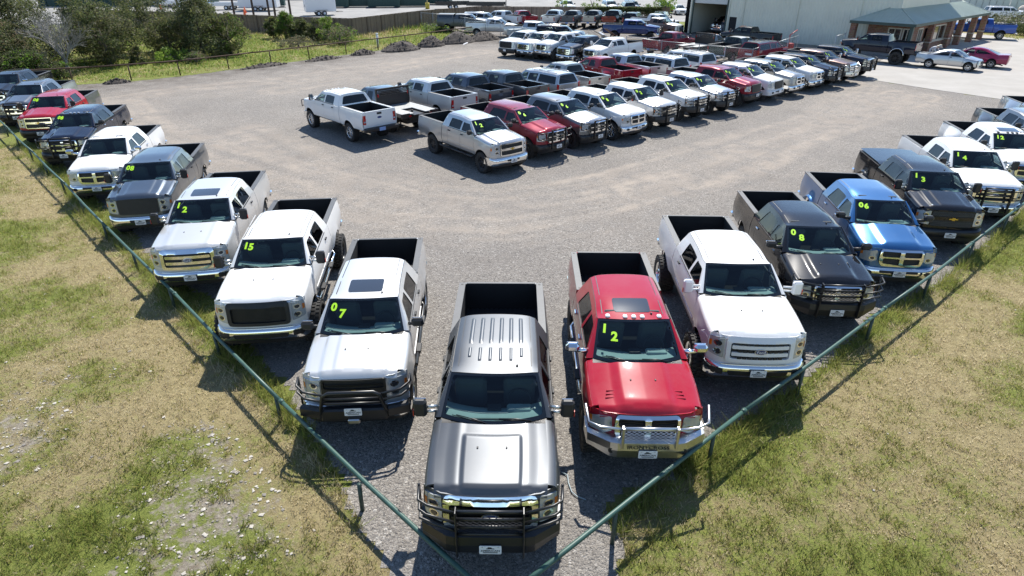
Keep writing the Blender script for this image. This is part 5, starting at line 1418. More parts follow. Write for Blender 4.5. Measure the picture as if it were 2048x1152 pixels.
def roofm(g):
    a, b_ = Lc - BN * .3 + UP * HT, BN * -.3 + BW * .3 + UP * HT
    g.add([a, b_, b_ + BN * 13 + UP * .9, a + BN * 13 + UP * .9], [(0, 1, 2, 3)], 'roofing')
    g.add([BN * 12.5 + UP * 0, BN * 12.5 + Lc, BN * 12.5 + Lc + UP * 9, BN * 12.5 + UP * 9], [(3, 2, 1, 0)], 'siding')
    g.add([Lc, Lc + BN * 12.5, Lc + BN * 12.5 + UP * 9, Lc + UP * HT], [(3, 2, 1, 0)], 'siding')
obj('roof', None, roofm, {}, shop)
# porch office
porch = empty('porch_office', BE); tag(porch, 'brick office with green metal hip roof porch and square brick columns', 'building')
RL, ZE, ZT, DD = 21.5, 2.75, 3.85, 2.4
def proof(g):
    e = lambda a, d_, z: -BW * 0 + (a + UP * z)
    EL, E0, ER = -BW * 5.8, Vector((0, 0, 0)), BN * RL
    K0 = DD * (BN - BW); KL = -BW * (5.8 - DD) + BN * DD; KR = BN * (RL - DD) - BW * DD; BR_ = BN * RL - BW * DD * 2; MB_ = BN * 12.6 - BW * DD; MB2 = BN * 12.6 - BW * DD * 2
    lo, hi = UP * ZE, UP * ZT
    g.add([EL + lo, E0 + lo, K0 + hi, KL + hi], [(0, 1, 2, 3)], 'roofing'); g.add([E0 + lo, ER + lo, KR + hi, K0 + hi], [(0, 1, 2, 3)], 'roofing')
    g.add([EL + BN * DD + lo, EL + lo, KL + hi], [(0, 1, 2)], 'roofing'); g.add([ER + lo, BR_ + lo, KR + hi], [(0, 1, 2)], 'roofing'); g.add([BR_ + lo, MB2 + lo, MB_ + hi, KR + hi], [(0, 1, 2, 3)], 'roofing')
    g.add([EL + lo - UP * .03, EL + BN * DD + lo - UP * .03, E0 + BN * DD - BW * DD * 1.0 + lo - UP * .03, E0 + lo - UP * .03], [(0, 1, 2, 3)], 'wframe'); g.add([E0 + lo - UP * .03, K0 + lo - UP * .03, KR + lo - UP * .03, ER + lo - UP * .03], [(0, 1, 2, 3)], 'wframe')
    def seams(A, B, A2, B2, n_):
        for k in range(n_ + 1):
            t = k / n_; p = A.lerp(B, t); d_ = (A2 - A).dot((B - A).normalized()); 
            q = p + (A2 - A) - (B - A).normalized() * d_
            # stop at the hips
            u = (p - A).length; Lq = (B - A).length; f_ = min(1, u / max(.01, abs(d_)) if d_ > 0 else 1, (Lq - u) / max(.01, (B - B2).dot((B - A).normalized())) if (B - B2).dot((B - A).normalized()) > .01 else 1)
            if f_ < .05: continue
            q = p.lerp(q, f_); g.tube([p + UP * .015, q + UP * .015], .016, 'roofing', 4)
    seams(EL + lo, E0 + lo, KL + hi, K0 + hi, 19); seams(E0 + lo, ER + lo, K0 + hi, KR + hi, 70)
    for a, b_ in ((EL, KL), (E0, K0), (ER, KR)): g.tube([a + lo + UP * .02, b_ + hi + UP * .02], .045, 'roofing', 6)
obj('roof', None, proof, {}, porch)
def fas(a, b_):
    d = b_ - a; o = obj('fascia', None, lambda g: g.box((d.length / 2, 0, ZE - .10), (d.length, .06, .24), 'trim'), {}, porch, a, (0, 0, math.atan2(d.y, d.x)))
fas(-BW * 5.8, Vector((0, 0, 0))); fas(Vector((0, 0, 0)), BN * RL); fas(BN * RL, BN * RL - BW * DD * 2)
def brickwall(o_, d, L_, holes):
    a = math.atan2(d.y, d.x)
    wb_ = obj('brick_wall', None, lambda g: g.panel([(0, 0), (L_, 0), (L_, ZE - .02), (0, ZE - .02)], lambda u, v: (u, 0, v), [[(x0, z0), (x1, z0), (x1, z1), (x0, z1)] for x0, x1, z0, z1, dd in holes], .8, 'brick', .12, inward=(0, 1, 0)), {}, porch, o_, (0, 0, a))
    for x0, x1, z0, z1, dd in holes:
        if dd:
            q = obj('door', None, lambda g: g.box(((x0 + x1) / 2, .10, (z0 + z1) / 2), (x1 - x0, .05, z1 - z0), 'frit'), {}, porch, o_, (0, 0, a)); obj('handle', None, lambda g: g.box((x1 - .15, .06, 1.05), (.04, .05, .3), 'steel'), {}, q)
            continue
        q = obj('window', None, lambda g: g.panel([(x0 - .06, z0 - .06), (x1 + .06, z0 - .06), (x1 + .06, z1 + .06), (x0 - .06, z1 + .06)], lambda u, v: (u, -.03, v), [[(x0 + .05, z0 + .05), ((x0 + x1) / 2 - .03, z0 + .05), ((x0 + x1) / 2 - .03, z1 - .05), (x0 + .05, z1 - .05)], [((x0 + x1) / 2 + .03, z0 + .05), (x1 - .05, z0 + .05), (x1 - .05, z1 - .05), ((x0 + x1) / 2 + .03, z1 - .05)]], .6, 'wframe', .09, inward=(0, 1, 0)), {}, porch, o_, (0, 0, a))
        obj('pane', None, lambda g: g.box(((x0 + x1) / 2, .06, (z0 + z1) / 2), (x1 - x0, .02, z1 - z0), 'frit'), {}, q)
        obj('sill', None, lambda g: g.box(((x0 + x1) / 2, -.05, z0 - .09), (x1 - x0 + .3, .16, .06), 'wframe'), {}, q)
FRONT0 = BN * 1.5 - BW * 4.6; brickwall(FRONT0, BW, 4.05, [(1.9, 3.0, .75, 2.2, 0), (3.2, 3.9, .75, 2.2, 0)])
brickwall(FRONT0 + BW * 4.05, BN, 11.2, [(1.2, 2.2, .9, 2.2, 0), (2.7, 3.7, .02, 2.15, 1), (5.3, 8.4, .9, 2.2, 0)])
obj('brick_wall', None, lambda g: g.panel([(0, 0), (4, 0), (4, ZE - .02), (0, ZE - .02)], lambda u, v: (u, 0, v), (), .8, 'brick', .12, inward=(0, 1, 0)), {}, porch, FRONT0 + BW * 4.05 + BN * 11.2, (0, 0, math.atan2(-BW.y, -BW.x)))
obj('corner_post', None, lambda g: g.box((0, 0, ZE / 2), (.30, .30, ZE), 'trim', .01), {}, porch, .35 * (BN - BW), (0, 0, wa))
colp = [-BW * 5.45 + BN * .35] + [BN * s_ - BW * .32 for s_ in (5.2, 10.2, 13.6, 17.6, 21.1)]
for p in colp: obj('brick_column', ('bcol',), lambda g: (g.box((0, 0, ZE / 2), (.50, .50, ZE), 'brick', .01), g.box((0, 0, .9), (.56, .56, .08), 'wframe', .01)), {}, porch, p, (0, 0, wa))
flat('porch_floor', [tuple((BE + q)[:2]) for q in (-BW * 5.6 - BN * 0.1, BW * .1 - BN * .1, BN * RL + BW * .1, BN * RL - BW * 4.6, -BW * 5.6 + BN * 1.5)], .03, MG['concrete'])

# ------------------------------------------------------------------ trees and shrubs
M['bark'] = mat('bark_grey', (.13, .11, .09), .9, vary=.3)
M['bark_dead'] = mat('dead_wood_grey', (.30, .285, .27), .9, vary=.2)
LEAF = {}
def leafmat(k, c): LEAF[k] = leafy('leaf_' + k, c, .65, .35, 1.2, .4); return LEAF[k]
for k, c in dict(cedar_dark=(.055, .074, .029), cedar_mid=(.105, .128, .047), cedar_tip=(.155, .165, .056), cedar_dull=(.12, .115, .066), lush=(.12, .21, .03), lush2=(.20, .28, .05), sage=(.13, .145, .085), dry=(.20, .16, .10)).items(): leafmat(k, c)
CROWN = {}
def crown(kind, seed, h, r, mats, n_blob=60, leafs=60, leaf=.16, shape='cone', base=.12):
    key = (kind, seed)
    if key in CROWN: return CROWN[key]
    rg = np.random.default_rng(seed); V = []; MI = []
    for k in range(n_blob):
        t = rg.uniform(0, 1) ** (1.25 if shape == 'cone' else .9); a = rg.uniform(0, 6.28)
        if shape == 'cone': rad = r * (1 - t) ** .62 * (.55 + .45 * math.sin(min(1, t * 4 + .45) * 1.57)); zz = h * (base + (1 - base) * t)
        else: u = rg.uniform(-1, 1); rad = r * math.sqrt(1 - u * u) * .95; zz = h * (.55 + .42 * u) if base > 0 else h * max(.08, .5 + .45 * u)
        q = rg.uniform(.45, 1.05) ** .5; lob = 1 + .28 * math.sin(a * 3 + seed) + .18 * math.sin(a * 5 + seed * 2)
        cx, cy_ = math.cos(a) * rad * q * lob, math.sin(a) * rad * q * lob; br = r * rg.uniform(.16, .34)
        n = int(leafs * rg.uniform(.6, 1.3)); d = rg.normal(0, 1, (n, 3)); d /= np.linalg.norm(d, axis=1)[:, None]
        p = np.array([cx, cy_, zz]) + d * br * rg.uniform(.45, 1.1, (n, 1)) * np.array([1, 1, .8]); s_ = leaf * rg.uniform(.5, 1.4, n)
        e1 = rg.normal(0, 1, (n, 3)) + d * .7; e1 /= np.linalg.norm(e1, axis=1)[:, None]; e2 = np.cross(e1, rg.normal(0, 1, (n, 3))); e2 /= np.linalg.norm(e2, axis=1)[:, None] + 1e-9
        V.append(np.stack([p - e2 * s_[:, None] * .35, p + e1 * s_[:, None], p + e2 * s_[:, None] * .35], 1))
        bmix = rg.integers(0, len(mats)); MI.append(np.where(rg.uniform(0, 1, n) < .55, bmix, rg.integers(0, len(mats), n)))
    V = np.concatenate(V); V[:, :, 2] = np.maximum(V[:, :, 2], .05); MI = np.concatenate(MI); n = len(V)
    me = bpy.data.meshes.new('crown'); me.vertices.add(3 * n); me.vertices.foreach_set('co', V.ravel()); me.loops.add(3 * n); me.loops.foreach_set('vertex_index', np.arange(3 * n)); me.polygons.add(n)
    me.polygons.foreach_set('loop_start', np.arange(n) * 3); me.polygons.foreach_set('material_index', MI.astype(np.int32)); me.update(calc_edges=True)
    for q in mats: me.materials.append(LEAF[q])
    CROWN[key] = me; return me
def branchy(g, p, d, L_, rad, depth, r, spread=.7, n_=3):
    q = p + d * L_; mid = p.lerp(q, .5) + Vector((random.uniform(-1, 1), random.uniform(-1, 1), random.uniform(-.4, .6))) * L_ * .09
    g.tube([p, mid, q], [rad, rad * .8, rad * .6], r, 6 if depth > 2 else (4 if depth > 1 else 3), cap=False)
    if depth == 0: return
    for k in range(n_ + (depth > 2)):
        a = random.uniform(0, 6.28); e = d.orthogonal().normalized(); e.rotate(Quaternion(d, a)); nd_ = (d + e * spread * random.uniform(.6, 1.3) + Vector((0, 0, .12))).normalized()
        branchy(g, p.lerp(q, random.uniform(.45, 1)), nd_, L_ * random.uniform(.55, .82), rad * .55, depth - 1, r, spread, n_)
TREE_G = 'cedar trees on the left bank'
def tree(kind, x, y, h, r, label, seed, mats, shape='cone', nb=70, leafs=95, leaf=.15, name='cedar_tree', cat='tree', group=TREE_G, base=.10):
    root = empty(name, (x, y, 0), random.uniform(0, 6)); tag(root, label, cat, group)
    if name == 'cedar_tree': nb = int(nb * 1.35); base = .02; shape = 'ball' if seed % 3 else 'cone'; r *= 1.15
    me = crown(kind, seed, h, r, mats, nb, leafs, leaf, shape, base); c_ = bpy.data.objects.new('crown', me); place(c_, root)
    def tk(g):
        g.tube([(0, 0, -.1), (.05, .03, h * .3), (-.04, .05, h * .62)], [r * .075 + .03, r * .05 + .02, .02], 'bark', 7)
        for k in range(6):
            a = k * 1.05 + seed; z = h * random.uniform(.12, .5); g.tube([(0, 0, z), (math.cos(a) * r * .4, math.sin(a) * r * .4, z + .12 * h), (math.cos(a) * r * .75, math.sin(a) * r * .75, z + .22 * h)], [.05, .035, .012], 'bark', 5)
    obj('trunk', None, tk, {}, root); return root
CD = ['cedar_dark', 'cedar_mid', 'cedar_mid', 'cedar_tip', 'cedar_dull']; CM = ['cedar_mid', 'cedar_dark', 'cedar_tip', 'cedar_dull', 'sage']
tree('c', -43.5, 50.5, 6.6, 3.6, 'broad dark cedar at the far left edge above black truck', 101, CD, nb=120)
tree('c', -39.6, 48.0, 5.4, 2.7, 'dark cedar right behind the black truck roof at left', 102, CM, nb=100)
tree('c', -39.2, 49.9, 4.2, 1.9, 'dull olive cedar left of the bare grey tree', 103, ['cedar_dull', 'cedar_mid', 'cedar_dark', 'dry'], nb=90)
tree('c', -35.6, 48.3, 1.9, 1.3, 'short mixed green bushy cedar beside the rusty fence end', 104, ['cedar_mid', 'lush', 'cedar_dull', 'cedar_dark'], nb=70)
tree('c', -42.0, 57.0, 7.2, 3.4, 'tall cedar crown rising behind the bare grey tree', 105, CM, nb=110)
tree('c', -37.2, 60.5, 6.6, 2.6, 'tall dark cedar between the bare tree and the utility poles', 106, CD, nb=100)
tree('c', -33.9, 55.4, 4.7, 2.1, 'rounded dark cedar standing alone at the weed edge', 107, CD, nb=95)
tree('c', -31.7, 56.0, 1.5, .55, 'knee high young cedar by the rusty fence post', 108, CD, nb=24, leafs=40)
tree('c', -34.2, 64.2, 4.9, 1.9, 'slim pointed cedar beneath the utility poles', 109, CM, nb=80)
tree('c', -31.4, 61.0, 3.1, 1.7, 'low yellow green cedar between two darker ones', 110, ['cedar_tip', 'cedar_mid', 'cedar_dull'], nb=60)
tree('c', -28.6, 61.4, 5.3, 2.5, 'largest round cedar at the right end of the clump', 111, CM, nb=125)
tree('c', -26.3, 62.0, 3.5, 1.4, 'light green cedar leaning right of the clump toward boards', 112, ['cedar_mid', 'cedar_tip', 'lush', 'cedar_dull'], nb=55)
tree('c', -48.5, 62.0, 7.8, 3.6, 'farthest tall cedar at the top left corner', 113, CD, nb=110)
tree('c', -45.5, 46.0, 5.6, 3.0, 'dark cedar cut by the left picture edge', 131, CD, nb=90)
tree('c', -40.8, 54.6, 5.6, 2.4, 'olive cedar half hidden behind the bare grey tree', 132, CM, nb=90)
tree('c', -35.8, 58.0, 3.8, 1.7, 'medium cedar right of the bare grey tree foot', 133, CM, nb=70)
tree('c', -30.6, 66.0, 4.4, 1.8, 'narrow cedar behind the largest round cedar', 134, CD, nb=70)
tree('c', -25.0, 74.5, 2.7, 1.2, 'small bright tipped cedar against the board fence', 114, ['cedar_mid', 'cedar_tip', 'lush'], nb=50)
tree('c', -26.8, 75.4, 2.2, .7, 'thin dark cedar close against the board fence', 115, CD, nb=30)
tree('c', -23.2, 74.0, 2.0, 1.0, 'squat dark cedar against the board fence right of bright one', 116, CD, nb=40)
tree('c', -21.3, 73.6, 2.1, .8, 'narrow dark cedar on the board fence near the white trailer', 117, CD, nb=30)
tree('s', -19.6, 71.8, 2.5, 1.2, 'pale green sumac bush in front of the board fence', 120, ['lush', 'lush2', 'cedar_tip'], 'ball', 46, 60, .16, 'sumac_bush', 'bush', None, 0)
tree('s', -18.0, 69.8, 1.7, 1.7, 'low brushy green bush heap below the sumac', 121, ['lush', 'sage', 'dry', 'cedar_dull'], 'ball', 50, 60, .13, 'brush', 'bush', None, 0)
tree('s', -21.5, 67.2, 1.0, 1.5, 'low grey brown brush mound in the grass', 122, ['dry', 'sage', 'cedar_dull'], 'ball', 34, 50, .12, 'brush', 'bush', None, 0)
tree('s', -29.6, 57.4, 1.1, 1.2, 'yellow green weed clump under the round cedar', 123, ['lush2', 'lush', 'lush2'], 'ball', 34, 60, .14, 'weed_clump', 'bush', None, 0)
tree('s', -27.2, 56.8, .8, 1.0, 'dry brown weed patch behind the rusty rail', 124, ['dry', 'sage', 'lush'], 'ball', 26, 50, .11, 'weed_clump', 'bush', None, 0)
tree('s', -33.6, 48.9, 1.1, 1.0, 'leafy undergrowth bush beside the black truck mirror', 125, ['cedar_mid', 'lush', 'cedar_dull'], 'ball', 34, 60, .12, 'bush', 'bush', None, 0)
tree('s', -9.2, 82.6, 1.0, 1.6, 'bright green weeds heaped at the chain link corner', 126, ['lush', 'lush2', 'sage'], 'ball', 36, 60, .14, 'weed_clump', 'bush', None, 0)
tree('s', 7.2, 99.5, 3.4, .9, 'thin light green sapling behind the board fence near dark truck', 127, ['lush2', 'lush'], 'ball', 20, 50, .15, 'sapling', 'tree', 'saplings behind the board fence')
tree('s', 11.6, 98.2, 4.2, 1.1, 'taller light green sapling behind the ivy covered boards', 128, ['lush2', 'lush'], 'ball', 24, 50, .15, 'sapling', 'tree', 'saplings behind the board fence')
tree('s', 21.2, 96.6, 3.7, 1.7, 'bushy light green sapling left of the metal building', 129, ['lush2', 'lush', 'lush'], 'ball', 44, 60, .17, 'sapling', 'tree', 'saplings behind the board fence')
def ivyf():
    V = []; rg = np.random.default_rng(5); n = 5200
    u = rg.uniform(0, 1, n); x = 10.2 + 10.6 * u; y = 95.95 - 1.0 * u - .12 + rg.normal(0, .10, n); z = 2.0 - np.abs(rg.normal(0, .55, n)) * (.4 + fbm(x * .8, y, 3)); 
    k = z > .2; x, y, z = x[k], y[k], z[k]; n = len(x); p = np.stack([x, y, z], -1); s_ = .13 * rg.uniform(.6, 1.4, (n, 1)); e1 = rg.normal(0, 1, (n, 3)); e1 /= np.linalg.norm(e1, axis=1)[:, None]; e2 = np.cross(e1, rg.normal(0, 1, (n, 3))); e2 /= np.linalg.norm(e2, axis=1)[:, None]
    V = np.stack([p - e2 * s_ * .5, p + e1 * s_, p + e2 * s_ * .5], 1); me = bpy.data.meshes.new('ivy'); me.from_pydata(V.reshape(-1, 3).tolist(), [], np.arange(3 * n).reshape(-1, 3).tolist()); me.materials.append(LEAF['cedar_mid']); o = bpy.data.objects.new('ivy', me); C.objects.link(o); tag(o, 'dark green ivy hanging over the board fence top', 'ivy', None, 'stuff')
ivyf()
bt = empty('bare_tree', (-35.0, 51.6, 0)); tag(bt, 'leafless grey tree with a dense fan of twigs among cedars', 'tree')
def btf(g):
    random.seed(3)
    g.tube([(0, 0, -.1), (.05, 0, .6), (0, .1, 1.1)], [.17, .14, .12], 'bark_dead', 8)
    for k in range(8):
        a = k * .785 + random.uniform(-.3, .3); branchy(g, Vector((0, .05, random.uniform(.5, 1.1))), Vector((math.cos(a) * .62, math.sin(a) * .62, 1)).normalized(), random.uniform(1.3, 1.9), .06, 4, 'bark_dead', .62, 3)
obj('branches', None, btf, {}, bt)
bt = empty('bare_shrub', (-36.6, 50.2, 0)); tag(bt, 'smaller leafless grey shrub below the bare tree', 'shrub')
def btf2(g):
    random.seed(5)
    for k in range(9): a = k * .7; branchy(g, Vector((0, 0, 0)), Vector((math.cos(a) * .7, math.sin(a) * .7, .8)).normalized(), random.uniform(.8, 1.2), .035, 3, 'bark_dead', .6, 3)
obj('branches', None, btf2, {}, bt)
for k, (x, y, r_, h_, lb) in enumerate(((63.5, 84.0, 3.2, 1.9, 'clipped grey green hedge end right of the blue truck tailgate'), (69.5, 81.0, 3.6, 2.0, 'long grey green hedge below the white street wagons'), (76, 78.5, 3.6, 2.0, 'hedge stretch at the far right edge of street'), (60.2, 78.0, 1.5, 1.5, 'dark round shrub in the lawn strip by driveway'), (66, 74.6, 1.4, 1.2, 'dark low shrub at the right edge of driveway'))):
    tree('s', x, y, h_, r_, lb, 140 + k, ['sage', 'cedar_mid', 'sage', 'cedar_dull'] if k < 3 else ['cedar_dark', 'cedar_mid'], 'ball', 80, 70, .15, 'hedge' if k < 3 else 'shrub', 'hedge' if k < 3 else 'shrub', 'hedge along the street' if k < 3 else None, 0)
tag(blades('lawn_strip', *(lambda n: (RNG.uniform(56, 80, n), RNG.uniform(74, 88, n)))(9000), .12 + .1 * RNG.uniform(0, 1, 9000), np.full(9000, .07), RNG.integers(0, 3, 9000), [M['blade_olive'], M['blade_green'], M['blade_lush']], .7), kind='stuff')
flat('lawn', [(54, 82), (58, 73.5), (84, 70), (84, 84), (60, 92)], .014, MG['grass'])

# ------------------------------------------------------------------ yard beyond the board fence
M['pole'] = mat('dark_timber_pole', (.055, .042, .036), .9, vary=.3); M['dump'] = mat('dumpster_green', (.012, .05, .045), .55, vary=.2); M['cont_blue'] = mat('container_blue', (.02, .06, .16), .5); M['twhite'] = mat('trailer_white', (.72, .73, .74), .35, coat=.5); M['orange'] = mat('cone_orange', (.75, .11, .02), .5); M['yellow'] = mat('bollard_yellow', (.55, .42, .05), .5); M['pale'] = mat('pale_green_siding', (.42, .50, .47), .6)
for k, (x, y, h, lb) in enumerate(((-50.6, 92.2, 9, 'leftmost dark timber pole close beside a second pole'), (-50.0, 92.6, 9, 'second dark timber pole of the close pair at left'), (-44.9, 92.0, 9, 'single dark timber pole behind the slim cedar'), (-37.5, 92.0, 8.5, 'dark timber pole in front of the low white trailer'), (-34.9, 92, 8.5, 'dark timber pole left of the white box trailer middle'), (-32.9, 92.3, 9, 'dark timber pole carrying a small crossbar'), (-32.0, 92.0, 8, 'dark timber pole just right of the crossbar pole'), (-29.9, 92, 9, 'dark timber pole left of the enclosed white trailer'))):
    root = empty('timber_pole', (x, y, 0)); tag(root, lb, 'pole', 'dark timber poles behind the board fence'); obj('shaft', ('tp', h), lambda g: g.tube([(0, 0, -.2), (0, 0, h)], [.16, .12], 'pole', 8), {}, root)
    if k == 5: obj('crossbar', None, lambda g: (g.box((0, 0, 3.2), (1.6, .1, .1), 'pole'),), {}, root)
def enclosed_trailer(x, y, rz, L_, w_, h_, label, axles=2, group='white trailers in the far yard'):
    root = empty('enclosed_trailer', (x, y, 0), rz); tag(root, label, 'trailer', group)
    obj('box_body', None, lambda g: g.box((0, 0, .55 + h_ / 2), (L_, w_, h_), 'twhite', .06), {}, root)
    for sd in (-1, 1): obj('door', None, lambda g: (g.box((-L_ / 2 - .012, sd * w_ * .24, .55 + h_ / 2), (.03, w_ * .44, h_ * .88), 'twhite', .008), g.box((-L_ / 2 - .03, sd * .12, .55 + h_ * .45), (.03, .05, .3), 'black')), {}, root)
    for q in range(axles):
        for sd in (-1, 1):
            e = empty('wheel', ((q - (axles - 1) / 2) * .9, sd * (w_ / 2 - .06), .36), math.pi / 2, root)
            obj('tyre', ('ttyre',), lambda g: g.lathe([(-.1, .2), (-.11, .30), (-.08, .36), (.08, .36), (.11, .30), (.1, .2)], 18), {}, e); obj('rim', ('trim',), lambda g: (g.lathe([(.10, .21), (.06, .12), (.08, .001)], 14, 'white'), g.lathe([(-.08, .001), (-.06, .12), (-.10, .21)], 14, 'white')), {}, e)
    obj('fender', None, lambda g: [g.box((0, sd * (w_ / 2 + .03), .80), (axles * .95, .2, .04), 'black', .01) for sd in (-1, 1)], {}, root)
    obj('drawbar', None, lambda g: g.tube([(L_ / 2, -.4, .5), (L_ / 2 + 1.2, 0, .48), (L_ / 2, .4, .5)], .04, 'black', 6), {}, root); return root
enclosed_trailer(-30.2, 107.6, R(25), 4.6, 2.1, 2.0, 'small white enclosed trailer with double rear doors on bright tarmac')
enclosed_trailer(-43.3, 117.5, R(4), 6.4, 2.4, 3.0, 'tall white box trailer behind the crossbar pole')
def low_trailer(x, y, rz, L_, label, r='twhite'):
    root = empty('utility_trailer', (x, y, 0), rz); tag(root, label, 'trailer', 'low trailers in the far yard')
    obj('bed', None, lambda g: (g.box((0, 0, .75), (L_, 2.2, .14), 'r'), [g.box((0, sd * 1.08, 1.02), (L_, .06, .42), 'r') for sd in (-1, 1)], [g.box((L_ * (k / 6 - .5), sd * 1.1, .95), (.08, .08, .6), 'r') for sd in (-1, 1) for k in range(7)]), dict(r=M[r]), root)
    for q in (-.5, .5):
        for sd in (-1, 1): e = empty('wheel', (q, sd * 1.02, .38), math.pi / 2, root); obj('tyre', ('ttyre',), lambda g: 0, {}, e); obj('rim', ('trim',), lambda g: 0, {}, e)
    obj('drawbar', None, lambda g: g.tube([(L_ / 2, -.4, .6), (L_ / 2 + 1.3, 0, .55), (L_ / 2, .4, .6)], .05, 'r', 6), dict(r=M[r]), root)
low_trailer(-49.2, 119.6, R(8), 5.5, 'low white trailer with stakes parked left of the tall box trailer'); low_trailer(-59.5, 124.5, R(8), 6.5, 'white stake trailer beside the two orange cones'); low_trailer(-10.5, 121.5, R(10), 6.0, 'black low trailer left of the yellow pole base', 'satin'); low_trailer(-4.5, 119.5, R(-8), 6.5, 'black low trailer behind the board fence corner', 'satin')
def dumpster(x, y, rz, L_, h_, r, label, group='roll off dumpsters in the far yard'):
    root = empty('dumpster', (x, y, 0), rz); tag(root, label, 'dumpster', group)
    def bd(g):
        for sd in (-1, 1): g.box((0, sd * 1.15, .2 + h_ / 2), (L_, .08, h_), 'r')
        for sd in (-1, 1): g.box((sd * L_ / 2, 0, .2 + h_ / 2), (.08, 2.3, h_), 'r')
        g.box((0, 0, .24), (L_, 2.3, .08), 'r')
    obj('tub', None, bd, dict(r=M[r]), root)
    for k in range(int(L_ / .6)):
        obj('rib', None if True else 0, lambda g: g.box((0, 0, .2 + h_ / 2), (.10, .08, h_ * .96), 'r'), dict(r=M[r]), root, (-L_ / 2 + .3 + k * .6, -1.22, 0))
for k in range(4): dumpster(-32.5 + k * 4.6, 124.5 + (k % 2) * 1.6 + k * .3, R(7), 5.6, 1.5, 'dump', ['leftmost dark green dumpster behind the enclosed white trailer', 'second dark green dumpster from the left in row', 'third dark green dumpster in row, set forward', 'rightmost dark green dumpster at end of row'][k])
dumpster(-46.0, 127, R(12), 7.5, 2.6, 'dump', 'tall dark green roll off bin behind the box trailer'); dumpster(-19.5, 138, R(-10), 6.5, 2.6, 'cont_blue', 'blue roll off bin at the top of the frame'); dumpster(-14.6, 133.5, R(-10), 5.5, 2.4, 'dump', 'dark green ribbed bin beside the blue one')
lp = empty('lamp_post', (-15.0, 121.5, 0)); tag(lp, 'slim pole on a yellow concrete base among the bins', 'lamp post'); obj('base', None, lambda g: g.tube([(0, 0, 0), (0, 0, 1.0)], .38, 'yellow', 14), {}, lp); obj('pole', None, lambda g: g.tube([(0, 0, 1), (0, 0, 9)], .09, 'galv', 8), {}, lp)
lp = empty('lamp_post', (-.9, 104.5, 0)); tag(lp, 'slim pale pole rising behind the board fence middle', 'lamp post'); obj('pole', None, lambda g: g.tube([(0, 0, 0), (0, 0, 9)], .08, 'galv', 8), {}, lp)
for x, y, lb in ((-61.3, 119.4, 'orange traffic cone left of the white stake trailer'), (-43.9, 112.2, 'orange traffic cone before the tall box trailer'), (-41.8, 106.5, 'orange cone tip just above the board fence')):
    o = empty('traffic_cone', (x, y, 0)); tag(o, lb, 'cone', 'orange traffic cones'); obj('cone', ('cone',), lambda g: (g.tube([(0, 0, .03), (0, 0, .95)], [.24, .05], 'orange', 10), g.box((0, 0, .02), (.55, .55, .05), 'orange')), {}, o)
ub = empty('utility_box', (.3, 72.0, 0), .5); tag(ub, 'pale grey steel utility cabinet between white pickups', 'cabinet'); obj('cabinet', None, lambda g: g.box((0, 0, .65), (1.5, .8, 1.3), 'cab', .03), dict(cab=mat('cabinet_grey', (.33, .38, .40), .5)), ub); obj('door', None, lambda g: [g.box((q, -.41, .65), (.68, .02, 1.1), 'cab', .006) for q in (-.36, .36)], dict(cab=M['galv']), ub)
def longbuilding(name, x, y, rz, L_, D, h, r, label, nwin=0, trim='trim'):
    root = empty(name, (x, y, 0), rz); tag(root, label, 'building')
    obj('wall', None, lambda g: [g.box((L_ * (k / 40 - .4875), 0, h / 2), (L_ / 40 - .06, D + (.12 if k % 2 else 0), h), 'r') for k in range(40)], dict(r=M[r]), root)
    obj('roof', None, lambda g: g.box((0, 0, h + .15), (L_ + .6, D + .8, .3), 'roofing'), {}, root)
    for k in range(nwin):
        w_ = obj('window', None, lambda g: g.box((0, -D / 2 - .08, h * .45), (2.2, .10, h * .42), 'frit'), {}, root, (L_ * ((k + .5) / nwin - .5), 0, 0)); obj('frame', None, lambda g: g.box((0, -D / 2 - .05, h * .45), (2.5, .09, h * .42 + .3), 'wframe'), {}, w_)
longbuilding('warehouse', -42, 158, R(4), 50, 10, 7, 'pale', 'pale green ribbed warehouse along the top of the yard')
longbuilding('shed', -74, 134, R(10), 30, 8, 5, 'dump', 'long dark green open shed at the top left')
longbuilding('office_block', 96, 122, R(-36), 40, 12, 7, 'siding', 'grey low office block beyond the street at top right', 6)
bo = obj('boulder', None, lambda g: g.grid(lambda i, j: (1.1 * math.cos(6.283 * i) * math.sin(math.pi * j) * (1 + .2 * math.sin(6.28 * i * 2)), .9 * math.sin(6.283 * i) * math.sin(math.pi * j), .55 + .7 * math.cos(math.pi * j)), 14, 8, 'lime', False), {}, None, (84, 112, 0)); tag(bo, 'pale rounded boulder by the grey office block', 'boulder')
jk = empty('junk_pile', (9.6, 70.3, 0), .4); tag(jk, 'heap of scrap bumpers and panels beside the blue truck', 'scrap')
random.seed(4)
for k in range(9): obj('scrap_panel', None, lambda g: g.box((0, 0, 0), (random.uniform(.8, 2.0), random.uniform(.3, .7), .06), 'r', .02), dict(r=M[random.choice(['rust', 'galv', 'twhite', 'under'])]), jk, (random.uniform(-1.4, 1.4), random.uniform(-.9, .9), .25 + .11 * k), (random.uniform(-.5, .5), random.uniform(-.6, .6), random.uniform(0, 3)))
gp = obj('gravel_heap', None, lambda g: g.grid(lambda i, j: (2.2 * j * math.cos(6.283 * i), 1.5 * j * math.sin(6.283 * i), .95 * (1 - j ** 1.4) * (.8 + .4 * float(fbm(j * 3 + 5 * math.cos(6.283 * i), 5 * math.sin(6.283 * i), 7)))), 30, 10, 'stone_b', True, True), {}, None, (8.4, 74.6, 0)); tag(gp, 'tan gravel heap between dark wagon and blue truck', 'gravel heap')

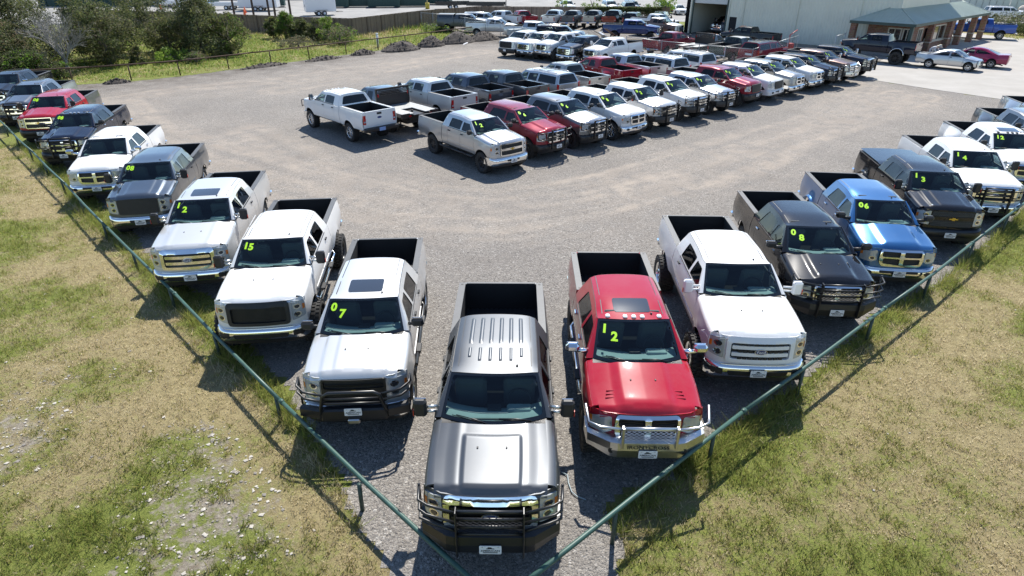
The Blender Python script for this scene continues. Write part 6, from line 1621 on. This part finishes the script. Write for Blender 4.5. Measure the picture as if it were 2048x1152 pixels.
# ------------------------------------------------------------------ people
def person(label, x, y, rz, joints, edges, radii, parts, scale=1.):
    """one continuous body grown from a posed skeleton, clothes as coloured regions"""
    me = bpy.data.meshes.new('skeleton'); me.from_pydata(joints, edges, []); o = bpy.data.objects.new('skeleton', me); C.objects.link(o)
    md = o.modifiers.new('s', 'SKIN'); sk = me.skin_vertices[0].data
    for i, r_ in enumerate(radii): sk[i].radius = (r_, r_ * (.8 if i in (1, 2) else 1)); sk[i].use_root = i == 0
    sb = o.modifiers.new('u', 'SUBSURF'); sb.levels = 2; sb.render_levels = 2
    dg = bpy.context.evaluated_depsgraph_get(); dg.update(); bm_ = bpy.data.meshes.new_from_object(o.evaluated_get(dg)); bpy.data.objects.remove(o)
    bm_.materials.clear()
    for m_ in ('skin', 'shirt', 'trousers', 'shoe'): bm_.materials.append(parts[m_])
    J = np.array(joints); mi = []
    for p in bm_.polygons:
        c_ = np.array(p.center); k = int(np.argmin(np.linalg.norm(J - c_, axis=1) - np.array(radii) * .5)); mi.append(parts['map'][k])
    bm_.polygons.foreach_set('material_index', mi); bm_.polygons.foreach_set('use_smooth', [True] * len(mi))
    b_ = bpy.data.objects.new('person', bm_); C.objects.link(b_); b_.location = (x, y, 0); b_.rotation_euler = (0, 0, rz); tag(b_, label, 'person'); return b_
skin = mat('skin', (.42, .25, .17), .55); hairm = mat('dark_hair', (.03, .022, .018), .7)
# joints: pelvis, chest, neck, head, (shoulder, elbow, hand) x2, (hip, knee, ankle, toe) x2
EDG = [(0, 1), (1, 2), (2, 3), (1, 4), (4, 5), (5, 6), (1, 7), (7, 8), (8, 9), (0, 10), (10, 11), (11, 12), (12, 13), (0, 14), (14, 15), (15, 16), (16, 17)]
RAD = [.15, .155, .06, .105, .075, .05, .035, .075, .05, .035, .10, .068, .045, .04, .10, .068, .045, .04]
MAPP = [2, 1, 0, 0, 1, 1, 0, 1, 1, 0, 2, 2, 2, 3, 2, 2, 2, 3]
stand = [(0, 0, .98), (0, .02, 1.34), (0, 0, 1.52), (0, -.03, 1.68), (.19, .02, 1.42), (.24, .03, 1.13), (.24, -.06, .88), (-.19, .02, 1.42), (-.25, .03, 1.13), (-.22, -.08, .90), (.10, 0, .90), (.11, -.02, .50), (.11, .02, .08), (.12, -.13, .05), (-.10, 0, .90), (-.12, -.03, .50), (-.12, .02, .08), (-.14, -.13, .05)]
bend = [(0, .12, .95), (0, -.28, 1.16), (0, -.46, 1.20), (0, -.60, 1.17), (.19, -.28, 1.14), (.22, -.42, .88), (.15, -.60, .78), (-.19, -.28, 1.14), (-.22, -.42, .88), (-.15, -.60, .80), (.10, .12, .88), (.12, .02, .50), (.12, .08, .08), (.13, -.08, .05), (-.10, .12, .88), (-.12, .04, .50), (-.12, .10, .08), (-.13, -.06, .05)]
P1 = person('person in pale shirt and sun hat leaning over the silver coupe', 36.9, 58.3, R(20), bend, EDG, RAD, dict(skin=skin, shirt=mat('pale_shirt', (.62, .64, .68), .8), trousers=mat('light_trousers', (.50, .52, .56), .8), shoe=mat('shoe_dark', (.04, .04, .04), .6), map=MAPP))
obj('sun_hat', None, lambda g: (g.tube([(0, -.60, 1.22), (0, -.62, 1.27), (0, -.63, 1.36), (0, -.635, 1.39)], [.24, .125, .115, .05], 'hat', 14)), dict(hat=mat('straw_hat', (.62, .58, .48), .85)), P1)
pg = BK - BW * 18.9 + BN * .9
P2 = person('person in dark shirt standing inside the open roller door', pg.x, pg.y, R(-45), stand, EDG, RAD, dict(skin=skin, shirt=mat('navy_shirt', (.035, .04, .06), .85), trousers=mat('grey_jeans', (.18, .19, .22), .85), shoe=mat('shoe_white', (.5, .5, .5), .6), map=MAPP))
obj('hair', None, lambda g: g.grid(lambda i, j: (.105 * math.cos(6.283 * i) * math.sin(1.75 * j), -.015 + .115 * math.sin(6.283 * i) * math.sin(1.75 * j), 1.70 + .115 * math.cos(1.75 * j)), 14, 6, 'hair', True), dict(hair=hairm), P2)
# ------------------------------------------------------------------ the vehicles
PT = dict(
    white=paint('paint_white', (.80, .80, .79), .35, 0, .02), pearl=paint('paint_silver_white', (.66, .66, .65), .32, .35, .03), silver=paint('paint_silver', (.50, .51, .52), .3, .75, .04),
    grey=paint('paint_dark_grey', (.105, .112, .122), .46, .75, .03, .3), magenta=paint('paint_magenta', (.26, .008, .06), .3, .2, .02), bluegrey=paint('paint_blue_grey', (.085, .105, .13), .3, .75, .05), black=paint('paint_black', (.008, .008, .010), .3, 0, .006), navy=paint('paint_navy', (.008, .012, .028), .3, .0, .008),
    red=paint('paint_red', (.36, .007, .022), .3, 0, .05), maroon=paint('paint_maroon', (.26, .010, .026), .3, .1, .05), blue=paint('paint_blue', (.020, .125, .33), .28, .55, .03), royal=paint('paint_royal_blue', (.012, .032, .13), .3, .2, .02), bright=paint('paint_bright_blue', (.02, .07, .32), .3, .2, .02), slate=paint('paint_slate', (.035, .048, .075), .3, .5, .03), iron=paint('paint_iron', (.075, .08, .088), .3, .6, .03),
    pewter=paint('paint_pewter', (.40, .39, .36), .3, .65, .05), brown=paint('paint_bronze', (.16, .085, .06), .3, .5, .05), redbrown=paint('paint_red_brown', (.24, .05, .03), .35, .3, .06), midgrey=paint('paint_mid_grey', (.15, .157, .165), .3, .7, .05), green=paint('paint_dark_green', (.02, .04, .03), .3, .2, .04))
GL, GR_, GC, GB, GA, GD, GE = 'trucks along the left fence', 'trucks along the right fence', 'middle row facing the driveway', 'middle row showing their tailgates', 'white trucks at the back of the lot', 'vehicles in the back yard', 'vehicles by the metal building'
V = vehicle
W_ = dict(lod=0)
V('F', (-.30, 6.08), -.5, PT['grey'], 'matte dark grey pickup with black grille guard, nearest at the fence corner', lift=.20, wr=.445, rim='black', guard='ranch', ridges=True, hoodscoop=True, barmat=M['satin'], step='black', group=GL, lod=0)
V('C', (-2.86, 9.02), 3.6, PT['pearl'], 'silver white pickup with black hoop bumper, sunroof and 07 on windshield', lift=.10, wr=.45, rim='alloy', guard='hoop', sunroof=True, number='07', mirror='std', step='black', group=GL, lod=0, grille='split', grillemat=M['satin'], ridges=None, flare=.04)
V('F', (-5.47, 11.56), 6.4, PT['white'], 'white pickup with black mesh grille, mud tyres and 15 on windshield', lift=.20, wr=.48, rim='black', grille='mesh', grillemat=M['black'], number='15', spread=.27, step='chrome', group=GL, lod=0, plate=False)
V('F', (-8.33, 14.46), 9.1, PT['pearl'], 'silver white pickup with big chrome bar grille, sunroof and 12', lift=.15, wr=.43, sunroof=True, number='12', group=GL, lod=0, step='black', flare=.045)
V('C', (-11.77, 18.51), 12.5, PT['bluegrey'], 'blue grey pickup with black mesh grille and 08 on windshield', lift=.10, wr=.43, grille='mesh', number='08', spread=.29, group=GL, lod=1)
V('R', (-15.01, 21.69), 13.2, PT['white'], 'plain white pickup with chrome cross grille and chrome mirrors at left fence', lift=.10, wr=.42, mirror='ram', mirmat='chrome', group=GL, lod=1, flare=.04)
V('R', (-18.91, 26.01), 12.9, PT['navy'], 'near black pickup with roof marker lights and grille guard, beside plain white one', lift=.10, wr=.43, cablights=M['steel'], guard='grillbar', bumper='black', number='08', spread=.29, mirror='ram', group=GL, lod=1)
V('C', (-22.53, 29.90), 13.7, PT['red'], 'bright red pickup with chrome split grille in the left row', lift=.08, wr=.41, number='08', spread=.29, bumper='black', group=GL, lod=1, bedmat=PT['midgrey'])
V('R', (-25.98, 33.22), 12.7, PT['midgrey'], 'dusty silver grey pickup behind the bright red one', lift=.08, guard='grillbar', bumper='black', mirror='ram', group=GL, lod=1, bedmat=PT['silver'])
V('R', (-29.5, 36.5), 13.0, PT['black'], 'black pickup with chrome mirror cut off by the left picture edge', lift=.12, wr=.44, mirror='ram', mirmat='chrome', plate=False, group=GL, lod=1)
V('R', (2.24, 7.94), -1.1, PT['red'], 'glossy red pickup with polished steel bumper, marker lights and sunroof', lift=.22, wr=.465, rim='black', guard='iron', sunroof=True, cablights=M['white'], mirror='ram', mirmat='chrome', number='12', step='chrome', hoodvents=True, group=GR_, lod=0)
V('F', (4.87, 10.16), -2.3, PT['white'], 'white pickup with white painted grille, white tow mirrors and chrome bumper', lift=.20, wr=.48, rim='chrome', grille='painted', grillemat=PT['white'], mirmat='white', group=GR_, lod=0, railcap='rail')
V('R', (7.59, 12.74), -3.8, PT['black'], 'shiny black pickup with black mesh guard and 08 beside the blue one', lift=.13, wr=.42, guard='ranch', mirror='ram', number='08', group=GR_, lod=0, ridges=None)
V('R', (10.21, 14.77), -7.2, PT['blue'], 'metallic blue pickup with cross grille and 06 on windshield', lift=.11, wr=.42, number='06', spread=.31, mirror='ram', flare=.065, group=GR_, lod=1)
V('C', (13.20, 17.42), -9.0, PT['black'], 'black pickup with covered bed, gold emblem and 13 on windshield', lift=.11, wr=.43, number='13', grille='dark', bumper='black', bed='tonneau', flare=.07, group=GR_, lod=1)
V('F', (16.02, 19.70), -10.4, PT['white'], 'white pickup with black grille guard and 14 on windshield', lift=.06, wr=.41, number='14', guard='grillbar', group=GR_, lod=1)
V('R', (19.23, 22.41), -10.8, PT['white'], 'white wide hipped pickup with sunroof, dark roof lights and 12', lift=.10, number='12', spread=.31, sunroof=True, cablights=M['black'], dually=True, group=GR_, lod=1)
V('C', (22.41, 25.03), -11.0, PT['midgrey'], 'grey wide hipped pickup cut by the right picture edge', lift=.12, dually=True, group=GR_, lod=1, plate=False)
V('C', (25.79, 28.13), -11.5, PT['silver'], 'pale silver wide hipped pickup bed at the right picture edge', lift=.10, dually=True, group=GR_, lod=2, plate=False)
V('R', (39.8, 39.2), 64, PT['black'], 'black pickup rear corner with red lamp at right edge by driveway', lift=.08, group=GR_, lod=2, plate=False)
# middle row, noses to the driveway
V('C', (.09, 25.39), 38.2, PT['silver'], 'silver pickup with gold emblem and black rims at the head of the middle row', lift=.10, wr=.44, rim='black', number='12', mirror='std', group=GC, lod=1, step='black')
V('R', (2.04, 27.61), 40.5, PT['maroon'], 'dark red pickup with black push bar, second in the middle row', cab='mega', lift=.10, wr=.44, rim='black', number='06', guard='grillbar', bumper='black', mirror='ram', group=GC, lod=1)
V('R', (4.09, 29.29), 40.5, PT['midgrey'], 'mid grey pickup with push bar and 06 between dark red and white', cab='mega', lift=.12, wr=.44, rim='black', number='06', guard='grillbar', bumper='black', mirror='ram', group=GC, lod=1, hoodmat=PT['silver'])  # grey truck: glare on its hood is put into the colour as silver
V('R', (6.25, 30.84), 41.8, PT['white'], 'white pickup with chrome bumper and 08 in the middle row', cab='mega', lift=.14, wr=.44, number='08', mirror='ram', group=GC, lod=1)
V('C', (8.17, 32.65), 39.9, PT['pearl'], 'silver white pickup with 02 and black guard bumper', lift=.10, wr=.43, rim='black', number='02', guard='ranch', group=GC, lod=1, mirror='tow')
V('R', (10.35, 34.91), 38.6, PT['white'], 'white pickup with tall black guard and 07, sixth from the row head', lift=.12, wr=.44, rim='black', number='07', guard='ranch', mirror='ram', group=GC, lod=1)
V('R', (12.42, 36.5), 39.5, PT['silver'], 'silver pickup with black guard just left of the lifted red one', lift=.10, wr=.43, number='07', guard='ranch', mirror='ram', group=GC, lod=1)
V('R', (14.76, 38.68), 42.0, PT['maroon'], 'lifted dark red pickup with black grille and huge tyres', lift=.20, wr=.50, rim='black', number='07', grille='mesh', bumper='black', mirror='ram', group=GC, lod=1)
V('R', (16.75, 40.32), 43.5, PT['white'], 'white pickup with black grille and roof lights right of lifted red one', lift=.12, wr=.43, rim='black', number='06', grille='mesh', cablights=M['black'], mirror='ram', bumper='paint', group=GC, lod=2)
V('R', (18.72, 41.91), 43.0, PT['pewter'], 'pewter pickup with chrome cross grille and dark roof lights', lift=.12, number='07', cablights=M['black'], mirror='ram', group=GC, lod=2)
V('R', (20.80, 43.76), 42.0, PT['white'], 'white pickup with chrome grille and 10, between pewter and navy', lift=.12, number='10', mirror='ram', group=GC, lod=2)
V('R', (22.52, 45.04), 43.5, PT['navy'], 'navy pickup with tall black guard beside the bronze one', lift=.10, number='07', guard='ranch', mirror='ram', group=GC, lod=2)
V('F', (24.51, 46.76), 42.0, PT['brown'], 'bronze brown pickup with 11 and steel prerunner bumper', lift=.10, number='11', guard='iron', mirror='tow', mirmat='chrome', group=GC, lod=2)
V('F', (26.86, 49.02), 43.0, PT['navy'], 'dark navy pickup with large grille guard at the driveway end of row', lift=.12, number='13', guard='ranch', mirror='tow', mirmat='chrome', group=GC, lod=2)
# middle row, tailgates to us
V('F', (-10.63, 34.94), -136.9, PT['white'], 'white pickup with open black bed and alloy wheels, tailgate towards us', lift=.14, wr=.45, cablights=M['white'], guard='grillbar', rear_bumper='black', group=GB, lod=1, railcap='paint', plate=False, tint='tint')
V('R', (-8.85, 36.7), -138, PT['bluegrey'], 'blue grey truck with black headache rack and flat steel deck', cab='ext', lift=.08, wr=.41, bed='flat', group=GB, lod=1, plate=False, cat='flatbed truck', name='flatbed_truck')
V('C', (-6.61, 38.67), -137.4, PT['pearl'], 'pale silver pickup parked right of the flatbed truck', lift=.12, group=GB, lod=1, railcap='paint', plate=False, rear_bumper='chrome')
V('C', (-4.50, 40.63), -139.6, PT['slate'], 'slate blue grey pickup with dark tailgate, third right of the flatbed' if False else 'slate blue pickup with dark tailgate beside the pale silver one', lift=.10, group=GB, lod=1, railcap='paint', plate=False)
V('C', (-2.43, 41.53), -139.5, PT['iron'], 'mid grey pickup with open bed left of the silver wagon', lift=.12, group=GB, lod=1, railcap='paint', plate=False)
V('U', (.1, 43.0), -141, PT['silver'], 'silver wagon with roof rails and dark rear glass in the tailgate row', lift=.06, wr=.39, group=GB, lod=1, plate=False, cat='suv', name='suv', mirror='std', mirmat='paint')
V('C', (1.98, 45.31), -145, PT['pewter'], 'pewter pickup between the silver wagon and the red one', cab='ext', lift=.08, group=GB, lod=1, railcap='paint', plate=False)
V('R', (4.61, 48.05), -147, PT['red'], 'red wide hipped pickup with cab lights showing its red tailgate', cab='ext', lift=.11, dually=True, cablights=M['amber'], group=GB, lod=1, railcap='paint', plate=False)
V('C', (6.57, 49.47), -146, PT['silver'], 'silver pickup right of the red wide hipped one', cab='ext', lift=.10, group=GB, lod=2, railcap='paint', plate=False)
V('U', (8.85, 49.85), -146, PT['pearl'], 'off white wagon with dark rear glass, left of a whiter wagon', lift=.06, wr=.39, group=GB, lod=2, plate=False, cat='suv', name='suv', mirror='std', mirmat='paint')
V('U', (11.35, 52.05), -146, PT['white'], 'white wagon at the far end of tailgate row by chain link', lift=.06, wr=.39, group=GB, lod=2, plate=False, cat='suv', name='suv', mirror='std', mirmat='paint')
# back of the lot
V('F', (-.68, 60.10), -39, PT['white'], 'white pickup with black grille and bumper, leftmost in the back row', lift=.09, grille='mesh', grillemat=M['black'], bumper='black', mirror='std', group=GA, lod=2)
V('F', (.89, 59.0), -42, PT['white'], 'white pickup with chrome bar grille, second in the back row', lift=.10, mirror='tow', mirmat='chrome', group=GA, lod=2)
V('R', (2.44, 57.7), -42.5, PT['white'], 'lifted white pickup with huge tyres, third in the back row', lift=.26, wr=.52, rim='black', mirror='ram', group=GA, lod=2)
V('F', (4.25, 55.9), -44, PT['black'], 'black pickup with chrome bumper between two white ones in the back', lift=.10, group=GA, lod=2, mirror='std')
V('R', (6.32, 54.9), -48, PT['white'], 'white quad cab pickup with white mirrors at right of the back row', lift=.14, mirror='tow', mirmat='white', group=GA, lod=2)
V('S', (8.7, 66.6), 70, PT['white'], 'white sedan behind the lifted white pickup', wr=.32, mirror='std', mirmat='paint', plate=False, cat='car', name='sedan', lod=2, group=GD)
# back yard
V('F', (-2.8, 82.0), 80, PT['grey'], 'grey pickup with a dark topper over its bed behind chain link', bed='topper', lift=.1, group=GD, lod=2, plate=False)
V('U', (-1.0, 86.4), 80, PT['silver'], 'pale wagon half hidden behind the grey topper pickup', lift=.05, group=GD, lod=2, plate=False, cat='suv', name='suv', mirror='std')
V('C', (-3.6, 90.2), -127, PT['white'], 'white pickup facing away left beside the red one in back yard', lift=.1, group=GD, lod=2, plate=False)
V('R', (.4, 92.0), -160, PT['red'], 'small bright red pickup by the board fence in back yard', cab='ext', lift=.08, group=GD, lod=2, plate=False, railcap='paint')
V('R', (.8, 76.9), 78, PT['pearl'], 'pale silver quad cab pickup nearest the chain link in back yard', cab='ext', lift=.06, group=GD, lod=2, plate=False, railcap='paint')
V('C', (5.2, 73.0), 82, PT['silver'], 'silver crew cab pickup behind the grey utility cabinet', lift=.06, group=GD, lod=2, plate=False)
V('U', (7.7, 69.8), 82, PT['navy'], 'dark navy wagon behind the white sedan', lift=.0, group=GD, lod=2, plate=False, cat='suv', name='suv', mirror='std')
for (x, y), sty, pm, lb, k in (((6.6, 91.0), 'F', 'pearl', 'cream white pickup tail first at left of the back yard line', {}), ((9.0, 91.2), 'R', 'grey', 'charcoal pickup tail first, second in the back yard line', {}), ((11.7, 91.4), 'R', 'grey', 'dark pickup with beige tailgate, third in the back yard line', dict(tailmat=PT['pewter'])), ((14.2, 90.7), 'F', 'black', 'dark pickup with red brown tailgate, fourth in the back yard line', dict(tailmat=PT['redbrown']))):
    V(sty, (x, y), 160, PT[pm], lb, lift=.16, wr=.44, group=GD, lod=2, plate=False, railcap='paint', **k)
V('U', (16.6, 90.2), 160, PT['navy'], 'dark blue wagon right of the red brown tailgate', lift=.05, group=GD, lod=2, plate=False, cat='suv', name='suv', mirror='std')
V('U', (20.3, 91.0), 160, PT['black'], 'black wagon below the green sapling at back fence', lift=.05, group=GD, lod=2, plate=False, cat='suv', name='suv', mirror='std')
V('F', (16.2, 73.0), 74, PT['royal'], 'deep blue pickup parked side on in the back yard', lift=.16, wr=.45, rim='black', group=GD, lod=2, plate=False, guard='grillbar')
V('F', (19.0, 75.3), 48, PT['brown'], 'brown pickup with pale roof behind the deep blue one', cab='ext', lift=.08, group=GD, lod=2, plate=False, roofmat=PT['pearl'], hoodmat=PT['pearl'])
V('F', (19.6, 80.4), 42, PT['white'], 'white pickup nose beside the corner of the metal building', cab='ext', lift=.08, group=GD, lod=2, plate=False)
# by the building
V('R', (17.0, 64.2), 131, PT['maroon'], 'maroon pickup with faded pink roof behind chain link', cab='ext', lift=.1, cablights=M['amber'], group=GE, lod=2, plate=False, railcap='paint')
V('R', (19.9, 62.6), 131, PT['midgrey'], 'grey work truck with headache rack and steel deck by workshop', cab='reg', bed='flat', lift=.08, cablights=M['amber'], group=GE, lod=2, plate=False, cat='flatbed truck', name='flatbed_truck', roofmat=PT['white'])
V('C', (21.9, 60.4), 131, PT['green'], 'dark green pickup with white roof between deck truck and rack wagon', cab='ext', lift=.05, group=GE, lod=2, plate=False, roofmat=PT['white'])
V('U', (23.5, 58.2), 131, PT['maroon'], 'dark red wagon with luggage rack inside the chain link corner', lift=.03, group=GE, lod=2, plate=False, cat='suv', name='suv', mirror='std', roofmat=PT['midgrey'])
V('R', (21.7, 69.4), -139, PT['black'], 'black pickup parked along the metal wall by the roller door', lift=.12, cablights=M['amber'], group=GE, lod=2, plate=False, railcap='paint', cab='ext')
V('R', (24.0, 79.3), -49 + 4, PT['black'], 'dark truck with chrome bumper standing inside the workshop', lift=.05, group=GE, lod=2, plate=False)
V('F', (29.5, 59.9), -135, PT['navy'], 'lifted navy pickup with chrome fender arches parked at the porch', lift=.34, wr=.52, rim='black', group=GE, lod=1, plate=False, railcap='paint', rear_bumper='black', flare=.06, archmat=M['chrome'])
V('S', (37.3, 51.9), 45, PT['silver'], 'silver two door coupe with pale wheels on the driveway', wr=.33, rim='chrome', mirror='std', mirmat='paint', plate=False, cat='car', name='coupe', lod=1, group=GE)
V('S', (36.9, 56.8), -131, PT['magenta'], 'deep magenta red sedan parked behind the silver coupe', wr=.33, mirror='std', mirmat='paint', plate=False, cat='car', name='sedan', lod=1, group=GE)
V('F', (49.9, 77.2), -120, PT['bright'], 'bright blue pickup seen between the brick porch columns', lift=.12, group=GE, lod=2, plate=False, railcap='paint')
# far traffic
FAR = 'cars beyond the fences'
for sty, (x, y), a, pm, lb, k in (('U', (73.5, 97.5), 78, 'white', 'white wagon on the far street at right', {}), ('U', (80, 96), 80, 'white', 'second white wagon at the right edge of the far street', {}), ('S', (66, 103), 78, 'silver', 'pale car roof on the street behind the porch roof', {}), ('C', (9.2, 108), 8, 'white', 'white work truck facing us beyond the board fence', {}), ('U', (16.2, 109), 5, 'silver', 'grey wagon beyond the ivy, left of a group', {}), ('U', (18.4, 112), 180, 'midgrey', 'darker grey wagon at the back of that group', {}), ('U', (19.6, 108.5), 4, 'bluegrey', 'blue grey wagon beyond the ivy, right of a group', {}), ('R', (24.2, 110), 174, 'black', 'black pickup rear beyond the board fence by a slim post', {}), ('S', (26.8, 107), 4, 'white', 'white sedan facing us beyond the bushy sapling', {}), ('S', (-61.5, 126), 70, 'silver', 'pale car behind the pair of timber poles', {}), ('U', (-56.5, 127.5), 70, 'white', 'white wagon at the top left behind the cedars', {})):
    V(sty, (x, y), a, PT[pm], lb, lod=2, group=FAR, plate=False, cat={'U': 'suv', 'S': 'car'}.get(sty, 'pickup truck'), name={'U': 'suv', 'S': 'sedan'}.get(sty, 'pickup_truck'), mirror='std', wr=.32 if sty == 'S' else .39, lift=0 if sty == 'S' else .05, interior=False)
ut = empty('deck_trailer', (14.6, 55.0, 0), R(-46)); tag(ut, 'short white deck trailer beside the white wagon at chain link', 'trailer')
obj('deck', None, lambda g: (g.box((0, 0, .72), (2.6, 1.9, .08), 'twhite', .01), g.box((0, -.96, .62), (2.6, .05, .22), 'black'), g.box((1.3, 0, .62), (.05, 1.9, .22), 'black')), {}, ut)
for sd in (-1, 1): e = empty('wheel', (0, sd * .86, .36), math.pi / 2, ut); obj('tyre', ('ttyre',), lambda g: 0, {}, e); obj('rim', ('trim',), lambda g: 0, {}, e)
eh = empty('engine_hoist', (26.6, 64.2, 0), .5); tag(eh, 'red shop hoist with a bent arm by the metal wall', 'hoist'); obj('frame', None, lambda g: (g.tube([(0, 0, .1), (0, 0, 1.5), (.9, 0, 1.9)], .05, 'redm', 6), g.tube([(-.6, -.4, .1), (.9, -.4, .1)], .04, 'redm', 6), g.tube([(-.6, .4, .1), (.9, .4, .1)], .04, 'redm', 6), g.box((.3, 0, .5), (.5, .5, .5), 'redm', .05)), dict(redm=mat('hoist_red', (.40, .03, .03), .5)), eh)
